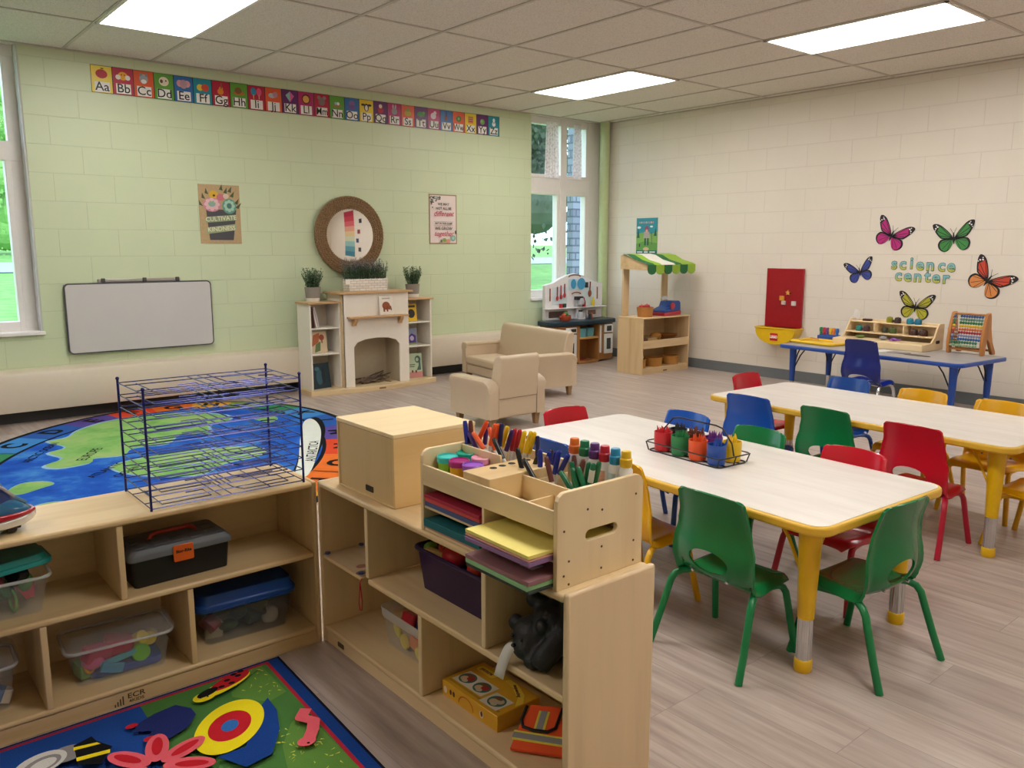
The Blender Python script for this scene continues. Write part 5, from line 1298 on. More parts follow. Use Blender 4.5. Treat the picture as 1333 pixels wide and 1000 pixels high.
for l in lands: 
    L_ = smooth_poly(world(l))
    cx = sum(p[0] for p in L_) / len(L_); cy = sum(p[1] for p in L_) / len(L_)
    mb.mat(13).flat([(cx + (x - cx) * 1.04, cy + (y - cy) * 1.04) for x, y in L_][::-1], .0102)
    mb.mat(2).flat(L_[::-1], .0106)
ant = smooth_poly(world([(-4.62, -1.55), (-4.50, -1.34), (-4.42, -1.275), (-4.44, -1.42), (-4.54, -1.68), (-4.70, -1.99), (-4.88, -2.30), (-5.03, -2.55), (-5.15, -2.71), (-5.18, -2.64), (-5.04, -2.38), (-4.90, -2.10), (-4.76, -1.82)]))
cx = sum(p[0] for p in ant) / len(ant); cy = sum(p[1] for p in ant) / len(ant)
mb.mat(12).flat([(cx + (x - cx) * 1.12 + .012, cy + (y - cy) * 1.04) for x, y in ant][::-1], .0100)
mb.mat(3).flat(ant[::-1], .0106)
def rtext(s, a, b, size):
    a = Vector(a + (0,)); b = Vector(b + (0,)); d = (b - a).normalized(); c = (a + b) / 2 - Vector(RC + (0,))
    M = Matrix((d, Vector((-d.y, d.x, 0)), Vector((0, 0, 1)))).transposed().to_4x4(); M.translation = c + Vector((0, 0, .0112))
    mb.mat(12).text(s, size, M, bold=.001)
rtext('EUROPE', (-6.06, -1.58), (-5.84, -1.22), .085)
rtext('ANTARCTICA', (-5.04, -2.53), (-4.67, -1.86), .085)
rtext('ARCTIC OCEAN', (-6.32, -1.42), (-6.02, -.88), .07)
rtext('ATLANTIC', (-6.09, -1.98), (-5.84, -1.72), .07); rtext('OCEAN', (-5.98, -2.06), (-5.78, -1.86), .07)
o = mb.build('world_map_rug', rmats, None, smooth=0); o.location = (RC[0], RC[1], 0)
tag(o, 'large oval world map rug with an alphabet ring by the green wall', 'rug')
# ------------------------------------------------------------------ garden rug
G0 = Vector((-6.128, -4.537, 0)); GR = 0
gm = [carpet('141626', .1), carpet('173f88', .1), carpet('b0283a', .1), carpet('4a7a3a', .12), carpet('1f4a98', .1), carpet('222c66', .1), carpet('f0dc1e', .05), carpet('c01f2a', .08), carpet('2f6ab0', .06), carpet('e2606c', .12), carpet('5f8a3c', .12), carpet('c9cc4a', .06), carpet('121214', .04), carpet('8f8a8c', .08), carpet('d6d4cf', .06), carpet('2f6434', .1)]
mb = MB(); Mi = (T(G0) @ Matrix.Rotation(GR, 4, 'Z')).inverted()
def gp(poly):
    out = []
    for x, y in poly:
        q = Mi @ Vector((x, y, 0)); out.append((q.x, q.y))
    return out
Wg, Hg = 1.42, 1.75
def rectp(o): return [(-Wg + o, -Hg + o), (-o, -Hg + o), (-o, -o), (-Wg + o, -o)]
def rect2(l, t_, r, b): return [(-Wg + l, -Hg + b), (-r - .05 * Hg, -Hg + b), (-r, -t_), (-Wg + l, -t_)]
mb.mat(0).prism(rect2(0, 0, 0, 0), 0, .006)
mb.mat(1).flat(rect2(.008, .006, .008, .008), .0065)
mb.mat(2).flat(rect2(.045, .012, .040, .045), .0070)
mb.mat(3).flat(rect2(.056, .024, .052, .056), .0074)
zz = [.0076]
def sh(mi, poly, world_=True, sm=True):
    zz[0] += .00012
    P_ = gp(poly) if world_ else poly
    P_ = smooth_poly(P_, 4) if sm else P_
    ar = sum(P_[i - 1][0] * P_[i][1] - P_[i][0] * P_[i - 1][1] for i in range(len(P_)))
    mb.mat(mi).flat(P_ if ar > 0 else P_[::-1], zz[0])
sh(4, [(-7.45, -4.561), (-6.545, -4.561), (-6.55, -4.752), (-6.60, -4.95), (-6.55, -5.2), (-7.45, -5.2)], sm=False)
sh(10, [(-6.30, -4.565), (-6.195, -4.562), (-6.20, -4.75), (-6.26, -4.77), (-6.33, -4.68)], sm=False)
sh(10, [(-6.205, -4.87), (-6.26, -4.91), (-6.32, -4.99), (-6.36, -5.12), (-6.36, -5.3), (-6.215, -5.3), (-6.208, -5.0)], sm=False)
sh(15, [(-6.42, -4.66), (-6.30, -4.63), (-6.20, -4.575), (-6.25, -4.60), (-6.33, -4.655)])
rg = random.Random(5)
for k in range(90):
    if k < 34: x, y = rg.uniform(-6.30, -6.205), rg.uniform(-4.74, -4.58)
    else: x, y = rg.uniform(-6.34, -6.222), rg.uniform(-5.27, -4.93)
    a = rg.uniform(0, 6); d = .012; 
    if x < -6.28 and y < -4.68 and k < 34: continue
    sh(11, [(x, y), (x + d * math.cos(a), y + d * math.sin(a)), (x + .004, y + .004)], sm=False)
# navy flower shape
sh(5, [(-6.575, -4.665), (-6.53, -4.645), (-6.473, -4.637), (-6.445, -4.68), (-6.445, -4.72), (-6.48, -4.765), (-6.56, -4.80), (-6.548, -4.765), (-6.585, -4.755), (-6.56, -4.725), (-6.60, -4.70)], sm=False)
sh(7, ellp(-6.595, -4.668, .016, .011, 14)); sh(7, ellp(-6.575, -4.758, .016, .012, 14))
# big ring with the blue body
sh(1, [(-6.262, -4.765), (-6.30, -4.80), (-6.40, -4.95), (-6.47, -4.945), (-6.43, -5.03), (-6.36, -5.02), (-6.30, -4.93), (-6.268, -4.84)], sm=False)
ex, ey = -6.395, -4.832
def ringp(a, b, rot=R(50)): return ellp(ex, ey, a, b, 36, rot)
sh(6, ringp(.128, .082)); sh(7, ringp(.072, .052)); sh(8, ringp(.028, .021))
# ladybird
sh(6, ellp(-6.325, -4.622, .085, .028, 22, R(20))); sh(6, ellp(-6.397, -4.648, .032, .024, 18, R(10)))
sh(7, ellp(-6.308, -4.608, .068, .026, 22, R(20))); sh(12, ellp(-6.382, -4.632, .034, .016, 18, R(20)))
for dx, dy in ((-.03, -.006), (-.005, .008), (.0, -.012), (.03, .004), (.045, .016), (.022, .018)): sh(12, ellp(-6.31 + dx, -4.61 + dy * 1.2 + dx * .3, .0095, .007, 12))
sh(12, ellp(-6.408, -4.65, .003, .003, 8)); sh(12, ellp(-6.39, -4.655, .003, .003, 8))
# worm
for (a, b_), (c_, d_) in zip([(-6.205, -4.888), (-6.235, -4.92), (-6.215, -4.955), (-6.235, -4.99)], [(-6.235, -4.92), (-6.215, -4.955), (-6.235, -4.99), (-6.268, -5.03)]):
    dx, dy = c_ - a, d_ - b_; l = math.hypot(dx, dy); nx, ny = -dy / l * .016, dx / l * .016
    sh(9, [(a + nx, b_ + ny), (c_ + nx, d_ + ny), (c_ - nx, d_ - ny), (a - nx, b_ - ny)], sm=False); sh(9, ellp(c_, d_, .016, .016, 12))
sh(9, ellp(-6.272, -5.03, .024, .02, 14)); sh(12, ellp(-6.272, -5.04, .004, .004, 8))
# pink flower
for k in range(7):
    a = R(20 + k * 51); sh(9, ellp(-6.60 + .08 * math.cos(a), -4.89 + .08 * math.sin(a), .062, .028, 18, a))
for k in range(7):
    a = R(20 + k * 51); sh(7, ellp(-6.60 + .085 * math.cos(a), -4.89 + .085 * math.sin(a), .04, .013, 14, a))
# bee
sh(13, ellp(-6.755, -4.70, .045, .036, 18)); sh(14, ellp(-6.815, -4.705, .062, .045, 20, R(20))); sh(13, ellp(-6.812, -4.71, .045, .03, 20, R(20))); sh(14, ellp(-6.81, -4.712, .032, .02, 20, R(20)))
sh(12, [(-6.735, -4.675), (-6.69, -4.66), (-6.685, -4.69), (-6.66, -4.74), (-6.70, -4.80), (-6.745, -4.77)], sm=False); sh(6, [(-6.737, -4.684), (-6.686, -4.697), (-6.68, -4.71), (-6.74, -4.698)], sm=False); sh(6, [(-6.742, -4.735), (-6.668, -4.75), (-6.672, -4.765), (-6.744, -4.752)], sm=False)
sh(12, ellp(-6.85, -4.78, .05, .05, 18))
o = mb.build('garden_rug', gm, None, smooth=0); o.location = G0; o.rotation_euler = (0, 0, GR)
tag(o, 'blue bordered garden rug with ladybird and yellow ring before the shelves', 'rug')
# ------------------------------------------------------------------ low storage shelf along the world rug
bx1, by1, bz1 = birch('x', 'e2c798', 'cca973'), birch('y', 'e2c798', 'cca973'), birch('z', 'e2c798', 'cca973')
bed = birch('x', 'e4c898', 'd0ab74')
x0, x1, yf, yb = -7.14, -5.971, -4.525, -4.245
t = thing('storage_shelf', 'long low birch storage shelf carrying the wire rack, backing the world rug', 'shelf unit', ((x0 + x1) / 2, yf, 0))
cx = (x0 + x1) / 2
def sb(name, a, mat, bev=.004, par=None): return box(name, (a[0] - cx, a[1] - yf, a[2], a[3] - cx, a[4] - yf, a[5]), mat, par or t, bev)
sb('side_panel', (x1 - .016, yf, 0, x1, yb, .54), bz1, .005); sb('side_panel', (x0, yf, 0, x0 + .016, yb, .54), bz1, .005)
sb('top_board', (x0 + .016, yf - .004, .522, x1 - .016, yb, .54), bx1, .006)
sb('middle_shelf', (x0 + .016, yf + .002, .29, x1 - .016, yb + .006, .308), bx1, .006)
sb('bottom_shelf', (x0 + .016, yf + .002, .042, x1 - .016, yb + .006, .058), bx1, .006)
k_ = sb('kick_board', (x0 + .016, yf + .006, 0, x1 - .016, yf + .02, .042), bx1, .001)
sb('back_panel', (x0, yb - .0, .0, x1, yb + .006, .538), bx1, 0)
sb('divider', (-6.56, yf + .004, .308, -6.543, yb, .522), bz1, .003); sb('divider', (-6.762, yf + .004, .058, -6.745, yb, .29), bz1, .003); sb('divider', (-6.384, yf + .004, .058, -6.367, yb, .29), bz1, .003)
mb = MB(); Ml = basis((-6.56 - cx, .0052, .018), (1, 0, 0), (0, 0, 1))
mb.text('ECR', .021, Ml @ T((.018, .007, 0)), bold=.0004, sx=1.25).text('4KIDS', .013, Ml @ T((.018, -.0085, 0)), bold=.0003, sx=1.2)
for k, hh in enumerate((.008, .014, .02, .026)): mb.flat([(-.04 + k * .007, -.014), (-.0365 + k * .007, -.014), (-.0365 + k * .007, -.014 + hh), (-.04 + k * .007, -.014 + hh)], 0, Ml)
mb.build('maker_mark', plain('5a452e', .7), k_, smooth=0)
# wire drying rack
t = thing('wire_rack', 'dark blue wire paper drying rack with ten levels on the low shelf', 'drying rack', (-6.235, -4.386, .5405))
NV = plain('1f2670', .18, .35)
hw_, hd_ = .228, .125
for sx in (-1, 1):
    for sy in (-1, 1):
        MB().cyl((sx * hw_, sy * hd_, 0), (sx * hw_, sy * hd_, .342), .0036, n=10).ell((sx * hw_, sy * hd_, .345), .0055, 10, 6).build('post', NV, t)
proto = None
for k in range(10):
    z = .006 + k * .0362
    if proto is None:
        mb = MB(); r = .0017
        def seg(*p): mb.tube([(q[0], q[1], 0) for q in p], r, 6)
        a, b_ = hw_, hd_
        seg((-a, -b_), (a, -b_)); seg((-a, b_), (a, b_)); seg((-a, -b_), (-a, b_)); seg((a, -b_), (a, b_))
        for y in (-.06, .06): seg((-a, y), (a, y))
        for x in (-.03, .0): seg((x, -b_), (x, b_))
        seg((-.19, .075), (-.19, -.095), (-.05, -.095), (-.05, -.02), (-.10, -.02))
        seg((.03, .11), (.03, -.05), (.05, -.095), (.19, -.095), (.19, -.01), (.15, .0))
        seg((-.15, .06), (-.02, .06)); seg((.05, .045), (.2, .045)); seg((.12, -b_), (.12, b_))
        proto = mb.build('wire_level', NV, t)
        proto.location.z = z
    else:
        c = proto.copy(); COL.objects.link(c); c.parent = t; c.location = (0, 0, z)
# ------------------------------------------------------------------ toy vehicle at the photo edge
t = thing('toy_boat', 'blue red and white toy boat on wheels at the left end of the low shelf', 'toy boat', (-6.87, -4.44, .5405), R(6))
def hullring(x, w, z0, z1, n=14):
    return [(x, w * math.cos(pi * k / n), z0 + (z1 - z0) * math.sin(pi * k / n)) for k in range(n + 1)]
def band(secs, name, c):
    mb = MB(); rings = []
    for x, w, z0, z1 in secs: rings.append([(x, -w, z0), (x, w, z0), (x, w * 1.02, z1), (x, -w * 1.02, z1)])
    mb.loft(rings, True); return mb.build(name, plain(c, .2, coat=.4), t, smooth=40, bevel=.003)
band([(-.25, .055, .018, .042), (.05, .055, .018, .038), (.10, .046, .02, .04), (.128, .026, .026, .044), (.14, .01, .032, .046)], 'hull', 'd8d2c8')
band([(-.25, .056, .0385, .058), (.03, .056, .0385, .056), (.08, .050, .0405, .053), (.12, .034, .0425, .052), (.138, .018, .045, .053)], 'red_stripe', 'b5182a')
mb = MB(); mb.loft([hullring(x, w, .05, z) for x, w, z in ((-.25, .053, .098), (-.02, .053, .115), (.04, .050, .108), (.08, .043, .092), (.108, .032, .072), (.13, .015, .056))], True)
mb.build('blue_deck', plain('14608c', .15, coat=.5), t, smooth=60)
mb = MB(); mb.loft([hullring(x, w, .075, z) for x, w, z in ((-.25, .042, .15), (.02, .042, .155), (.055, .037, .145), (.088, .02, .095))], True)
mb.build('cabin', plain('243a78', .15, coat=.5), t, smooth=60)
MB().tube([(-.05, -.036, .145), (.03, -.035, .145), (.065, -.03, .12), (.09, -.018, .093)], .004, 8).build('window_rim', plain('c9ced8', .2, .6), t)
MB().tube([(.08, 0, .094), (.10, 0, .08), (.12, 0, .064)], .006, 8).build('deck_ridge', plain('5f7f8c', .2), t)
for x in (.075, -.15):
    for sy in (-1, 1): MB().cyl((x, sy * .02, .0125), (x, sy * .036, .0125), .0125, n=18).build('wheel', BLK, t, bevel=.002)
box('axle_block', (.05, -.022, .006, .10, .022, .02), BLK, t)
# ------------------------------------------------------------------ toolbox
t = thing('tool_box', 'black toolbox with grey lid and orange latch on the low shelf', 'toolbox', (-6.377, -4.39, .3085), R(1.5))
DK = plain('101012', .4); GYL = plain('656a70', .45)
MB().loft([[(x * k, y * k, z) for x, y in rrect(-.142, -.077, .142, .077, .012, 4)] for z, k in ((0, .95), (.08, 1))], True).build('box_body', DK, t, smooth=40, bevel=.003)
MB().loft([[(x * k, y * k, z) for x, y in rrect(-.15, -.085, .15, .085, .018, 5)] for z, k in ((.0805, 1), (.094, 1), (.1, .97), (.112, .90))], True).build('lid', GYL, t, smooth=40, bevel=.002)
l = t.children[-1]
mb = MB()
for i in range(5):
    for y in (-.045, 0, .045):
        mb.box(-.125 + i * .052, y - .018, .112, -.085 + i * .052, y + .018, .1145)
mb.build('lid_ribs', GYL, l, bevel=.002)
o = MB().tube([(-.07, 0, .108), (-.06, 0, .124), (-.05, 0, .128), (.05, 0, .128), (.06, 0, .124), (.07, 0, .108)], .006, 8).build('handle', plain('b5321c', .4), t)
o = MB().prism(rrect(-.029, .058, .029, .107, .004), 0, .006, basis((0, -.085, 0), (1, 0, 0), (0, 0, 1))).build('latch', plain('e0621a', .35), t, bevel=.0015)
MB().text('Stor-Rite', .012, basis((0, -.0915, .088), (1, 0, 0), (0, 0, 1)), bold=.0006).build('latch_lettering', plain('2a1a14', .5), o, smooth=0)
# ------------------------------------------------------------------ plastic bins
def tub(name, label, loc, rz, w, d, h, body, rim, lid=None, lid_h=.03, lid_tilt=0, rimw=.010, lip=.012, group=None):
    t = thing(name, label, 'bin', loc, rz, group)
    mb = MB()
    rings = []
    for z, k in ((0, .86), (h * .5, .93), (h, 1.0)): rings.append([(x * k, y * k, z) for x, y in rrect(-w / 2, -d / 2, w / 2, d / 2, .025, 5)])
    inn = []
    for z, k in ((h, .985), (h * .5, .915), (.003, .845)): inn.append([(x * k, y * k, z) for x, y in rrect(-w / 2, -d / 2, w / 2, d / 2, .025, 5)])
    mb.loft(rings + inn, True); mb.build('tub', body, t, smooth=40)
    rm = [(x, y, h - .001) for x, y in rrect(-w / 2 - .003, -d / 2 - .003, w / 2 + .003, d / 2 + .003, .027, 5)]
    MB().tube(rm, rimw * .5, 8, closed=True).build('rim', RIMC if rim is CLR2 else rim, t, smooth=60)
    if lid:
        o = MB().loft([[(x * k, y * k, z) for x, y in rrect(-w / 2 - .01, -d / 2 - .01, w / 2 + .01, d / 2 + .01, .03, 5)] for z, k in ((0, 1), (.012, 1.0), (.014, .95), (lid_h, .9))], True).build('lid', lid, t, smooth=40, bevel=.002)
        o.location = (0, 0, h + .004); o.rotation_euler = lid_tilt if isinstance(lid_tilt, tuple) else (0, lid_tilt, 0)
        if lid_tilt: o.location.z += .012
    return t
CLR = clear('dfe4e8', .085, .12); CLR2 = clear('e8ecf0', .14, .15); RIMC = clear('f0f2f4', .42, .2); CLRD = clear('7a8288', .16, .2); CLRM = clear('dfe3e4', .42, .3)
gb = 'plastic bins on the low shelf'
tub('storage_bin', 'clear lidded bin of bright plastic toys at the low shelf bottom', (-6.552, -4.385, .0585), R(-4), .275, .165, .105, CLR, CLR2, CLR2, .045, 0, group=gb)
tub('storage_bin', 'dark filled clear bin with a blue lid in the last bottom bay', (-6.178, -4.372, .0585), R(-3), .30, .16, .115, CLRD, plain('12489a', .35), plain('114a9e', .35), .045, 0, group=gb)
tub('storage_bin', 'clear bin under a loose teal lid on the upper level of the low shelf', (-6.86, -4.385, .3085), R(-2), .29, .16, .10, CLR, CLR2, plain('1f9a96', .35), .03, (R(-4), R(-5), R(3)), group=gb)
tub('storage_bin', 'clear bin cut by the photo edge in the first bottom bay', (-6.945, -4.375, .0585), R(-2), .27, .15, .12, CLR, CLR2, CLR2, .03, 0, group=gb)
def toy(kind, c, loc, s, rot, label, group, name=None):
    mb = MB()
    if kind == 'block': mb.prism(rrect(-s[0], -s[1], s[0], s[1], min(s[:2]) * .4), -s[2], s[2])
    elif kind == 'ball': mb.ell((0, 0, 0), s, 16, 10)
    elif kind == 'disc': mb.lathe([(.001, -s[2]), (s[0] * .9, -s[2]), (s[0], 0), (s[0] * .9, s[2]), (.001, s[2])], 22)
    elif kind == 'ring': mb.tube([(s[0] * math.cos(k * pi / 10), s[0] * math.sin(k * pi / 10), 0) for k in range(20)], s[1], 10, closed=True)
    elif kind == 'cyl': mb.lathe([(.001, -s[2]), (s[0], -s[2]), (s[0], s[2]), (.001, s[2])], 18)
    elif kind == 'shell':
        mb.grid(lambda u, v: Vector((s[0] * (u - .5) * 2 * (.4 + .6 * v), s[1] * (v - .5) * 2, s[2] * math.sin(pi * u) + .002 * math.sin(u * 40))), 36, 8)
    o = mb.build(name or {'block': 'toy_block', 'ball': 'toy_ball', 'disc': 'toy_disc', 'ring': 'toy_ring', 'cyl': 'toy_tube', 'shell': 'toy_shell'}[kind], plain(c, .35), None, smooth=40, bevel=.0015 if kind in ('block', 'cyl') else 0)
    o.location = loc; o.rotation_euler = [R(a) for a in rot]; tag(o, label, 'toy', group); return o
g = 'toys in the clear lidded bin'
X_, Y_, Z_ = -6.552, -4.40, .0585
toy('block', '1f4a9a', (X_ + .015, Y_ + .01, Z_ + .016), (.095, .055, .01), (0, 0, -4), 'flat blue piece lining the bottom of the clear lidded bin', g)
toy('block', 'c0325a', (X_ - .055, Y_ - .02, Z_ + .075), (.045, .02, .02), (10, 8, 20), 'pink block at the left in the clear lidded bin', g)
toy('block', 'b5243a', (X_ + .0, Y_ - .005, Z_ + .075), (.04, .03, .022), (0, 12, -15), 'red block at the middle of the clear lidded bin', g)
toy('cyl', 'd9c52a', (X_ + .05, Y_ - .01, Z_ + .075), (.02, .02, .026), (60, 0, 30), 'yellow tube in the clear lidded bin', g)
toy('cyl', 'd2bb28', (X_ + .088, Y_ - .0, Z_ + .07), (.02, .02, .022), (80, 0, -20), 'second yellow tube at the right of the clear lidded bin', g)
toy('disc', '6fbf2a', (X_ + .05, Y_ - .042, Z_ + .048), (.026, .026, .006), (85, 0, -5), 'lime green disc at the front of the clear lidded bin', g)
toy('block', '4fa8b5', (X_ - .01, Y_ - .04, Z_ + .05), (.05, .006, .008), (0, -8, 0), 'teal strip across the front of the clear lidded bin', g)
toy('ring', 'e0a01e', (X_ - .085, Y_ - .03, Z_ + .042), (.013, .005, 0), (70, 0, 30), 'gold ring at the front left of the clear lidded bin', g)
toy('ball', 'c8508a', (X_ - .075, Y_ - .03, Z_ + .055), (.03, .02, .022), (0, 0, 0), 'pink ball at the left front of the clear lidded bin', g)
toy('block', '3f8fb8', (X_ - .03, Y_ - .045, Z_ + .03), (.03, .006, .014), (0, 20, 0), 'sky blue piece at the front of the clear lidded bin', g)
toy('block', '5f9a3a', (X_ - .1, Y_ + .0, Z_ + .03), (.012, .03, .02), (0, 0, 10), 'green piece at the left end of the clear lidded bin', g)
g = 'pieces in the blue lidded bin'
for k, (c, dx, dz) in enumerate([('3a4a2c', -.05, .03), ('2f3a2a', .03, .035), ('5a4a34', .08, .03), ('8f2f36', -.105, .05), ('46503a', -.01, .06), ('6a5a3c', .06, .065), ('c9bfae', .09, .022), ('b5a88a', -.09, .018)]):
    toy('block' if k % 2 else 'ball', c, (-6.178 + dx, -4.39 + (k % 3) * .012, .0585 + dz), (.032, .026, .016), (k * 20, k * 11, k * 31), ['olive ball', 'dark green block', 'brown ball', 'red block', 'moss green ball', 'khaki block', 'cream ball', 'sand coloured block'][k] + ' in the blue lidded bin', g)
g = 'toys in the teal lidded bin'
for k, (kind, c, dx, dz, lb) in enumerate([('ball', '2f7a3a', -.0, .04, 'green ball'), ('shell', 'd8606a', .095, .05, 'pink shell'), ('block', '3f6a3a', .04, .065, 'green block'), ('block', '9a2030', .03, .096, 'dark red block'), ('ring', '7fae5a', .06, .03, 'pale green ring'), ('block', '1c1c22', .075, .1, 'black block'), ('ball', '4f8a4a', .09, .075, 'light green ball')]):
    toy(kind, c, (-6.86 + dx, -4.41, .3085 + dz), (.028, .024 if kind != 'ring' else .004, .014), (40 + k * 13, k * 9, k * 25), lb + ' in the teal lidded bin', g)
g = 'toys in the bin at the photo edge'
for c, dx, dz, lb in (('2f5f9a', .085, .035, 'blue block'), ('d9942a', .06, .045, 'orange block'), ('c9bfae', .1, .025, 'cream block'), ('3f6a8a', .03, .06, 'slate block')):
    toy('block', c, (-6.945 + dx, -4.405, .0585 + dz), (.022, .02, .018), (20, 10, dx * 900), lb + ' in the bin at the photo edge', g)
# ------------------------------------------------------------------ storage shelf facing the garden rug
xf, xb, yA, yB = -5.967, -5.69, -4.518, -5.67
t = thing('storage_shelf', 'birch storage shelf end-on to the photo carrying the desk organizer', 'shelf unit', (xf, yA, 0))
def sr(name, a, mat, bev=.004, par=None):
    return box(name, (min(a[0], a[3]) - xf, min(a[1], a[4]) - yA, a[2], max(a[0], a[3]) - xf, max(a[1], a[4]) - yA, a[5]), mat, par or t, bev)
bx2, by2, bz2 = birch('x', 'e5cb9e', 'd2b07c'), birch('y', 'e5cb9e', 'd2b07c'), birch('z', 'e7cea4', 'd4b482')
endp = birch('z', 'e6cca4', 'd6b88c')
sr('side_panel', (xf, yA, 0, xb, yA - .016, .54), bz2, .005)
sr('end_panel', (xf - .002, yB, 0, xb, yB + .017, .546), endp, .006)
sr('top_board', (xf - .002, yA - .016, .522, xb, yB + .017, .54), by2, .006)
sr('middle_shelf', (xf + .002, -4.82, .29, xb - .006, yB + .017, .308), by2, .005)
sr('bottom_shelf', (xf + .002, yA - .016, .042, xb - .006, yB + .017, .058), by2, .005)
kb = sr('kick_board', (xf + .008, yA - .016, 0, xf + .022, yB + .017, .042), by2, .001)
sr('back_panel', (xb - .006, yA - .016, 0, xb, yB + .017, .53), by2, 0)
sr('divider', (xf + .004, -4.805, .308, xb - .006, -4.822, .522), bz2, .003); sr('divider', (xf + .004, -5.362, .308, xb - .006, -5.379, .522), bz2, .003); sr('divider', (xf + .004, -5.08, .058, xb - .006, -5.097, .29), bz2, .003)
MB().prism(rrect(-.02, -.008, .02, .008, .004), 0, .001, basis((.0075, -.11, .022), (0, -1, 0), (0, 0, 1))).build('maker_badge', plain('5a452e', .6), kb, smooth=0)
for z in (.1, .3, .5): MB().cyl((-.009, .0, z - .014), (-.009, 0, z + .014), .0042, n=10).build('hinge_pin', plain('ded6c8', .3), t)
for y in (yA - .022, -4.80): sr('cleat', (xf + .05, y - (0.006 if y > -4.6 else -.0), .282, xb - .03, y + .006, .2945), bx2, .001)
# magnetic maze tray resting on the cleats
t = thing('maze_board', 'clear topped wooden maze board with blue knobs as a bay shelf', 'maze board', (-5.905, -4.66, .295))
box('wooden_base', (-.068, -.134, 0, .072, .106, .010), birch('y', 'e0c394', 'c9a26c'), t, .003)
for a, b_, c in ((-.02, -.055, 'a85a3a'), (.02, -.045, 'c98a4a'), (.045, -.06, '8f3a2a'), (.0, -.075, 'd9b06a'), (.03, -.09, 'b5603a'), (-.045, -.10, '7a4a3a'), (-.02, -.1, 'c9965a')):
    MB().prism(ellp(0, 0, .018, .014, 14), .010, .0106, T((a, b_, 0))).build('printed_picture', plain(c, .5), t, smooth=0)
box('clear_cover', (-.068, -.134, .012, .072, .106, .016), clear('eef2f4', .07), t, .001)
for x, y in ((-.058, .092), (.062, .092), (-.058, -.12), (.062, -.12)):
    MB().lathe([(.001, .0165), (.009, .0165), (.008, .021), (.001, .0215)], 14, (x, y, 0)).build('knob', plain('27407a', .3), t, smooth=50)
MB().tube([(-.066, -.136, .008), (-.0735, -.138, -.002), (-.072, -.131, -.04), (-.071, -.125, -.075), (-.071, -.131, -.092), (-.071, -.140, -.088), (-.071, -.144, -.06), (-.072, -.141, -.03), (-.0735, -.139, -.002)], .0016, 6).build('red_cord', plain('b5202c', .6), t)
# wooden box on top
t = thing('wooden_box', 'plain closed birch box with a dark plate on top of the shelf', 'box', (-5.79, -4.765, .5405))
BXL = birch('y', 'e0c592', 'd0ae78'); BXT = birch('x', 'efdaae', 'e4c894')
a, b_ = .14, .165
box('front_board', (-a, -b_ + .010, .006, -a + .012, b_ - .010, .20), birch('z', 'd2b888', 'c4a672'), t, .001)
box('side_board', (-a - .003, -b_, 0, a, -b_ + .010, .202), birch('x', 'dfc08a', 'cfab72'), t, .002); box('side_board', (-a - .003, b_ - .010, 0, a, b_, .202), BXL, t, .002)
box('back_board', (a - .012, -b_ + .010, 0, a, b_ - .010, .202), BXL, t, .002)
box('lid_board', (-a - .004, -b_ - .001, .202, a + .001, b_ + .001, .214), BXT, t, .002)
box('base_board', (-a - .003, -b_ + .010, 0, a - .012, b_ - .010, .006), BXL, t, .001)
MB().prism(rrect(-.022, -.009, .022, .009, .003), 0, .0012, basis((-a, -.022, .028), (0, -1, 0), (0, 0, 1))).build('dark_plate', plain('2a2622', .4), t, smooth=0)
# ------------------------------------------------------------------ desk organizer
OX, OY, OZ = -5.83, -5.37, .5405
t = thing('desk_organizer', 'birch desk organizer of markers and coloured paper on the end-on shelf', 'desk organizer', (OX, OY, OZ))
ob = birch('y', 'e6cfa4', 'd6b988'); oz_ = birch('z', 'ead3a8', 'dec296'); ox_ = birch('x', 'e6cfa4', 'd6b988')
hx_, hy_ = .135, .26
prof = [(-hx_, 0), (hx_, 0), (hx_, .195)] + [(hx_ - .025 + .025 * math.cos(R(a)), .19 + .025 * math.sin(R(a))) for a in (20, 45, 70, 90)] + [(-hx_ + .025 + .025 * math.cos(R(a)), .19 + .025 * math.sin(R(a))) for a in (90, 110, 135, 160, 180)]
def endpanel(y, slot):
    o = MB().prism(prof, -.006, .006, basis((0, y, 0), (1, 0, 0), (0, 0, 1))).build('end_panel', oz_, t, smooth=0)
    if slot:
        c = MB().prism(rrect(-.05, .092, .05, .117, .0124, 6), -.05, .05, basis((0, y, 0), (1, 0, 0), (0, 0, 1))).build('cutter', oz_, None, smooth=0)
        c.location = (OX, OY, OZ); 
        dgx = bpy.context.evaluated_depsgraph_get(); dgx.update()
        boolean_cut(o, c)
    bv = o.modifiers.new('edge', 'BEVEL'); bv.width = .0025; bv.segments = 2; bv.limit_method = 'ANGLE'; bv.angle_limit = R(50)
    return o
e1 = endpanel(-hy_ + .006, True); e2 = endpanel(hy_ - .006, False)
for x, z in ((-.115, .13), (-.115, .03), (-.1, .06), (.105, .06), (.11, .17), (.0, .155), (-.045, .165), (.105, .012), (0, .07), (0, .02), (-.1, .008)):
    MB().lathe([(.001, 0), (.0028, 0), (.0028, .0008), (.001, .0008)], 10, M=basis((x, -hy_ - .0002, z), (1, 0, 0), (0, 0, 1))).build('screw', plain('4a3a2a', .5), e1, smooth=0)
box('base_board', (-hx_ + .004, -hy_ + .012, 0, hx_ - .004, hy_ - .012, .006), ob, t, .001)
box('middle_shelf', (-hx_ + .004, -hy_ + .012, .060, hx_ - .008, hy_ - .012, .066), ob, t, .001)
box('tray_floor', (-hx_ + .006, -hy_ + .012, .122, hx_ - .008, hy_ - .012, .129), ob, t, .001)
box('front_rail', (-hx_, -hy_ + .012, .122, -hx_ + .007, hy_ - .012, .176), ob, t, .0015)
box('back_panel', (hx_ - .008, -hy_ + .012, .0, hx_, hy_ - .012, .196), ob, t, .001)
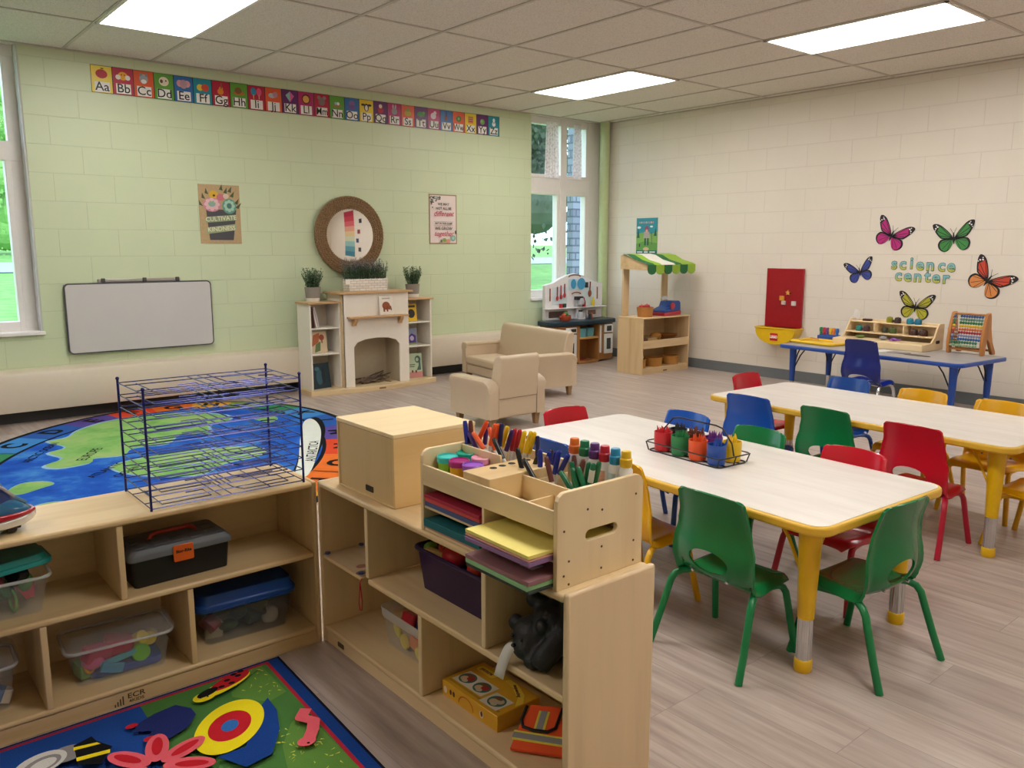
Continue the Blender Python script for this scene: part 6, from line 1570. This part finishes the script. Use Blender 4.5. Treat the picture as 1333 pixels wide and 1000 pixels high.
box('centre_divider', (-hx_ + .004, -.004, .006, hx_ - .008, .005, .122), oz_, t, .001)
# tray compartments
box('tray_wall', (-.026, -hy_ + .012, .129, -.020, -.02, .187), ob, t, .001)
box('tray_wall', (-.010, .085, .129, -.004, hy_ - .012, .2105), ob, t, .001)
box('tray_divider', (-hx_ + .007, -.133, .129, -.026, -.127, .163), ox_, t, .001)
for y in (-.027,): box('tray_divider', (-.020, y - .003, .129, hx_ - .008, y + .003, .17), ox_, t, .001)
hb_ = MB().box(-hx_ + .008, -.02, .130, .075, .084, .193).build('pencil_block', birch('x', 'e2c592', 'd0ab74'), t, bevel=.002)
for i in range(3):
    for x in ((-.07, -.02, .045) if i == 1 else ()):
        pass
for x, y in ((-.056, .055), (-.025, .058), (.007, .06), (.058, .061)):
    MB().cyl((x, y, .1925), (x, y, .1935), .0095, n=16).build('pencil_hole', plain('2a2018', .9), hb_, smooth=0)
def OW(x, y, z): return (OX + x, OY + y, OZ + z)
# paper packs
PKM = clear('f4f6f8', .10, .1)
def paper(label, c, x0, x1, y0, y1, z0, z1, wrap=True, sticker=False):
    t = thing('paper_pack', label, 'paper', OW((x0 + x1) / 2, (y0 + y1) / 2, z0), R(rt.uniform(-1, 1)), 'packs of coloured paper in the desk organizer')
    a, b = (x1 - x0) / 2, (y1 - y0) / 2; h = z1 - z0
    MB().box(-a, -b, 0, a, b, h - .0006).build('sheets', plain(c, .5, var=.05, scale=80), t, bevel=.001)
    if sticker: MB().box(-a + .05, -b + .045, h - .0004, -a + .085, -b + .085, h + .0002).build('sticker', plain('d9d2d4', .4), t, smooth=0)
    return t
paper('green paper pack lowest in the right side of the organizer', '8fc08a', -.205, .06, -.247, -.028, .0145, .0255)
paper('dark paper sheets under the green pack in the organizer', '2a3530', -.203, .06, -.247, -.028, .0065, .014)
paper('mauve paper pack with a sticker on the green one', '96686c', -.205, .06, -.247, -.028, .026, .0365, True, True)
paper('purple paper pack under the yellow one in the organizer', '8f6a98', -.203, .06, -.245, -.024, .0665, .077)
paper('thin peach sheets between the purple and yellow packs', 'd9a090', -.201, .06, -.246, -.023, .0775, .0825)
paper('yellow paper pack, topmost in the right side of the organizer', 'efe07c', -.200, .06, -.246, -.022, .083, .092)
paper('peach paper sheets lowest in the left side of the organizer', 'c98a78', -.132, .1, .012, .245, .0065, .013)
paper('dark teal paper pack in the left side of the organizer', '1d6a72', -.136, .1, .012, .245, .0135, .034)
paper('slate blue paper pack above the teal one', '4a5a8a', -.132, .1, .012, .245, .0665, .079)
paper('orange red paper pack above the slate blue one', 'd0504a', -.132, .1, .012, .245, .0795, .089)
paper('crimson paper pack, topmost in the left side of the organizer', 'b02a44', -.134, .1, .012, .245, .0895, .099)
# dough cups
cupsd = [('cyan', -5.905, -5.148, '3fd0cc', '8fd23a', 'turquoise lidded dough cup, nearest the wooden box'), ('teal', -5.845, -5.150, '1fae93', '3fb8a0', 'green lidded dough cup at the back of the organizer corner'), ('pink', -5.845, -5.215, 'f0a8c4', 'e07aa6', 'pink lidded dough cup at the back beside the pencil block'),
         ('mag', -5.907, -5.203, 'a8207a', 'e0b02a', 'magenta lidded dough cup with yellow tub'), ('purp', -5.905, -5.262, '9a5ac8', 'd9b65a', 'purple lidded dough cup beside the pencil block')]
for n_, x, y, c1, c2, lb in cupsd:
    if n_ == 'purp': y = -5.258
    t = thing('dough_cup', lb, 'dough cup', (x, y, OZ + .1295), 0, 'dough cups in the organizer'); t.scale = (.96, .96, 1.22)
    MB().lathe([(.001, 0), (.022, 0), (.026, .04), (.001, .041)], 22).build('tub', plain(c2, .35), t, smooth=50)
    MB().lathe([(.026, .040), (.0285, .041), (.0285, .052), (.026, .054), (.0245, .051), (.001, .050)], 26).build('lid', plain(c1, .3), t, smooth=40)
# markers: (colour, base x/y/z, top y/z) as they lean in the compartments
MK = [('blue', -5.825, -5.127, .752, -5.117, .811), ('brown', -5.815, -5.131, .772, -5.129, .812), ('purple', -5.82, -5.150, .754, -5.124, .782), ('orange', -5.82, -5.188, .752, -5.146, .783), ('orange', -5.79, -5.132, .758, -5.168, .812), ('purple', -5.775, -5.14, .752, -5.15, .805), ('orange', -5.80, -5.207, .765, -5.19, .802), ('orange', -5.81, -5.206, .754, -5.229, .818), ('orange', -5.79, -5.195, .748, -5.216, .813), ('navy', -5.785, -5.216, .765, -5.224, .816), ('yellow', -5.755, -5.187, .741, -5.211, .801), ('purple', -5.755, -5.206, .737, -5.23, .793), ('red', -5.745, -5.218, .743, -5.231, .797), ('red', -5.755, -5.244, .745, -5.262, .801), ('yellow', -5.75, -5.258, .743, -5.275, .799), ('yellow', -5.745, -5.273, .744, -5.294, .800), ('yellow', -5.735, -5.276, .745, -5.297, .797), ('navy', -5.73, -5.302, .749, -5.302, .788), ('black', -5.82, -5.259, .752, -5.233, .783), ('black', -5.83, -5.358, .729, -5.339, .779), ('black', -5.84, -5.403, .731, -5.374, .761), ('black', -5.78, -5.344, .72, -5.359, .753), ('blue', -5.79, -5.38, .707, -5.379, .776), ('black', -5.74, -5.361, .734, -5.365, .765), ('blue', -5.77, -5.377, .707, -5.391, .77), ('blue', -5.765, -5.404, .715, -5.421, .777), ('blue', -5.76, -5.414, .716, -5.448, .772), ('blue', -5.75, -5.377, .714, -5.394, .767), ('brown', -5.8, -5.432, .712, -5.412, .767), ('brown', -5.76, -5.468, .735, -5.467, .774), ('brown', -5.77, -5.501, .739, -5.51, .774), ('green', -5.83, -5.527, .722, -5.495, .753), ('green', -5.83, -5.556, .726, -5.534, .769), ('green', -5.825, -5.568, .731, -5.547, .774), ('green', -5.8, -5.548, .727, -5.558, .782), ('green', -5.81, -5.571, .733, -5.582, .786), ('green', -5.8, -5.576, .735, -5.59, .79), ('green', -5.78, -5.485, .742, -5.48, .765)]
MC = {'blue': '1a2f9a', 'brown': '6a3a34', 'purple': '4a2a7a', 'orange': 'f0602a', 'navy': '14205a', 'yellow': 'f2cc1c', 'red': 'b5182c', 'black': '141418', 'green': '147048'}
MLAB = ['blue marker, first at the box end of the back row', 'brown marker second at the box end of the back row', 'purple marker leaning toward the box', 'orange marker leaning toward the dough cups', 'orange marker leaning away behind the leaning pair', 'purple marker half hidden behind the orange ones', 'slim orange marker leaning left in the orange bunch', 'orange marker at the front of the tall orange pair', 'orange marker at the back of the tall orange pair', 'navy marker between orange and yellow', 'yellow marker beside the navy one', 'purple marker between the yellow and red markers', 'red marker next to the purple one', 'red marker next to the yellow ones', 'slim yellow marker beside the red ones', 'yellow marker at the front of the last yellow pair', 'yellow marker at the back of the last yellow pair', 'navy marker last of the back row', 'black marker leaning behind the dough cups', 'black marker leaning over the pencil block', 'black marker lying low beside the pencil block', 'black marker leaning behind the pencil block', 'upright blue marker, first of the blue bunch', 'black marker behind the blue bunch', 'blue marker second of the blue bunch', 'blue marker in the middle of the blue bunch', 'blue marker leaning farthest toward the paint bottles', 'blue marker deep in the blue bunch', 'brown marker in front of the blue bunch', 'brown marker behind the green bunch', 'brown marker leaning on the paint bottles', 'green marker leaning lowest at the front', 'green marker second at the front', 'green marker third from the front', 'green marker in the middle of the green bunch', 'green marker with a white label', 'green marker nearest the end panel', 'green marker at the back of the green bunch']
zf = OZ + .1296
mk0 = {}
for (c, x, y0, z0, y1, z1), lb in zip(MK, MLAB):
    p0 = Vector((x, y0, z0)); p1 = Vector((x, y1, z1)); d = (p1 - p0).normalized()
    cap = max(.036, (p1 - p0).length * .72)
    bl_ = (z0 - zf) / max(.2, d.z) * .95
    base = p1 - d * (cap + .05); 
    k = (p1.z - zf - .001) / max(.3, d.z); L = min(k, .147) if d.z > .8 else min(k, (p1 - p0).length + .03)
    base = p1 - d * L
    t = thing('marker', lb, 'marker', base, 0, 'markers standing in the desk organizer')
    t.rotation_mode = 'QUATERNION'; t.rotation_quaternion = d.to_track_quat('Z', 'Y')
    r = .0056
    MB().lathe([(.001, 0), (r, .0), (r, L - .058), (.001, L - .058)], 12).build('barrel', plain('e6e6e4' if 'white label' not in lb else '2a7a58', .35), t, smooth=40)
    MB().lathe([(r + .0008, L - .062), (r + .001, L - .012), (r, L - .002), (r * .8, L), (r * .6, L - .001), (.001, L - .004)], 14).build('cap', plain(MC[c], .3), t, smooth=40)
    if 'white label' in lb: MB().lathe([(r + .0014, L - .045), (r + .0014, L - .014)], 14).build('label_band', plain('d8dcd8', .4), t, smooth=40)
# dabber paint bottles
for n_, y, c in (('orange', -5.436, 'e8742a'), ('green', -5.471, '1f7a52'), ('purple', -5.505, '5a2f7a'), ('red', -5.538, 'c01f34'), ('blue', -5.572, '2a8fc0'), ('yellow', -5.605, 'e2b71e')):
    t = thing('paint_bottle', f'{n_} capped white paint dabber bottle in the organizer row', 'paint bottle', (-5.728, y, zf), 0, 'paint dabber bottles in a row')
    MB().lathe([(.001, 0), (.0155, 0), (.016, .004), (.016, .092), (.011, .102), (.001, .102)], 22).build('bottle', plain('ece9e4', .35), t, smooth=40)
    MB().lathe([(.0135, .100), (.0145, .104), (.0145, .118), (.012, .121), (.0115, .134), (.010, .137), (.001, .138)], 20).build('cap', plain(c, .3), t, smooth=30)
    M_ = basis((-.0163, 0, .06), (0, -1, 0), (0, 0, 1))
    mb = MB(); mb.grid(lambda u, v: Vector((-.0162 * math.cos((u - .5) * 1.6), -.0162 * math.sin((u - .5) * 1.6), .03 + .05 * v)), 10, 2)
    mb.build('bottle_label', plain({'orange': 'c9b48a', 'green': 'd5cdb8', 'purple': 'cfc4cc', 'red': 'd9a48f', 'blue': 'bcd0d4', 'yellow': 'e0dcd0'}[n_], .4, var=.3, scale=200), t, smooth=60)
# ------------------------------------------------------------------ things inside the end-on shelf
t = thing('storage_bin', 'dark purple open bin of play food on the end-on shelf', 'bin', (-5.80, -5.14, .3085), R(0), None)
PU = plain('2a1240', .35)
w, l, h = .16, .385, .118
mb = MB(); rings = [[(x * k, y * k, z) for x, y in rrect(-w / 2, -l / 2, w / 2, l / 2, .02, 5)] for z, k in ((0, .9), (h, 1.0))]
inn = [[(x * k, y * k, z) for x, y in rrect(-w / 2, -l / 2, w / 2, l / 2, .02, 5)] for z, k in ((h, .97), (.004, .86))]
mb.loft(rings + inn, True); mb.build('tub', PU, t, smooth=40)
MB().tube([(x, y, h) for x, y in rrect(-w / 2 - .004, -l / 2 - .004, w / 2 + .004, l / 2 + .004, .024, 5)], .006, 8, closed=True).build('rim', PU, t)
g = 'play food in the purple bin'
toy('ball', 'c01f2c', (-5.832, -5.078, .422), (.035, .045, .032), (0, 0, 0), 'large red tomato shaped piece in the purple bin', g, 'toy_tomato')
toy('ring', 'd8452c', (-5.82, -5.03, .425), (.026, .006, 0), (20, 10, 0), 'orange red ring in the purple bin', g)
toy('shell', 'e8802a', (-5.795, -4.985, .438), (.022, .035, .014), (30, 0, 20), 'orange curved piece in the purple bin', g)
toy('shell', 'e0742a', (-5.80, -4.965, .428), (.02, .04, .014), (20, 20, -10), 'second orange curved piece at the far end of the purple bin', g)
toy('block', 'c9a25a', (-5.853, -5.01, .418), (.010, .035, .008), (0, 0, 15), 'tan piece at the far front of the purple bin', g)
toy('ball', '6fa03a', (-5.84, -4.968, .415), (.022, .022, .02), (0, 0, 0), 'green leafy piece in the purple bin', g)
toy('ball', 'd8402a', (-5.838, -5.185, .418), (.028, .03, .026), (0, 0, 0), 'orange red ball nearest the divider in the purple bin', g)
toy('block', 'b0407a', (-5.79, -5.085, .435), (.012, .02, .018), (20, 0, 0), 'pink piece behind the red one in the purple bin', g)
toy('ball', '8a2a2a', (-5.78, -5.14, .405), (.04, .08, .03), (0, 0, 0), 'dark red piece low in the purple bin', g)
t = thing('storage_bin', 'open frosted bin of red and yellow toys on the bottom board', 'bin', (-5.81, -4.89, .0585), R(0))
w, l, h = .14, .30, .115
mb = MB(); rings = [[(x * k, y * k, z) for x, y in rrect(-w / 2, -l / 2, w / 2, l / 2, .02, 5)] for z, k in ((0, .88), (h * .72, .97))]
inn = [[(x * k, y * k, z) for x, y in rrect(-w / 2, -l / 2, w / 2, l / 2, .02, 5)] for z, k in ((h * .72, .955), (.004, .865))]
mb.loft(rings + inn, True); mb.build('tub', clear('e0e6e6', .10, .2), t, smooth=40)
mb = MB(); mb.loft([[(x * k, y * k, z) for x, y in rrect(-w / 2, -l / 2, w / 2, l / 2, .02, 5)] for z, k in ((h * .72, .975), (h * .78, 1.01), (h, 1.03), (h, 1.0), (h * .78, .98))], False); mb.build('rim', clear('e6e6e2', .5, .3), t, smooth=40)
g = 'toys in the frosted bin'
toy('disc', 'e2d03a', (-5.862, -4.815, .115), (.024, .024, .006), (80, 0, 80), 'upper yellow disc in the frosted bin', g)
toy('disc', 'd9c43a', (-5.860, -4.850, .09), (.024, .024, .006), (85, 0, 85), 'lower yellow disc in the frosted bin', g)
toy('disc', 'e6d84a', (-5.862, -4.935, .085), (.022, .022, .006), (85, 0, 90), 'pale yellow disc toward the divider in the frosted bin', g)
toy('block', 'b0202c', (-5.83, -4.850, .15), (.028, .03, .02), (0, 20, 10), 'red block on top in the frosted bin', g)
toy('block', '1c2a5a', (-5.82, -4.900, .148), (.024, .024, .018), (15, 0, 40), 'navy block on top in the frosted bin', g)
toy('ball', 'c02a30', (-5.83, -4.940, .145), (.024, .03, .02), (0, 0, 0), 'red ball on top in the frosted bin', g)
toy('block', '2f6a4a', (-5.84, -4.960, .085), (.018, .03, .022), (0, 0, 0), 'green block in the frosted bin', g)
toy('block', 'd87a3a', (-5.845, -4.895, .10), (.014, .025, .02), (10, 0, 0), 'orange block in the frosted bin', g)
# puzzle box
t = thing('puzzle_box', 'yellow boxed puzzle set with round pictures on the bottom board', 'box', (-5.84, -5.24, .0585), R(0))
PY = plain('dca62a', .4, var=.06)
w, l, h = .144, .24, .045
box('box_body', (-w / 2, -l / 2, 0, w / 2, l / 2, h), PY, t, .002)
Mt = basis((0, 0, h), (0, -1, 0), (1, 0, 0)) @ T((0, 0, .0004))
P = [('p', [(.05, .12), (.58, .28), (.60, .64), (.08, .66)], 0, 0, 0, 'e0d9c8')]
mb = MB(); mats = [plain('e4ddcc', .4), plain('2f6a5e', .4), plain('a8282c', .4), plain('d9b48a', .4), plain('7a4a2a', .4), plain('f0cf4a', .4), plain('b88a1e', .4), plain('cdbb9c', .4)]
def tp(mi, poly, z): mb.mat(mi).flat(poly if True else poly, z, Mt)
tp(6, rrect(-.108, -.06, .108, -.052, .003), .0003)
tp(0, [(-.105, -.05), (.02, -.048), (.022, .014), (-.103, .012)], .0006); tp(0, [(.03, -.062), (.098, -.06), (.1, .0), (.032, -.002)], .0006)
for cx_, cy_, cc in ((-.075, -.018, 2), (-.012, -.018, 2), (.066, -.03, 7)):
    tp(1, ellp(cx_, cy_, .027, .025, 22), .001); tp(3, ellp(cx_ - .006, cy_ - .006, .013, .012, 14), .0014); tp(cc, ellp(cx_ + .009, cy_ + .004, .012, .012, 14), .0016); tp(4, ellp(cx_ - .004, cy_ + .012, .012, .007, 12), .0018); tp(7, ellp(cx_ + .004, cy_ - .014, .01, .008, 12), .0018)
tp(5, rrect(-.105, .03, -.03, .055, .01), .0008); tp(5, [(.0, .05), (.04, .045), (.09, .02), (.115, -.01), (.118, .015), (.09, .045), (.04, .064), (.005, .066)], .0008)
mb.mat(4).text('picture', .017, Mt @ T((-.068, .043, .0022)), bold=.0006).text('sequencing', .014, Mt @ T((.062, .042, .0022)) @ Matrix.Rotation(-.5, 4, 'Z'), bold=.0005)
mb.build('top_print', mats, t, smooth=0)
mb = MB(); Mf_ = basis((-w / 2 - .0006, 0, h / 2), (0, -1, 0), (0, 0, 1))
mb.mat(0)
for x in (-.105, .055): mb.flat(ellp(x, -.002, .008, .01, 14), 0, Mf_)
mb.mat(1)
for x in (-.08, -.066, .056): mb.flat(ellp(x, 0, .005, .008, 12), .0004, Mf_)
mb.mat(2)
pts = [(.03 * math.cos(a), -.014 + .026 * math.sin(a)) for a in [pi * k / 12 for k in range(13)]]
for (a, b_), (c, d_) in zip(pts, pts[1:]): mb.flat([(a - .012, b_), (a * 1.12 - .012, b_ * 1.0 + .003), (c * 1.12 - .012, d_ + .003), (c - .012, d_)][::-1], .0003, Mf_)
mb.build('side_print', [plain('e6dcc2', .4), plain('5a2a2a', .4), plain('c05a22', .4)], t, smooth=0)
# folded safety vest
ux = Vector((.59, -.807, 0)); uy = Vector((.742, .41, .53)).normalized(); uy = (uy - ux * uy.dot(ux)).normalized()
Mv = basis((0, 0, 0), ux, uy)
o_ = Vector((-5.938, -5.442, .0615))
t = thing('safety_vest', 'folded orange safety vest with silver and yellow stripes beside the puzzle', 'vest', o_)
OR = plain('f0531a', .6, var=.1); 
def vp(poly, z0, z1, c, name, par=t): return MB().prism(poly, z0, z1, Mv).build(name, plain(c, .5), par, bevel=.002)
b0 = vp([(0, .002), (.155, .002), (.158, .115), (.10, .122), (.03, .118), (.012, .06)], -.002, .012, 'f0531a', 'folded_cloth')
b0.data.materials[0] = OR
vp([(.0, .024), (.156, .022), (.156, .046), (.002, .048)], .012, .0135, 'e6d84a', 'yellow_band'); vp([(.0, .029), (.156, .027), (.156, .041), (.002, .043)], .0135, .0145, '8f8f90', 'silver_band')
vp([(.048, .05), (.076, .05), (.082, .105), (.054, .105)], .012, .0138, 'e6d84a', 'yellow_band'); vp([(.054, .05), (.070, .05), (.076, .105), (.060, .105)], .0138, .0148, '8f8f90', 'silver_band')
pts = [Mv @ Vector(p) for p in [(.022, .112, .014), (.014, .075, .014), (.022, .058, .014), (.05, .052, .0155), (.085, .053, .0155), (.102, .066, .014), (.112, .118, .014)]]
MB().tube(pts, .0042, 8).build('black_piping', BLK, t)
MB().tube([Mv @ Vector(p) for p in [(.115, .12, .012), (.125, .106, .014), (.15, .104, .014)]], .0042, 8).build('black_piping', BLK, t)
# plush animal
pc = Vector((-5.845, -5.515, .3085))
t = thing('plush_toy', 'black plush animal lying curled in the bay beside the end panel', 'plush toy', pc)
mb = MB()
mb.ell((.045, -.045, .088), (.088, .085, .088)); mb.ell((.0, -.005, .075), (.078, .07, .068)); mb.ell((-.055, .03, .058), (.052, .054, .048)); mb.ell((-.088, .022, .04), (.03, .036, .028))
for c in ((-.02, .072, .125), (-.06, .09, .07)): mb.ell(c, (.019, .019, .021))
mb.ell((-.01, .05, .108), (.024, .024, .028)); mb.ell((-.05, .072, .06), (.022, .022, .022))
mb.ell((-.07, -.012, .098), (.013, .018, .018)); mb.tube([(-.03, -.05, .085), (-.085, -.045, .045), (-.098, -.035, .022)], [.03, .027, .025], 10)
for c, r in (((-.085, -.01, .022), (.032, .026, .022)), ((-.02, .07, .022), (.03, .03, .022)), ((.06, .05, .022), (.035, .03, .022))): mb.ell(c, r)
mb.tube([(-.03, -.02, .07), (-.07, -.012, .04), (-.09, -.01, .024)], [.03, .026, .024], 10)
o = mb.build('plush_body', plain('1c1d1e', .55, var=.5, scale=30, bmp=.5), t, smooth=0)
rmm = o.modifiers.new('r', 'REMESH'); rmm.mode = 'VOXEL'; rmm.voxel_size = .004
smm = o.modifiers.new('s', 'SMOOTH'); smm.iterations = 6; smm.factor = .5
dg = bpy.context.evaluated_depsgraph_get(); dg.update(); me = bpy.data.meshes.new_from_object(o.evaluated_get(dg)); o.modifiers.clear(); o.data = me
me.polygons.foreach_set('use_smooth', [True] * len(me.polygons))
for y in (.018, .05): MB().ell((-.106, y, .066), (.004, .004, .004), 8, 6).build('eye', plain('3a3630', .1), t)
MB().ell((-.114, .034, .05), (.007, .008, .005), 10, 6).build('nose', plain('0c0c0d', .3), t)
mb = MB(); mb.tube([(.0, 0, 0)] * 1 + [(.001, 0, 0)], .0001, 4) if False else None
MB().tube([(.075 + .0 * k, -.105 + .15 * k / 8 , .15 - .12 * (k / 8 - .5) ** 2) for k in range(9)], .004, 8).build('blue_ribbon', plain('2a3f7a', .5), t)
def strip(u, v):
    k = v; p = Vector((-.098 - .045 * k, .035 + .02 * k, .045 + .012 * math.sin(k * 3) - .075 * k * k))
    return p + Vector((-.006, .026, .004)) * (u - .5)
mb = MB(); mb.grid(strip, 2, 10); o = mb.build('care_tag', plain('d9d6d2', .6), t, smooth=60); sd = o.modifiers.new('s', 'SOLIDIFY'); sd.thickness = .0008
